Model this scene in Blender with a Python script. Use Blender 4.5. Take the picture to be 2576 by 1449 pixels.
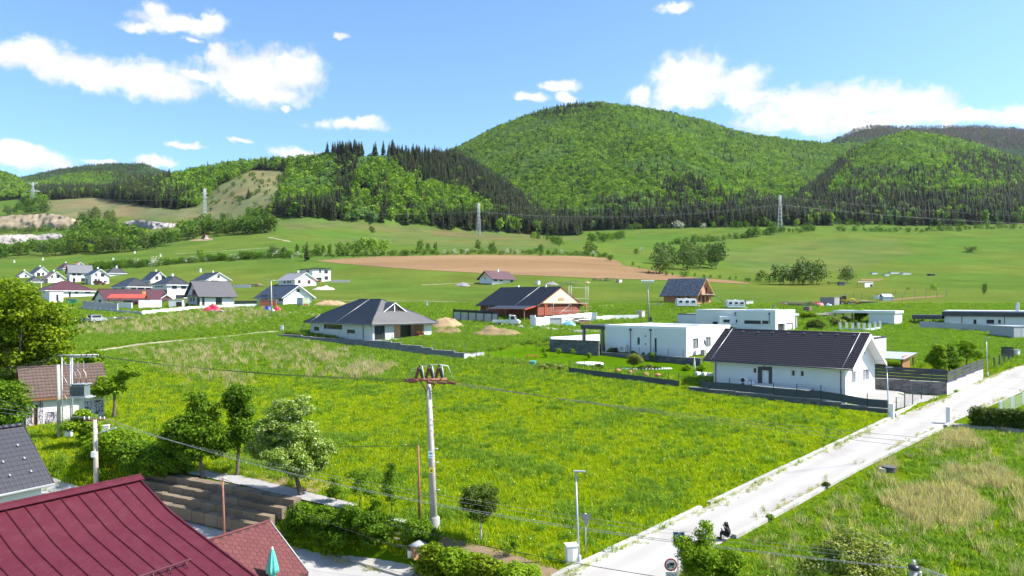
import bpy, math, random
import numpy as np
from mathutils import Vector, Matrix, noise as mnoise
R = math.radians
for o in list(bpy.data.objects): bpy.data.objects.remove(o)
SC = bpy.context.scene
COL = SC.collection
# ------------------------------------------------------------------ camera
# F = focal length and (CX, YH) = principal column / horizon row, on a 2576 x 1449 reading of the view
F, CX, CY, YH, CAMZ = 1819.0, 1288.0, 724.5, 755.0, 16.93
cd = bpy.data.cameras.new('camera'); cam = bpy.data.objects.new('camera', cd); COL.objects.link(cam)
cam.location = (0, 0, CAMZ); cam.rotation_euler = (R(90), 0, 0)
cd.sensor_width = 36; cd.lens = 36 * F / 2576; cd.shift_y = -(CY - YH) / 2576
cd.clip_start = 0.5; cd.clip_end = 20000
SC.camera = cam
# ------------------------------------------------------------------ light
SUN_EL, SUN_AZ = 50.0, 95.0          # azimuth clockwise from +Y (view direction): the sun stands to the right
sd = bpy.data.lights.new('sun', 'SUN'); sun = bpy.data.objects.new('sun', sd); COL.objects.link(sun)
sd.energy = 4.4; sd.angle = R(0.53); sd.color = (1.0, 0.95, 0.87)
_d = Vector((math.sin(R(SUN_AZ)) * math.cos(R(SUN_EL)), math.cos(R(SUN_AZ)) * math.cos(R(SUN_EL)), math.sin(R(SUN_EL))))
sun.rotation_euler = _d.to_track_quat('Z', 'Y').to_euler(); sun.location = (60, 0, 90)
SC.view_settings.view_transform = 'Standard'; SC.view_settings.look = 'None'
SC.view_settings.gamma = 1; SC.view_settings.use_curve_mapping = False
SC.view_settings.exposure = 1.36
SC.cycles.max_bounces = 6; SC.cycles.transparent_max_bounces = 8
SC.cycles.use_denoising = True; SC.cycles.diffuse_bounces = 2; SC.cycles.adaptive_threshold = 0.035; SC.cycles.volume_bounces = 0

class NT:
 """tiny node-tree writer"""
 def __init__(s, t): s.t = t; t.nodes.clear()
 def n(s, kind, _props=None, **inp):
  nd = s.t.nodes.new('ShaderNode' + kind)
  for k, v in (_props or {}).items(): setattr(nd, k, v)
  for k, v in inp.items():
   key = int(k[1:]) if k[0] == 'i' and k[1:].isdigit() else k.replace('_', ' ')
   so = nd.inputs[key]
   if isinstance(v, bpy.types.NodeSocket): s.t.links.new(v, so)
   else: so.default_value = v
  return nd
 def m(s, op, a, b=None, c=None, clamp=False):
  nd = s.t.nodes.new('ShaderNodeMath'); nd.operation = op; nd.use_clamp = clamp
  for i, v in enumerate((a, b, c)):
   if v is None: continue
   if isinstance(v, bpy.types.NodeSocket): s.t.links.new(v, nd.inputs[i])
   else: nd.inputs[i].default_value = v
  return nd.outputs[0]
 def v(s, op, a, b=None):
  nd = s.t.nodes.new('ShaderNodeVectorMath'); nd.operation = op
  for i, v in enumerate((a, b)):
   if v is None: continue
   if isinstance(v, bpy.types.NodeSocket): s.t.links.new(v, nd.inputs[i])
   else: nd.inputs[i].default_value = v
  return nd.outputs['Value' if op in ('LENGTH', 'DOT_PRODUCT', 'DISTANCE') else 'Vector']
 def ramp(s, fac, stops):
  nd = s.t.nodes.new('ShaderNodeValToRGB'); s.t.links.new(fac, nd.inputs[0])
  e = nd.color_ramp.elements
  while len(e) < len(stops): e.new(0.5)
  for el, (p, c) in zip(e, stops):
   el.position = p; el.color = (c, c, c, 1) if isinstance(c, (int, float)) else (*c, 1)
  return nd.outputs[0]
 def mix(s, fac, a, b, blend='MIX'):
  nd = s.t.nodes.new('ShaderNodeMix'); nd.data_type = 'RGBA'; nd.blend_type = blend
  for i, v in ((0, fac), (6, a), (7, b)):
   if isinstance(v, bpy.types.NodeSocket): s.t.links.new(v, nd.inputs[i])
   else: nd.inputs[i].default_value = (v if i == 0 else (*v, 1) if len(v) == 3 else v)
  return nd.outputs[2]

# ------------------------------------------------------------------ sky with cumulus clouds
def build_world():
 w = bpy.data.worlds.new('World'); SC.world = w; w.use_nodes = True; w.cycles.sampling_method = 'MANUAL'; w.cycles.sample_map_resolution = 256
 t = NT(w.node_tree)
 sky = t.n('TexSky', dict(sky_type='NISHITA', sun_disc=False, sun_elevation=R(SUN_EL), sun_rotation=R(SUN_AZ),
 altitude=400, air_density=1.0, dust_density=1.6, ozone_density=1.6))
 skyc = t.mix(1.0, sky.outputs[0], (0.80, 1.06, 1.24), 'MULTIPLY')
 d = t.n('TexCoord').outputs['Generated']
 sp = t.n('SeparateXYZ', Vector=d)
 x, y, z = sp.outputs
 az = t.m('ARCTAN2', x, y); el = t.m('ARCSINE', z)
 p = t.n('CombineXYZ', X=az, Y=el, Z=0.0).outputs[0]
 n1 = t.n('TexNoise', Vector=p, Scale=15.0, Detail=8.0, Roughness=0.66)
 n2 = t.n('TexNoise', Vector=p, Scale=46.0, Detail=5.0, Roughness=0.6)
 off = t.v('MULTIPLY', t.v('SUBTRACT', n1.outputs['Color'], (0.5, 0.5, 0.5)), (0.06, 0.04, 0.0))
 q = t.v('ADD', p, off)
 # centre and half size of every cumulus lobe, read on the same 2576-wide view and turned into angles
 lobes = [(395, 30, 34, 24), (440, 62, 95, 22), (530, 62, 40, 26), (350, 70, 60, 14),
 (20, 140, 70, 36), (110, 150, 70, 42), (230, 178, 120, 42), (360, 200, 130, 46), (440, 215, 60, 30),
 (560, 150, 40, 26), (640, 190, 110, 62), (740, 180, 80, 50), (660, 225, 110, 26), (500, 195, 40, 12),
 (890, 313, 80, 15), (925, 303, 35, 12), (1410, 213, 52, 14), (1330, 248, 50, 13), (1422, 245, 26, 14),
 (1605, 240, 34, 28), (1755, 200, 100, 60), (1850, 205, 76, 42), (1720, 245, 95, 30), (1880, 250, 60, 25),
 (2000, 265, 130, 42), (2150, 262, 165, 46), (2290, 265, 100, 42), (1990, 305, 130, 30), (2180, 310, 160, 30),
 (2350, 285, 70, 22), (2440, 295, 80, 14), (2560, 285, 60, 22), (1690, 18, 48, 13), (862, 98, 18, 9),
 (60, 400, 110, 26), (30, 372, 80, 16), (470, 367, 45, 9), (390, 408, 50, 14), (740, 384, 60, 16),
 (600, 345, 36, 6), (725, 265, 16, 8), (480, 102, 26, 7), (250, 400, 40, 8)]
 acc = None
 for (px, py, rx, ry) in lobes:
  a = math.atan((px - CX) / F); e = math.atan((YH - py) / F * math.cos(a))
  k = math.cos(a) / F
  dd = t.v('MULTIPLY', t.v('SUBTRACT', q, (a, e, 0)), (0.87 / (rx * k), 0.85 / (ry * k), 0))
  m = t.m('SUBTRACT', 1.0, t.v('LENGTH', dd))
  acc = m if acc is None else t.m('SMOOTH_MAX', acc, m, 0.22)
 # the same fair-weather cumulus carries on round the rest of the sky
 ns = t.n('TexNoise', Vector=t.v('MULTIPLY', p, (1.0, 2.2, 1.0)), Scale=3.1, Detail=6.0, Roughness=0.55)
 side = t.m('SUBTRACT', t.m('ABSOLUTE', az), 0.78, clamp=True)
 rest = t.m('MULTIPLY', t.m('SUBTRACT', ns.outputs[0], 0.57), t.m('MULTIPLY', t.m('MINIMUM', t.m('MULTIPLY', side, 5.0), 1.0), 6.0))
 acc = t.m('MAXIMUM', acc, t.m('ADD', rest, t.m('MULTIPLY', t.m('SUBTRACT', t.m('MINIMUM', t.m('MULTIPLY', side, 5.0), 1.0), 1.0), 3.0)))
 det = t.m('MULTIPLY', t.m('SUBTRACT', n2.outputs[0], 0.5), 1.1)
 det1 = t.m('MULTIPLY', t.m('SUBTRACT', n1.outputs[0], 0.5), 1.3)
 dens = t.m('ADD', acc, t.m('ADD', det, det1))
 mr = t.n('MapRange', dict(interpolation_type='SMOOTHSTEP'), Value=dens, From_Min=-0.12, From_Max=0.6)
 shade = t.n('TexNoise', Vector=t.v('MULTIPLY', q, (1, 2.2, 1)), Scale=11.0, Detail=6.0, Roughness=0.6)
 cc = t.mix(t.ramp(shade.outputs[0], [(0.36, 0.0), (0.6, 1.0)]), (4.1, 4.2, 4.6), (5.4, 5.4, 5.45))
 final = t.mix(t.m('MULTIPLY', mr.outputs[0], 0.97), skyc, cc)
 bg = t.n('Background', Color=final, Strength=0.085)
 out = t.n('OutputWorld'); w.node_tree.links.new(bg.outputs[0], out.inputs[0])
build_world()
# ------------------------------------------------------------------ mesh + object helpers
class MB:
 """collects geometry; build() links it as ONE mesh object"""
 def __init__(s): s.v = []; s.f = []; s.mi = []; s.k = 0; s.sm = []
 def add(s, vs, fs, m=0, smooth=False):
  b = len(s.v); s.v += [tuple(p) for p in vs]
  s.f += [tuple(i + b for i in f) for f in fs]; s.mi += [m] * len(fs); s.sm += [smooth] * len(fs)
  return s
 def box(s, c, d, m=0, rz=0.0, ry=0.0, rx=0.0):
  x, y, z = d[0] / 2, d[1] / 2, d[2] / 2
  vs = [Vector((i * x, j * y, k * z)) for k in (-1, 1) for j in (-1, 1) for i in (-1, 1)]
  if rz or ry or rx:
   M = Matrix.Rotation(rz, 3, 'Z') @ Matrix.Rotation(ry, 3, 'Y') @ Matrix.Rotation(rx, 3, 'X')
   vs = [M @ v for v in vs]
  return s.add([(v.x + c[0], v.y + c[1], v.z + c[2]) for v in vs],
 [(0, 2, 3, 1), (4, 5, 7, 6), (0, 1, 5, 4), (2, 6, 7, 3), (0, 4, 6, 2), (1, 3, 7, 5)], m)
 def bx(s, x0, x1, y0, y1, z0, z1, m=0):
  return s.box(((x0 + x1) / 2, (y0 + y1) / 2, (z0 + z1) / 2), (abs(x1 - x0), abs(y1 - y0), abs(z1 - z0)), m)
 def slab(s, pts, t, m=0, me=None):
  """polygon (ccw from above) given a thickness t straight down"""
  n = len(pts); me = m if me is None else me
  vs = list(pts) + [(p[0], p[1], p[2] - t) for p in pts]
  s.add(vs, [tuple(range(n))], m)
  b = len(s.v) - 2 * n
  fs = [tuple(range(2 * n - 1, n - 1, -1))] + [(i, i + n, (i + 1) % n + n, (i + 1) % n) for i in range(n)]
  s.f += [tuple(i + b for i in f) for f in fs]; s.mi += [me] * len(fs); s.sm += [False] * len(fs)
  return s
 def prism(s, poly, z0, z1, m=0):
  n = len(poly)
  return s.add([(p[0], p[1], z0) for p in poly] + [(p[0], p[1], z1) for p in poly],
 [tuple(range(n - 1, -1, -1)), tuple(range(n, 2 * n))] + [(i, (i + 1) % n, (i + 1) % n + n, i + n) for i in range(n)], m)
 def tube(s, path, r, n=6, m=0, cap=True, smooth=True):
  path = [Vector(p) for p in path]; rs = r if isinstance(r, (list, tuple)) else [r] * len(path)
  vs = []
  for i, p in enumerate(path):
   t = (path[min(i + 1, len(path) - 1)] - path[max(i - 1, 0)])
   t = t.normalized() if t.length > 1e-9 else Vector((0, 0, 1))
   a = t.cross(Vector((0, 0, 1)) if abs(t.z) < 0.9 else Vector((1, 0, 0))).normalized(); b = t.cross(a)
   vs += [p + (a * math.cos(2 * math.pi * k / n) + b * math.sin(2 * math.pi * k / n)) * rs[i] for k in range(n)]
  fs = [(i * n + k, i * n + (k + 1) % n, (i + 1) * n + (k + 1) % n, (i + 1) * n + k) for i in range(len(path) - 1) for k in range(n)]
  fs = [f[::-1] for f in fs]
  s.add(vs, fs, m, smooth)
  if cap:
   b = len(s.v) - len(vs)
   s.f += [tuple(b + k for k in range(n)), tuple(b + len(vs) - 1 - k for k in range(n))]; s.mi += [m, m]; s.sm += [False, False]
  return s
 def lathe(s, prof, n=12, c=(0, 0, 0), m=0, smooth=True):
  vs = [(c[0] + r * math.cos(2 * math.pi * k / n), c[1] + r * math.sin(2 * math.pi * k / n), c[2] + z) for r, z in prof for k in range(n)]
  fs = [(i * n + k, i * n + (k + 1) % n, (i + 1) * n + (k + 1) % n, (i + 1) * n + k) for i in range(len(prof) - 1) for k in range(n)]
  s.add(vs, fs, m, smooth)
  return s.add([vs[k] for k in range(n)], [tuple(range(n - 1, -1, -1))], m).add(vs[-n:], [tuple(range(n))], m)
 def mesh(s, name, mats):
  me = bpy.data.meshes.new(name); me.from_pydata(s.v, [], s.f)
  for mt in (mats if isinstance(mats, (list, tuple)) else [mats]): me.materials.append(mt)
  if len(s.f):
   me.polygons.foreach_set('material_index', s.mi); me.polygons.foreach_set('use_smooth', s.sm)
  me.update(); return me
 def build(s, name, mats, parent=None, loc=None, rz=0.0, **tags):
  return link(name, s.mesh(name, mats), parent, loc, rz, **tags)

def link(name, data, parent=None, loc=None, rz=0.0, label=None, cat=None, group=None, kind=None):
 o = bpy.data.objects.new(name, data); COL.objects.link(o)
 if parent: o.parent = parent
 if loc is not None: o.location = loc
 if rz: o.rotation_euler.z = rz
 if label: o['label'] = label
 if cat: o['category'] = cat
 if group: o['group'] = group
 if kind: o['kind'] = kind
 return o
def thing(name, label, cat, loc=(0, 0, 0), rz=0.0, group=None):
 return link(name, None, None, loc, rz, label, cat, group)
def copy_tree(o, parent=None, loc=None, rz=None, scale=None, label=None):
 c = o.copy(); COL.objects.link(c); c.parent = parent
 if loc is not None: c.location = loc
 if rz is not None: c.rotation_euler.z = rz
 if scale is not None: c.scale = scale if isinstance(scale, tuple) else (scale,) * 3
 if label: c['label'] = label
 for ch in KIDS.get(o.name) or [k for k in o.children]: copy_tree(ch, c)
 return c
KIDS = {}

# ------------------------------------------------------------------ terrain height
XK = np.array([-900, 0, 230, 450, 690, 930, 1200, 1450, 1650, 1850, 2050, 2300, 2576, 3500.])
LEV = {  # distance : image row of the valley floor at each column of XK
 430: [690, 685, 676, 661, 649, 644, 639, 642, 656, 672, 678, 672, 672, 676],
 600: [652, 650, 636, 611, 590, 612, 613, 616, 619, 620, 620, 614, 614, 618],
 800: [594, 592, 577, 556, 557, 566, 590, 590, 583, 578, 575, 572, 570, 576],
 1000: [535, 532, 512, 517, 540, 556, 582, 582, 575, 570, 566, 564, 562, 566],
 1400: [500, 500, 490, 520, 545, 556, 578, 578, 572, 568, 564, 562, 560, 560],
 4500: [560, 560, 560, 560, 560, 560, 575, 575, 570, 566, 562, 560, 560, 560]}
SLOPE = (YH - 620.0) / F
XF = np.linspace(-900, 3500, 441); YF = np.concatenate([np.linspace(0, 400, 81)[:-1], np.geomspace(400, 5200, 140)])
def _table():
 lv = [0, 150, 300] + sorted(LEV); zs = []
 for L in lv:
  zs.append(np.full(len(XF), SLOPE * L) if L <= 300 else CAMZ + (YH - np.interp(XF, XK, LEV[L])) * L / F)
 zs = np.array(zs); ker = np.hanning(23); ker /= ker.sum()
 zs = np.array([np.convolve(np.pad(r, 11, mode='edge'), ker, 'valid') for r in zs])
 lv = np.array(lv, float); T = np.empty((len(YF), len(XF)))
 d = np.gradient(zs, lv, axis=0)                      # smooth (hermite) in distance
 for i, Y in enumerate(YF):
  k = min(max(np.searchsorted(lv, Y) - 1, 0), len(lv) - 2); h = lv[k + 1] - lv[k]; t = min((Y - lv[k]) / h, 1.0)
  T[i] = (2*t**3 - 3*t*t + 1) * zs[k] + (t**3 - 2*t*t + t) * h * d[k] + (-2*t**3 + 3*t*t) * zs[k+1] + (t**3 - t*t) * h * d[k+1]
 T[YF <= 290] = SLOPE * YF[YF <= 290][:, None]
 return T
TAB = _table()
def _bil(px, Y):
 a = np.clip((px - XF[0]) / (XF[1] - XF[0]), 0, len(XF) - 1.001); i = a.astype(int); fa = a - i
 j = np.clip(np.searchsorted(YF, Y) - 1, 0, len(YF) - 2); fb = np.clip((Y - YF[j]) / (YF[j + 1] - YF[j]), 0, 1)
 return (TAB[j, i] * (1 - fa) + TAB[j, i + 1] * fa) * (1 - fb) + (TAB[j + 1, i] * (1 - fa) + TAB[j + 1, i + 1] * fa) * fb
# hill layers: column knots, ridge row, ridge distance, foot distance, profile power, back slope
HILLS = [
 dict(x=[-900, -300, 0, 60, 100], y=[420, 425, 438, 462, 480], r=[1900]*5, f=[1300]*5, p=1.0, b=0.3),
 dict(x=[-900, -50, 60, 150, 230, 300, 360, 400, 480, 560], y=[470, 462, 455, 432, 424, 418, 422, 438, 455, 470], r=[2700]*10, f=[1500]*10, p=1.0, b=0.2),
 dict(x=[60, 130, 250, 380, 480, 600, 690, 740, 800, 900, 960, 1000, 1060, 1120, 1160, 1200, 1280, 1350, 1400, 1460],
         y=[560, 528, 500, 466, 444, 420, 414, 414, 406, 401, 402, 397, 392, 402, 412, 440, 488, 546, 578, 600],
         r=[1150, 1150, 1180, 1200, 1200, 1150, 1080, 1050, 1020, 1000, 1000, 1020, 1060, 1100, 1120, 1100, 1060, 1000, 960, 940],
         f=[1040, 1010, 930, 860, 840, 800, 770, 760, 755, 770, 780, 800, 800, 805, 810, 815, 820, 830, 830, 830], p=0.9, b=0.25),
 dict(x=[900, 1050, 1165, 1250, 1350, 1430, 1500, 1600, 1700, 1800, 1900, 2000, 2080, 2200, 2350, 2600],
         y=[480, 420, 374, 326, 293, 275, 268, 277, 296, 322, 350, 363, 368, 372, 400, 430],
         r=[1800, 1850, 1900, 1900, 1900, 1900, 1900, 1900, 1900, 1950, 2000, 2050, 2100, 2100, 2100, 2100],
         f=[1000, 1000, 960, 940, 920, 900, 890, 870, 860, 870, 950, 1050, 1150, 1200, 1200, 1200], p=1.08, b=0.4),
 dict(x=[1480, 1560, 1640, 1720, 1800, 1880, 1950, 2000, 2035, 2060, 2090], y=[420, 360, 345, 352, 382, 424, 462, 487, 508, 540, 580],
         r=[1500, 1500, 1480, 1450, 1400, 1330, 1240, 1150, 1070, 1000, 960], f=[900, 890, 880, 870, 862, 856, 850, 845, 840, 835, 830], p=0.95, b=0.3),
 dict(x=[1960, 2010, 2050, 2100, 2150, 2230, 2300, 2370, 2450, 2520, 2576, 2700, 3000, 3500],
         y=[575, 510, 470, 425, 392, 352, 343, 352, 371, 398, 420, 440, 430, 440],
         r=[1100, 1250, 1350, 1430, 1480, 1520, 1550, 1550, 1550, 1550, 1550, 1550, 1550, 1550], f=[880, 880, 876, 872, 868, 860, 856, 856, 856, 856, 860, 870, 880, 880], p=0.95, b=0.4),
 dict(x=[1900, 2070, 2150, 2200, 2300, 2450, 2576, 2800, 3200, 3500], y=[430, 372, 328, 321, 322, 318, 327, 330, 350, 370], r=[3300]*10, f=[2100]*10, p=1.0, b=0.3),
]
def seg_dist(X, Y, P):
 """distance to a polyline and the side (+ = left of its direction)"""
 best = np.full(np.shape(X), 1e9); side = np.ones(np.shape(X)); par = np.zeros(np.shape(X)); acc = 0.0
 for (x0, y0), (x1, y1) in zip(P[:-1], P[1:]):
  dx, dy = x1 - x0, y1 - y0; L = math.hypot(dx, dy)
  t = np.clip(((X - x0) * dx + (Y - y0) * dy) / (L * L), 0, 1)
  d = np.hypot(X - x0 - t * dx, Y - y0 - t * dy); cr = dx * (Y - y0) - dy * (X - x0)
  m = d < best
  best = np.where(m, d, best); side = np.where(m, np.sign(cr), side); par = np.where(m, acc + t * L, par); acc += L
 return best, side, par
def plane(px, py, drop=0.0):
 Y = (CAMZ + drop) * F / (py - 620.0); return ((px - CX) / F * Y, Y)
BANK = [(-90, 52)] + [plane(*p) for p in ((-200, 1130), (0, 1142), (130, 1155), (300, 1172), (480, 1196), (760, 1256), (1000, 1318), (1120, 1352), (1300, 1400), (1440, 1440))] + [(5.5, 33.0), (9, 20), (12, 0), (14, -60)]
def sst(a, b, x):
 t = np.clip((x - a) / (b - a), 0, 1); return t * t * (3 - 2 * t)
def bank_drop(X, Y):
 d, s, par = seg_dist(X, Y, BANK); d = d * s          # the lower village road lies to the right-hand side of the line
 dr = 2.0 - 1.7 * sst(-12, 4.5, X)
 return dr * sst(0.0, 2.4, -d) * (np.asarray(Y) < 75)
PLOTS = []   # (world polygon, height) of levelled building plots behind retaining walls
def hgt(X, Y, bank=True):
 X = np.asarray(X, float); Y = np.asarray(Y, float)
 Yc = np.maximum(Y, 1.0); px = CX + F * X / Yc
 far = Y > 290
 z = np.where(far, _bil(np.where(far, px, CX), np.maximum(Y, 290)), SLOPE * Y)
 if far.any():
  pxn = px + 16 * np.sin(Y / 97.0 + X / 160.0) + 9 * np.sin(X / 61.0 - Y / 73.0)
  for h in HILLS:
   hx = np.array(h['x'], float)
   yr = np.interp(px, hx, h['y']); r = np.interp(px, hx, h['r']); f = np.interp(px, hx, h['f'])
   rr = r + 0.05 * r * np.sin(pxn / 90.0); rr = np.maximum(rr, f + 60)
   zr = CAMZ + (YH - yr) * rr / F
   zf = _bil(px, np.minimum(f, 4500)) if np.ndim(px) else _bil(np.array([px]), np.array([f]))[0]
   t = np.clip((Y - f) / (rr - f), 0, 1)
   up = zf + (zr - zf) * np.power(t, h['p']) + 10 * np.sin(pxn / 47.0 + Y / 140.0) * t * (1 - t) * 2
   dn = zr - (Y - rr) * h['b']
   zz = np.where(Y < rr, up, dn)
   inside = (Y > f) & (px > hx[0]) & (px < hx[-1])
   edge = np.minimum(np.clip((px - hx[0]) / 60, 0, 1) if hx[0] > -800 else 1, np.clip((hx[-1] - px) / 60, 0, 1) if hx[-1] < 3400 else 1)
   z = np.where(inside & (zz * edge + z * (1 - edge) > z), zz * edge + z * (1 - edge), z)
  nz = 2.2 * np.sin(X / 83.0 + 1.3) * np.sin(Y / 71.0) + 1.2 * np.sin(X / 37.0 + Y / 53.0)
  z = z + nz * sst(330, 700, Y)
 if bank and (np.min(Y) < 75): z = z - bank_drop(X, Y)
 for poly, up in PLOTS: z = z + up * inpoly(X, Y, poly)
 return z
def hg(x, y): return float(hgt(np.array([x]), np.array([y]))[0])
_YS = np.concatenate([np.arange(14, 330, 0.5), np.geomspace(330, 4200, 1400)])
def G(px, py, ymin=14, dz=0.0):
 """the ground point seen at an image position"""
 Ys = _YS[_YS >= ymin]; X = (px - CX) / F * Ys
 ray = CAMZ + (YH - py) / F * Ys; g = hgt(X, Ys) + dz
 k = int(np.argmax(g >= ray))
 if g[k] < ray[k]: k = len(Ys) - 1
 if k > 0:
  a, b = ray[k - 1] - g[k - 1], g[k] - ray[k]; t = a / (a + b + 1e-9); Y = Ys[k - 1] + t * (Ys[k] - Ys[k - 1])
 else: Y = Ys[0]
 X = (px - CX) / F * Y
 return Vector((X, Y, hg(X, Y)))
def W(px, py, Y): return Vector(((px - CX) / F * Y, Y, CAMZ + (YH - py) / F * Y))
def proj(p): return (CX + F * p[0] / p[1], YH - F * (p[2] - CAMZ) / p[1])
def inpoly(px, py, poly):
 r = np.zeros(np.shape(px), bool); n = len(poly)
 for i in range(n):
  (x0, y0), (x1, y1) = poly[i], poly[(i + 1) % n]
  if y0 == y1: continue
  c = ((y0 > py) != (y1 > py)) & (px < (x1 - x0) * (py - y0) / (y1 - y0) + x0)
  r ^= c
 return r

def c1(x, y): return (1738.8 + .2 * x, 805 + .2 * y)
def c2(x, y): return (1352.4 + .2 * x, 759.9 + .2 * y)
def c3(x, y): return (708.4 + .2 * x, 727.7 + .2 * y)
def c4(x, y): return (1120.6 + .2 * x, 663.3 + .2 * y)
def c5(x, y): return (1610 + .2 * x, 676.2 + .2 * y)
def c6(x, y): return (2060.8 + .2 * x, 721.3 + .2 * y)
def cA(x, y): return (.2657 * x, 644 + .2657 * y)
def cB(x, y): return (322 + .2657 * x, 644 + .2657 * y)
def cC(x, y): return (.3538 * x, 869.4 + .3538 * y)
def cD(x, y): return (.3777 * x, 901.6 + .3777 * y)          # lower left
def cE(x, y): return (515.2 + .3777 * x, 901.6 + .3777 * y)  # lower middle
YAW = R(46)
def _plot(p0, p1, depth, up, inset=0.9):
 """levelled ground behind the wall p0 -> p1 (image points, left to right), reaching depth metres up the slope"""
 a = Vector(plane(*p0)); b = Vector(plane(*p1)); d = (b - a).normalized(); n = Vector((-d.y, d.x))
 if n.y < 0: n = -n
 q = [a + n * inset, b + n * inset, b + n * depth, a + n * depth]
 PLOTS.append(([tuple(v) for v in q], up))
# ------------------------------------------------------------------ materials
MATS = {}
def M(name, col=(0.8, 0.8, 0.8), rough=0.8, var=0.12, scale=3.0, bump=0.0, bscale=30.0, metal=0.0, spec=0.5, dirt=None, dscale=0.6, damt=0.5, coat=0.0):
 if name in MATS: return MATS[name]
 m = bpy.data.materials.new(name); m.use_nodes = True; t = NT(m.node_tree)
 co = t.n('TexCoord').outputs['Object']
 n = t.n('TexNoise', Vector=co, Scale=scale, Detail=5.0, Roughness=0.6)
 f = t.m('MULTIPLY_ADD', n.outputs[0], 2 * var, 1 - var)
 c = t.mix(1.0, (*col, 1), t.n('CombineXYZ', X=f, Y=f, Z=f).outputs[0], 'MULTIPLY')
 if dirt:
  d = t.n('TexNoise', Vector=co, Scale=dscale, Detail=6.0, Roughness=0.65)
  c = t.mix(t.m('MULTIPLY', t.ramp(d.outputs[0], [(0.45, 0.0), (0.7, 1.0)]), damt), c, dirt)
 b = t.n('BsdfPrincipled', Base_Color=c, Roughness=rough, Metallic=metal)
 b.inputs['Specular IOR Level'].default_value = spec; b.inputs['Coat Weight'].default_value = coat
 if bump:
  bn = t.n('TexNoise', Vector=co, Scale=bscale, Detail=4.0)
  bp = t.n('Bump', Strength=bump, Distance=0.05, Height=bn.outputs[0]); m.node_tree.links.new(bp.outputs[0], b.inputs['Normal'])
 o = t.n('OutputMaterial'); m.node_tree.links.new(b.outputs[0], o.inputs[0])
 MATS[name] = m; return m
def leaf_mat(name, c0, c1, trans=0.35, inst=0.25, spot=None):
 """foliage: every leaf its own tone between c0 and c1, some light let through; spot = blossom colour"""
 if name in MATS: return MATS[name]
 m = bpy.data.materials.new(name); m.use_nodes = True; t = NT(m.node_tree)
 rnd = t.n('NewGeometry').outputs['Random Per Island']; oi = t.n('ObjectInfo').outputs['Random']
 c = t.mix(rnd, (*c0, 1), (*c1, 1))
 k = t.m('MULTIPLY_ADD', oi, 2 * inst, 1 - inst)
 c = t.mix(1.0, c, t.n('CombineXYZ', X=t.m('POWER', k, 1.4), Y=k, Z=k).outputs[0], 'MULTIPLY')
 if spot: c = t.mix(t.m('GREATER_THAN', t.m('FRACT', t.m('MULTIPLY', rnd, 7.31)), 1 - spot[0]), c, (*spot[1], 1))
 d = t.n('BsdfPrincipled', Base_Color=c, Roughness=0.6); d.inputs['Specular IOR Level'].default_value = 0.12
 tr = t.n('BsdfTranslucent', Color=t.mix(1.0, c, (1.05, 1.25, 0.45, 1), 'MULTIPLY'))
 mx = t.n('MixShader', i0=trans, i1=d.outputs[0], i2=tr.outputs[0])
 o = t.n('OutputMaterial'); m.node_tree.links.new(mx.outputs[0], o.inputs[0])
 MATS[name] = m; return m
def glass_mat():
 m = bpy.data.materials.new('window_glass'); m.use_nodes = True; t = NT(m.node_tree)
 b = t.n('BsdfPrincipled', Base_Color=(0.025, 0.03, 0.035, 1), Roughness=0.06)
 o = t.n('OutputMaterial'); m.node_tree.links.new(b.outputs[0], o.inputs[0]); return m
GLASS = glass_mat()
def ground_mat():
 m = bpy.data.materials.new('meadow'); m.use_nodes = True; t = NT(m.node_tree)
 z = t.n('Attribute', dict(attribute_name='zone')).outputs['Color']
 co = t.n('NewGeometry').outputs['Position']
 a = t.n('TexNoise', Vector=t.v('MULTIPLY', co, (1, 1, 0)), Scale=0.035, Detail=6.0, Roughness=0.62)
 b = t.n('TexNoise', Vector=t.v('MULTIPLY', co, (0.5, 1, 0)), Scale=0.9, Detail=6.0, Roughness=0.7)
 c = t.n('TexNoise', Vector=t.v('MULTIPLY', co, (1, 1, 0)), Scale=0.011, Detail=3.0)
 f = t.m('ADD', t.m('MULTIPLY_ADD', a.outputs[0], 1.0, 0.5), t.m('MULTIPLY_ADD', b.outputs[0], 0.8, -0.4))
 col = t.mix(1.0, z, t.n('CombineXYZ', X=f, Y=f, Z=f).outputs[0], 'MULTIPLY')
 w = t.ramp(c.outputs[0], [(0.4, (0.84, 1.0, 0.9)), (0.62, (1.18, 1.03, 1.0))])
 col = t.mix(1.0, t.mix(1.0, col, w, 'MULTIPLY'), (0.62, 0.62, 0.62, 1), 'MULTIPLY')
 p = t.n('BsdfPrincipled', Base_Color=col, Roughness=1.0); p.inputs['Specular IOR Level'].default_value = 0.0
 bp = t.n('Bump', Strength=0.5, Distance=0.25, Height=b.outputs[0]); m.node_tree.links.new(bp.outputs[0], p.inputs['Normal'])
 o = t.n('OutputMaterial'); m.node_tree.links.new(p.outputs[0], o.inputs[0]); return m
_plot(c3(-60, 590), c3(2300, 885), 30, 0.7)
_plot(c2(800, 660), c2(2050, 800), 26, 0.9)
_plot(c1(-40, 870), c1(2470, 1165), 20, 0.2)
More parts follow.
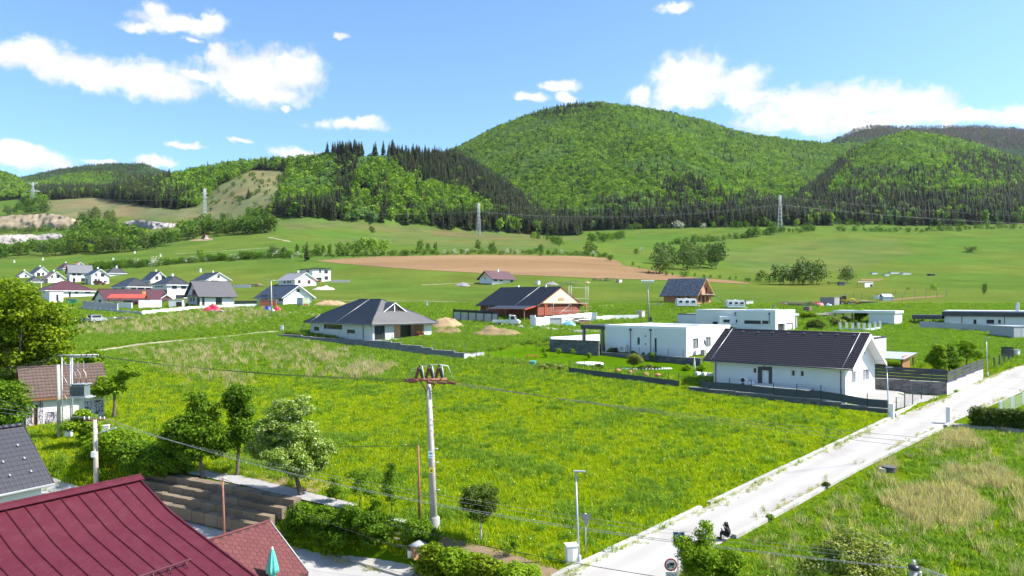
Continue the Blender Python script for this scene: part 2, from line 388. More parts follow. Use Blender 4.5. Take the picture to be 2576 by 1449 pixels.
# ------------------------------------------------------------------ the ground, one sheet to the horizon
GREEN_NEAR, GREEN_FAR, GREEN_MID = (0.115, 0.185, 0.006), (0.118, 0.188, 0.036), (0.125, 0.180, 0.034)
ZONES = [  # colour, soft edge (px), polygon on the 2576-wide view
 ((0.21, 0.20, 0.105), [(100, 505), (240, 497), (330, 512), (440, 528), (500, 520), (545, 470), (610, 440), (640, 427), (724, 430), (722, 470), (690, 522), (664, 552), (690, 560), (560, 560), (440, 552), (330, 548), (190, 548), (130, 535)]),
 ((0.15, 0.17, 0.06), [(690, 556), (860, 556), (1080, 575), (1330, 588), (1500, 600), (1380, 606), (1200, 590), (1000, 585), (860, 572), (720, 578)]),
 ((0.145, 0.18, 0.055), [(950, 588), (1150, 580), (1370, 600), (1400, 622), (1290, 640), (980, 612), (820, 612)]),
 ((0.24, 0.20, 0.10), [(900, 396), (985, 396), (985, 412), (900, 412)]),
 ((0.135, 0.185, 0.05), [(1790, 640), (2050, 600), (2260, 600), (2300, 640), (2150, 680), (1900, 690)]),
 ((0.2, 0.18, 0.1), [(0, 545), (60, 541), (140, 538), (200, 558), (190, 575), (100, 572), (0, 576)]),
 ((0.15, 0.16, 0.07), [(0, 592), (90, 589), (155, 588), (160, 596), (90, 602), (30, 612), (0, 616)]),
 ((0.15, 0.15, 0.07), [(318, 552), (360, 549), (400, 556), (450, 556), (440, 570), (400, 578), (380, 566), (330, 566)]),
 ((0.20, 0.16, 0.08), [(1090, 578), (1200, 590), (1290, 596), (1270, 602), (1150, 598), (1090, 592)]),
 # dry grass near the houses
 ((0.17, 0.165, 0.06), [(200, 812), (330, 805), (480, 795), (640, 780), (690, 795), (640, 812), (480, 822), (330, 838), (220, 838)]),
 ((0.125, 0.165, 0.025), [(300, 890), (520, 870), (700, 870), (880, 890), (960, 935), (820, 950), (640, 910), (470, 915)]),
 ((0.17, 0.165, 0.06), [(780, 895), (830, 893), (850, 905), (800, 908)]),
 ((0.17, 0.165, 0.06), [(850, 935), (900, 928), (960, 925), (960, 945), (880, 950)]),
 ((0.15, 0.165, 0.05), [(360, 925), (480, 932), (640, 950), (600, 966), (440, 950)]),
 # lawn of the two gardens
 ((0.085, 0.185, 0.004), [(1200, 880), (1390, 868), (1550, 890), (1780, 915), (1790, 950), (1600, 940), (1430, 915), (1250, 905)]),
 ((0.30, 0.23, 0.15), [(1090, 1355), (1180, 1368), (1320, 1406), (1410, 1438), (1380, 1460), (1270, 1420), (1120, 1385)]),
 ((0.30, 0.23, 0.15), [(640, 1190), (800, 1205), (830, 1222), (790, 1238), (690, 1215)]),
]
def build_ground():
 ys = np.concatenate([np.linspace(-60, 18, 27)[:-1], np.arange(18, 110, 0.5), np.geomspace(110, 4700, 330)])
 ts = np.linspace(-1.25, 1.25, 421)
 Y, T = np.meshgrid(ys, ts, indexing='ij'); X = T * (np.abs(Y) + 30)
 Z = hgt(X.ravel(), Y.ravel()).reshape(X.shape)
 nr, nc = X.shape
 me = bpy.data.meshes.new('ground')
 idx = np.arange(nr * nc).reshape(nr, nc)
 q = np.stack([idx[:-1, :-1], idx[:-1, 1:], idx[1:, 1:], idx[1:, :-1]], -1).reshape(-1, 4)
 me.vertices.add(nr * nc); me.vertices.foreach_set('co', np.stack([X, Y, Z], -1).ravel().astype(np.float32))
 me.loops.add(q.size); me.loops.foreach_set('vertex_index', q.ravel().astype(np.int32))
 me.polygons.add(len(q)); me.polygons.foreach_set('loop_start', np.arange(0, q.size, 4, dtype=np.int32))
 me.polygons.foreach_set('use_smooth', np.ones(len(q), bool))
 me.update(calc_edges=True)
 px = CX + F * X / np.maximum(Y, 1); py = YH - F * (Z - CAMZ) / np.maximum(Y, 1)
 k1 = sst(60, 220, Y)[..., None]; k2 = sst(280, 560, Y)[..., None]
 c = np.array(GREEN_NEAR) * (1 - k1) + np.array(GREEN_MID) * k1
 c = c * (1 - k2) + np.array(GREEN_FAR) * k2
 # ground under the woods is dark leaf litter
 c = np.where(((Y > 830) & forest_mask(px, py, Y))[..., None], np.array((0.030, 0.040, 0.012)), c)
 wob = 6 * np.sin(X * 0.31 + Y * 0.17) + 5 * np.sin(Y * 0.53 - X * 0.23) + 4 * np.sin(X * 1.1) * np.sin(Y * 0.9)
 for col, poly in ZONES:
  m = np.zeros(px.shape)
  for dx, dy in ((0, 0), (5, 2), (-5, 2), (5, -2), (-5, -2), (9, 0), (-9, 0)):
   m += inpoly(px + dx + wob, py + dy + wob * 0.25, poly)
  m = (m / 7)[..., None]; c = c * (1 - m) + np.array(col) * m
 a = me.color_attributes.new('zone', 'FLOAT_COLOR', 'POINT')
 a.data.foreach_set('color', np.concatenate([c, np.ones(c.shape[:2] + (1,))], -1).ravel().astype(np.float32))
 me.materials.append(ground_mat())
 link('ground', me, kind='structure')

# ------------------------------------------------------------------ where the woods stand (columns/rows of the view, on the ground)
CLEAR = [ZONES[0][1], ZONES[3][1], [(880, 520), (905, 480), (935, 470), (940, 478), (912, 512), (895, 540)]]
CONIF = [  # probability of a conifer, polygon
 (0.97, [(785, 345), (990, 345), (990, 415), (785, 405)]),
 (0.985, [(975, 350), (1060, 370), (1150, 392), (1210, 430), (1300, 495), (1370, 553), (1385, 600), (1300, 590), (1240, 535), (1160, 492), (1080, 468), (990, 440)]),
 (0.9, [(680, 528), (760, 522), (860, 530), (870, 562), (680, 562)]),
 (0.8, [(860, 400), (905, 408), (890, 480), (870, 545), (830, 545), (840, 470)]),
 (0.9, [(1080, 545), (1260, 552), (1300, 600), (1080, 600)]), (0.6, [(930, 505), (985, 470), (1000, 540), (930, 560)]),
 (0.96, [(1355, 545), (1450, 556), (1600, 545), (1700, 532), (1800, 528), (1900, 516), (2060, 530), (2060, 600), (1355, 600)]),
 (0.75, [(1650, 470), (1770, 462), (1780, 500), (1680, 512)]),
 (0.55, [(1500, 520), (1900, 500), (1900, 530), (1500, 550)]),
 (0.9, [(1990, 520), (2060, 465), (2130, 400), (2155, 385), (2140, 425), (2085, 480), (2070, 560), (2000, 560)]),
 (0.82, [(2060, 505), (2200, 490), (2400, 505), (2576, 480), (2700, 480), (2700, 580), (2040, 580)]),
 (0.65, [(2380, 400), (2480, 395), (2590, 430), (2590, 490), (2420, 460)]),
 (0.4, [(2130, 440), (2400, 440), (2400, 500), (2130, 500)]),
 (0.85, [(100, 485), (330, 480), (470, 500), (470, 540), (300, 522), (100, 512)]), (0.6, [(280, 450), (420, 440), (440, 490), (280, 490)]),
 (0.6, [(1320, 270), (1430, 262), (1500, 262), (1500, 285), (1420, 300), (1340, 305)]),
 (0.55, [(60, 405), (420, 405), (330, 440), (100, 450)])]
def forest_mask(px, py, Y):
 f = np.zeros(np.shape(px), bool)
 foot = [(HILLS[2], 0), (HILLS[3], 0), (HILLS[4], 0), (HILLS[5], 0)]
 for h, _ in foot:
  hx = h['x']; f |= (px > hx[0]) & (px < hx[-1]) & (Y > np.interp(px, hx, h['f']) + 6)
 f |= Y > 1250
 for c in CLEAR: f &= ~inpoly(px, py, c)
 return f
build_ground()
# ------------------------------------------------------------------ trees
def arr_mesh(name, V, Q, mats, mi=None, smooth=False):
 me = bpy.data.meshes.new(name); V = np.asarray(V, np.float32); Q = np.asarray(Q, np.int32)
 k = Q.shape[1]
 me.vertices.add(len(V)); me.vertices.foreach_set('co', V.ravel())
 me.loops.add(Q.size); me.loops.foreach_set('vertex_index', Q.ravel())
 me.polygons.add(len(Q)); me.polygons.foreach_set('loop_start', np.arange(0, Q.size, k, dtype=np.int32))
 if mi is not None: me.polygons.foreach_set('material_index', np.asarray(mi, np.int32))
 for m in (mats if isinstance(mats, (list, tuple)) else [mats]): me.materials.append(m)
 me.update(calc_edges=True)
 if smooth: me.polygons.foreach_set('use_smooth', np.ones(len(Q), bool))
 return me
def unit(v): return v / np.maximum(np.linalg.norm(v, axis=-1, keepdims=True), 1e-9)
def leaves(rg, lobes, n, size, out=0.55, shell=0.55, squash=0.75):
 """n folded leaf quads spread through ellipsoid lobes [(cx,cy,cz,rx,ry,rz)]"""
 L = np.array(lobes, float); w = (L[:, 3] * L[:, 4] * L[:, 5]) ** 0.72; k = rg.choice(len(L), n, p=w / w.sum())
 d = unit(rg.normal(size=(n, 3))); r = shell + (1 - shell) * rg.random((n, 1)) ** 0.6
 r *= 1 + 0.13 * np.sin(d[:, :1] * 7 + k[:, None]) * np.cos(d[:, 2:] * 6)
 p = L[k, :3] + d * r * L[k, 3:]
 nm = unit(d * out + unit(rg.normal(size=(n, 3))) * (1 - out) + np.array([0, 0, 0.25]))
 t = unit(np.cross(nm, rg.normal(size=(n, 3)))); b = np.cross(nm, t)
 s = size * (0.6 + 0.8 * rg.random((n, 1)))
 V = np.stack([p - t * s * 0.5, p + b * s * 0.5 * squash + nm * s * 0.12, p + t * s * 0.5, p - b * s * 0.5 * squash + nm * s * 0.12], 1).reshape(-1, 3)
 return V, np.arange(4 * n).reshape(n, 4)
def limbs(rg, mb, H, r0, lobes, th, lean=(0, 0), n=None):
 """tapered trunk with a limb running into every lobe"""
 top = Vector((lean[0], lean[1], th))
 mid = Vector((lean[0] * 0.4 + rg.normal() * 0.06, lean[1] * 0.4 + rg.normal() * 0.06, th * 0.5))
 mb.tube([(0, 0, -0.4), (0, 0, 0.15), mid, top], [r0 * 1.5, r0 * 1.1, r0 * 0.85, r0 * 0.68], 8)
 for l in lobes[:n or 99]:
  e = Vector(l[:3]) + Vector((rg.normal(), rg.normal(), rg.normal())) * 0.15 * l[3]
  m = top.lerp(e, 0.5) + Vector((0, 0, -0.06 * (e - top).length)); s = top + (mid - top) * 0.12 * rg.random()
  mb.tube([s, m, e], [r0 * 0.5, r0 * 0.3, r0 * 0.08], 5)
def rand_lobes(rg, H, th, W_, n, flat=1.0):
 """crown of n lobes round an axis from th to H, width W_"""
 ls = [(0, 0, (th + H) / 2, W_ * 0.33, W_ * 0.33, (H - th) * 0.42 * flat)]
 for i in range(n):
  a = i * 2.4 + rg.random() * 0.8; f = (i + 0.5) / n; z = th + (H - th) * (0.12 + 0.8 * f)
  rr = W_ * 0.5 * math.sqrt(max(0.05, 1 - (2 * (f * 0.95) - 0.72) ** 2 / 1.7)) * (0.5 + 0.25 * rg.random()); s = W_ * (0.17 + 0.11 * rg.random())
  ls.append((math.cos(a) * rr, math.sin(a) * rr, z, s, s, s * 0.85))
 return ls
BARK = M('bark', (0.11, 0.085, 0.06), 0.9, 0.35, 6, 0.6, 12)
LEAF_FOREST = leaf_mat('beech_leaves', (0.066, 0.13, 0.012), (0.21, 0.34, 0.034), 0.44, 0.42)
LEAF_CONIF = leaf_mat('spruce_needles', (0.018, 0.028, 0.011), (0.048, 0.064, 0.020), 0.12, 0.4)
LEAF_BARE = leaf_mat('bare_twigs', (0.10, 0.075, 0.065), (0.20, 0.15, 0.12), 0.1, 0.3)
LEAF_GREY = leaf_mat('greyish_leaves', (0.095, 0.18, 0.045), (0.21, 0.33, 0.09), 0.35, 0.2)
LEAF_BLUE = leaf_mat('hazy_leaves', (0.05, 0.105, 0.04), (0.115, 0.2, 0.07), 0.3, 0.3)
LEAF_MID = leaf_mat('hedge_leaves', (0.042, 0.095, 0.010), (0.115, 0.205, 0.02), 0.38, 0.25)
LEAF_WHITE = leaf_mat('hawthorn_blossom', (0.10, 0.14, 0.05), (0.2, 0.22, 0.1), 0.2, 0.1, (0.55, (0.62, 0.62, 0.55)))
def broadleaf_meshes(seed, H, W_, n, size, mat, th=None, nl=9):
 rg = np.random.default_rng(seed); th = H * 0.22 if th is None else th
 lb = rand_lobes(rg, H, th, W_, nl)
 V, Q = leaves(rg, lb, n, size)
 tb = MB(); limbs(rg, tb, H, H * 0.018, lb[1:6], th * 1.3)
 return tb.mesh('trunk', BARK), arr_mesh('crown', V, Q, mat)
def conifer_meshes(seed, H, W_, tiers, per, mat, bare=0.08):
 rg = np.random.default_rng(seed); V = []; Q = []
 for i in range(tiers):
  f = i / tiers; z = H * (bare + (1 - bare) * f ** 0.95); r = W_ * 0.5 * (1 - f) ** 0.85 + 0.15; a0 = rg.random() * 6.28
  for k in range(per):
   a = a0 + 6.283 * (k + 0.5 * rg.random()) / per; rr = r * (0.7 + 0.55 * rg.random()); w = max(0.4, rr * 0.52)
   d = np.array([math.cos(a), math.sin(a), 0]); s = np.array([-d[1], d[0], 0]); c = np.array([0, 0, z]); dz = -rr * (0.35 + 0.25 * rg.random())
   b = len(V); V += [c + d * 0.05 + [0, 0, H * 0.03], c + d * rr * 0.6 + s * w + [0, 0, dz * 0.7], c + d * rr + [0, 0, dz], c + d * rr * 0.6 - s * w + [0, 0, dz * 0.7]]
   Q.append((b, b + 1, b + 2, b + 3))
 V += [np.array([0.12, 0, H * 0.93]), np.array([0, 0.12, H * 0.93]), np.array([0, 0, H * 1.03]), np.array([-0.12, -0.1, H * 0.93])]; Q.append((len(V) - 4, len(V) - 3, len(V) - 2, len(V) - 1))
 tb = MB(); tb.tube([(0, 0, -0.5), (0, 0, H * 0.5), (0, 0, H * 0.97)], [H * 0.013, H * 0.009, 0.03], 6)
 return tb.mesh('trunk', M('pine_bark', (0.17, 0.13, 0.11), 0.9, 0.3, 2)), arr_mesh('crown', V, Q, mat)
def join_meshes(name, a, b):
 """trunk + crown in one mesh (for the mass of a far-off wood)"""
 va = np.empty(len(a.vertices) * 3, np.float32); a.vertices.foreach_get('co', va); vb = np.empty(len(b.vertices) * 3, np.float32); b.vertices.foreach_get('co', vb)
 fa = [tuple(p.vertices) for p in a.polygons]; fb = [tuple(i + len(a.vertices) for i in p.vertices) for p in b.polygons]
 me = bpy.data.meshes.new(name); me.from_pydata(np.concatenate([va, vb]).reshape(-1, 3).tolist(), [], fa + fb)
 me.materials.append(a.materials[0]); me.materials.append(b.materials[0])
 me.polygons.foreach_set('material_index', [0] * len(fa) + [1] * len(fb)); me.update(); return me

# geometry-node scatter: one object, its points carry scale / yaw / variant
def scatter(name, meshes, P, scale, yaw, var, label=None, tilt=None, cat=None):
 src = bpy.data.collections.new(name + '_source')
 for i, m in enumerate(meshes):
  o = bpy.data.objects.new('%s_source_%02d' % (name, i), m); src.objects.link(o)
 me = bpy.data.meshes.new(name); n = len(P)
 me.vertices.add(n); me.vertices.foreach_set('co', np.asarray(P, np.float32).ravel())
 for nm, tp, arr in (('sc', 'FLOAT_VECTOR', np.asarray(scale, np.float32)), ('rot', 'FLOAT_VECTOR', np.stack([np.zeros(n) if tilt is None else tilt, np.zeros(n), yaw], -1).astype(np.float32)), ('idx', 'INT', np.asarray(var, np.int32))):
  at = me.attributes.new(nm, tp, 'POINT'); at.data.foreach_set('value' if tp == 'INT' else 'vector', arr.ravel())
 ng = bpy.data.node_groups.new(name + '_scatter', 'GeometryNodeTree')
 ng.interface.new_socket('Geometry', in_out='INPUT', socket_type='NodeSocketGeometry'); ng.interface.new_socket('Geometry', in_out='OUTPUT', socket_type='NodeSocketGeometry')
 N = ng.nodes; Lk = ng.links
 gi = N.new('NodeGroupInput'); go = N.new('NodeGroupOutput'); ip = N.new('GeometryNodeInstanceOnPoints'); ci = N.new('GeometryNodeCollectionInfo')
 ci.inputs['Collection'].default_value = src; ci.inputs['Separate Children'].default_value = True; ci.inputs['Reset Children'].default_value = True
 ip.inputs['Pick Instance'].default_value = True
 def at(nm, tp):
  a = N.new('GeometryNodeInputNamedAttribute'); a.data_type = tp; a.inputs['Name'].default_value = nm; return a.outputs['Attribute']
 Lk.new(gi.outputs[0], ip.inputs['Points']); Lk.new(ci.outputs[0], ip.inputs['Instance'])
 Lk.new(at('idx', 'INT'), ip.inputs['Instance Index']); Lk.new(at('sc', 'FLOAT_VECTOR'), ip.inputs['Scale'])
 e2r = N.new('FunctionNodeEulerToRotation'); Lk.new(at('rot', 'FLOAT_VECTOR'), e2r.inputs[0]); Lk.new(e2r.outputs[0], ip.inputs['Rotation'])
 Lk.new(ip.outputs[0], go.inputs[0])
 o = link(name, me, label=label, cat=cat, kind='stuff')
 md = o.modifiers.new('scatter', 'NODES'); md.node_group = ng
 return o

def build_forest():
 rg = np.random.default_rng(5)
 bl = [broadleaf_meshes(10 + i, 15, 10.5, 170, 2.1, LEAF_FOREST, 2.5, 8) for i in range(4)]
 gr = [broadleaf_meshes(20 + i, 14, 10, 170, 2.0, LEAF_GREY, 2.5, 8) for i in range(2)]
 co = [conifer_meshes(30 + i, 22, 8.2, 15, 8, LEAF_CONIF) for i in range(3)]
 pi = [conifer_meshes(40 + i, 27, 7.0, 11, 8, LEAF_CONIF, 0.45) for i in range(2)]
 ba = [broadleaf_meshes(50 + i, 15, 9, 120, 1.2, LEAF_BARE, 3, 7) for i in range(2)]
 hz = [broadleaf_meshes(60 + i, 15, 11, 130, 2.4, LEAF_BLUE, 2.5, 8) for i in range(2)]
 kinds = bl + gr + co + pi + ba + hz         # 0-3, 4-5, 6-8, 9-10, 11-12, 13-14
 # polar horizon table for culling what the hills hide
 pxs = np.arange(-140, 2720, 10.0); Yg = np.geomspace(300, 4300, 420)
 XX = (pxs[:, None] - CX) / F * Yg; YY = np.broadcast_to(Yg, XX.shape)
 ang = (hgt(XX.ravel(), YY.ravel()).reshape(XX.shape) - CAMZ) / YY; cm = np.maximum.accumulate(ang, 1)
 pts = []
 for y0, y1, sp in ((770, 1300, 5.9), (1300, 2200, 6.6), (2200, 3500, 11.0)):
  nx = int(2 * 0.8 * y1 / sp); ny = int((y1 - y0) / sp)
  X, Y = np.meshgrid((np.arange(nx) - nx / 2) * sp, y0 + np.arange(ny) * sp)
  X = X + (rg.random(X.shape) - 0.5) * sp * 0.9; Y = Y + (rg.random(Y.shape) - 0.5) * sp * 0.9
  m = np.abs(X / Y) < 0.77; pts.append(np.stack([X[m], Y[m]], -1))
 xr = 790 + 200 * rg.random(150); yr_ = 985 + 60 * rg.random(150); pts.append(np.stack([(xr - CX) / F * yr_, yr_], -1))   # the tall pines on the ridge stand close
 P = np.concatenate(pts); X, Y = P.T
 Z = hgt(X, Y); px = CX + F * X / Y; py = YH - F * (Z - CAMZ) / Y
 i = np.clip(((px - pxs[0]) / 10).round().astype(int), 0, len(pxs) - 1); j = np.clip(np.searchsorted(Yg, Y) - 2, 0, len(Yg) - 1)
 vis = (Z + 26 - CAMZ) / Y > cm[i, j]
 ok = forest_mask(px, py, Y) & vis
 X, Y, Z, px, py = X[ok], Y[ok], Z[ok], px[ok], py[ok]; n = len(X)
 pc = np.full(n, 0.035)
 for p, poly in CONIF: pc = np.where(inpoly(px + rg.normal(size=n) * 6, py + rg.normal(size=n) * 4, poly), p, pc)
 # scattered dark groups on the beech slope
 clump = np.sin(X / 31 + 2 * np.sin(Y / 57)) * np.sin(Y / 43 + 1.7 * np.sin(X / 71)); pc = np.where((pc < 0.1) & (clump > 0.86), 0.35, pc)
 con = rg.random(n) < pc
 var = rg.integers(0, 4, n); gl = np.sin(X / 55 + np.sin(Y / 90)) * np.sin(Y / 66) > 0.45
 var = np.where(gl & (rg.random(n) < 0.75), 4 + rg.integers(0, 2, n), var)
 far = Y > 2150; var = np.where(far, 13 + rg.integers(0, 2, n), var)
 ridge = inpoly(px, py, [(785, 380), (990, 380), (990, 420), (785, 412)])
 var = np.where(con, np.where(ridge, 9 + rg.integers(0, 2, n), 6 + rg.integers(0, 3, n)), var)
 brown = (Y > 2300) & (px > 1950) & (py < np.interp(px, [2300, 2400, 2576], [352, 372, 382])); var = np.where(brown & (rg.random(n) < 0.93), 11 + rg.integers(0, 2, n), var)
 s = 0.66 + 0.48 * rg.random(n); s = np.where(con, s * 0.95, s); s = np.where(ridge & con, 1.05 + 0.15 * rg.random(n), s)
 return dict(kinds=kinds, X=X, Y=Y, Z=Z, px=px, py=py, var=var, s=s, con=con, rg=rg)
FOR = build_forest()
def plant_forest():
 f = FOR; n = len(f['X']); rg = f['rg']
 # the trees that show largest along the lower edge of the wood are things of their own
 single = np.zeros(n, bool); ax = f['px']
 for mask, cnt in ((f['con'], 200), (~f['con'], 200)):
  key = np.where(mask & (ax > -20) & (ax < 2600), f['Y'] - 0.0, 1e9)
  # nearest to the foot of the wood in each column
  foot = np.min([np.where((ax > h['x'][0]) & (ax < h['x'][-1]), np.interp(ax, h['x'], h['f']), 9e8) for h in HILLS[2:6]], 0)
  k = np.where(key < 1e8, f['Y'] - foot + f['Y'] * 0.1, 1e9); single[np.argsort(k)[:cnt]] = True
 names = {True: ('spruce_tree', 'dark spruce standing at the lower edge of the forest below the hills', 'spruces along the forest edge'),
 False: ('broadleaf_tree', 'green broadleaf tree standing at the lower edge of the forest below the hills', 'broadleaf trees along the forest edge')}
 yaw = rg.random(n) * 6.28
 for i in np.nonzero(single)[0]:
  nm, lb, gp = names[bool(f['con'][i])]
  r = thing(nm, lb, 'tree', (f['X'][i], f['Y'][i], f['Z'][i]), yaw[i], gp); r.scale = (f['s'][i],) * 3
  a, b = f['kinds'][f['var'][i]]; link('trunk', a, r); link('crown', b, r)
 m = ~single; ms = [join_meshes('tree', a, b) for a, b in f['kinds']]
 sc = f['s'][m][:, None] * np.stack([0.9 + 0.25 * rg.random(m.sum())] * 2 + [np.ones(m.sum())], -1)
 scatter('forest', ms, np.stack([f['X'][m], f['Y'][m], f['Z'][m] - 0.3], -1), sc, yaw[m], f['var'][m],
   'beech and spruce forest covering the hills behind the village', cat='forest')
 print('forest', n)
plant_forest()
# ------------------------------------------------------------------ roads, fields and paths: sheets that follow the ground
def resample(P, n):
 P = np.array([(p[0], p[1]) for p in P], float); s = np.concatenate([[0], np.cumsum(np.hypot(*np.diff(P, axis=0).T))])
 t = np.linspace(0, s[-1], n); return np.stack([np.interp(t, s, P[:, 0]), np.interp(t, s, P[:, 1])], -1)
def strip(name, left, right, n, m, up, mat, kind='structure', **k):
 """sheet between two ground lines (world xy), laid 'up' above the terrain"""
 A, B = resample(left, n), resample(right, n); t = np.linspace(0, 1, m)[None, :, None]
 P = A[:, None] * (1 - t) + B[:, None] * t; Z = hgt(P[..., 0].ravel(), P[..., 1].ravel()).reshape(n, m) + up
 idx = np.arange(n * m).reshape(n, m); Q = np.stack([idx[:-1, :-1], idx[:-1, 1:], idx[1:, 1:], idx[1:, :-1]], -1).reshape(-1, 4)
 me = arr_mesh(name, np.concatenate([P, Z[..., None]], -1).reshape(-1, 3), Q, mat, smooth=True)
 return link(name, me, kind=kind, **k)
def gp(*pts): return [G(x, y) for x, y in pts]
def rag(P, amp, rg, n=60):
 Q = resample(P, n); return Q + np.cumsum(rg.normal(size=Q.shape), 0) * 0 + rg.normal(size=Q.shape) * amp
def gravel_mat(name, c0, c1, spot, amt=0.6, tracks=False):
 m = bpy.data.materials.new(name); m.use_nodes = True; t = NT(m.node_tree); co = t.n('NewGeometry').outputs['Position']
 a = t.n('TexNoise', Vector=co, Scale=0.45, Detail=8.0, Roughness=0.65); b = t.n('TexNoise', Vector=co, Scale=14.0, Detail=4.0, Roughness=0.7)
 c = t.mix(a.outputs[0], (*c0, 1), (*c1, 1)); f = t.m('MULTIPLY_ADD', b.outputs[0], 0.5, 0.75)
 c = t.mix(1.0, c, t.n('CombineXYZ', X=f, Y=f, Z=f).outputs[0], 'MULTIPLY')
 d = t.n('TexNoise', Vector=co, Scale=0.16, Detail=6.0, Roughness=0.6)
 c = t.mix(t.m('MULTIPLY', t.ramp(d.outputs[0], [(0.52, 0.0), (0.68, 1.0)]), amt), c, (*spot, 1))
 if tracks:   # two pale wheel tracks, a browner crown between them
  r = t.v('DOT_PRODUCT', co, (0.702, -0.712, 0.0)); w = t.m('SINE', t.m('MULTIPLY_ADD', r, 3.2, tracks))
  c = t.mix(t.m('MULTIPLY', t.m('MULTIPLY_ADD', w, 0.5, 0.5), 0.28), c, (*spot, 1))
 p = t.n('BsdfPrincipled', Base_Color=c, Roughness=0.95); p.inputs['Specular IOR Level'].default_value = 0.15
 bp = t.n('Bump', Strength=0.5, Distance=0.04, Height=b.outputs[0]); m.node_tree.links.new(bp.outputs[0], p.inputs['Normal'])
 o = t.n('OutputMaterial'); m.node_tree.links.new(p.outputs[0], o.inputs[0]); return m
ROADM = gravel_mat('pale_gravel', (0.30, 0.288, 0.275), (0.37, 0.36, 0.35), (0.20, 0.18, 0.155), 0.5, 1.0)
OLDROAD = gravel_mat('worn_concrete', (0.29, 0.285, 0.278), (0.36, 0.355, 0.345), (0.2, 0.19, 0.175), 0.5)
PATHM = gravel_mat('dirt_track', (0.28, 0.245, 0.16), (0.36, 0.32, 0.23), (0.12, 0.13, 0.035), 0.6)
SOILM = gravel_mat('bare_soil', (0.19, 0.135, 0.085), (0.26, 0.185, 0.115), (0.1, 0.095, 0.035), 0.5)
RGS = np.random.default_rng(77)
ROAD_L = gp((1330, 1500), (1395, 1462), (1450, 1434), (1560, 1381), (1710, 1309), (1900, 1217), (2100, 1122), (2225, 1062), (2300, 1030), (2388, 996), (2440, 968), (2500, 944), (2550, 925), (2640, 900))
ROAD_R = gp((1600, 1530), (1700, 1455), (1770, 1395), (1840, 1352), (1990, 1271), (2150, 1182), (2280, 1118), (2392, 1064), (2450, 1040), (2576, 985), (2650, 960), (2700, 935), (2740, 920), (2800, 900))
strip('road', ROAD_L, ROAD_R, 160, 14, 0.035, ROADM)
# the older village road along the foot of the bank
OLD_F = gp((-120, 1150), (40, 1170), (136, 1203), (204, 1227), (423, 1286), (600, 1334), (721, 1370), (874, 1405), (1060, 1446), (1250, 1490), (1395, 1520))
OLD_N = [Vector((p.x - 1.2, p.y - 6.2, 0)) for p in OLD_F[:-2]] + [Vector((-2, 27.5, 0)), Vector((4, 27, 0))]
strip('village_road', OLD_F, OLD_N, 120, 10, 0.03, OLDROAD)
def _dw(px, py, up):
 x, y = plane(px, py, 1.5)
 for _ in range(5): dr = 2.0 - 1.7 * float(sst(-12, 4.5, x)); x, y = plane(px, py, dr - up)
 return (x, y, SLOPE * y - dr + up)
MB().slab([_dw(825, 1389, .1), _dw(1030, 1454, .1), _dw(1059, 1423, .25), _dw(874, 1368, .25)], .5).build('driveway', M('driveway_concrete', (0.38, 0.365, 0.335), 0.9, 0.1, 1.5, 0.2, 20, dirt=(0.24, 0.215, 0.175), dscale=0.8), kind='structure')
# ploughed field
def field_mat():
 m = bpy.data.materials.new('ploughed_soil'); m.use_nodes = True; t = NT(m.node_tree); co = t.n('NewGeometry').outputs['Position']
 a = t.n('TexNoise', Vector=t.v('MULTIPLY', co, (0.25, 1, 0)), Scale=0.03, Detail=5.0); b = t.n('TexNoise', Vector=co, Scale=0.6, Detail=5.0, Roughness=0.7)
 c = t.mix(t.ramp(a.outputs[0], [(0.38, 0.0), (0.62, 1.0)]), (0.17, 0.108, 0.058, 1), (0.23, 0.15, 0.085, 1)); f = t.m('MULTIPLY_ADD', b.outputs[0], 0.5, 0.75)
 c = t.mix(1.0, c, t.n('CombineXYZ', X=f, Y=f, Z=f).outputs[0], 'MULTIPLY')
 p = t.n('BsdfPrincipled', Base_Color=c, Roughness=1.0); p.inputs['Specular IOR Level'].default_value = 0.0; o = t.n('OutputMaterial'); m.node_tree.links.new(p.outputs[0], o.inputs[0]); return m
PL_TOP = gp((795, 656), (860, 651), (950, 646), (1100, 643), (1250, 642), (1400, 644), (1480, 646), (1520, 649), (1560, 658), (1565, 668), (1640, 680), (1700, 692), (1760, 700), (1830, 705), (1885, 712))
PL_BOT = gp((798, 657), (860, 664), (950, 671), (1050, 679), (1150, 684), (1250, 690), (1330, 693), (1400, 696), (1470, 699), (1540, 701), (1600, 703), (1660, 705), (1720, 707), (1800, 711), (1885, 715))
strip('ploughed_field', PL_TOP, PL_BOT, 120, 26, 0.12, field_mat())
# tracks
def track(name, pts, w, mat, n=70, ragged=0.12, up=0.03):
 C = resample(gp(*pts), n); d = np.gradient(C, axis=0); d /= np.linalg.norm(d, axis=1, keepdims=True); nn = np.stack([-d[:, 1], d[:, 0]], -1)
 ww = w / 2 * (1 + RGS.normal(size=(n, 1)) * ragged)
 return strip(name, C + nn * ww, C - nn * ww, n, 5, up, mat)
track('dirt_path', [(200, 893), (225, 885), (290, 876), (360, 865), (450, 857), (540, 850), (610, 843), (650, 837), (700, 833)], 1.7, PATHM, 90, 0.25)
track('dirt_path', [(575, 775), (700, 785), (760, 787), (880, 800)], 3.6, PATHM, 40, 0.15)
track('dirt_path', [(790, 755), (900, 757), (1060, 757), (1150, 760)], 0.9, PATHM, 60, 0.3, 0.05)
track('dirt_path', [(1060, 717), (1150, 713), (1230, 712)], 1.2, PATHM, 40, 0.3, 0.05)
track('dirt_path', [(1460, 773), (1520, 769), (1600, 766), (1680, 763), (1740, 768)], 2.6, PATHM, 50, 0.15, 0.04)
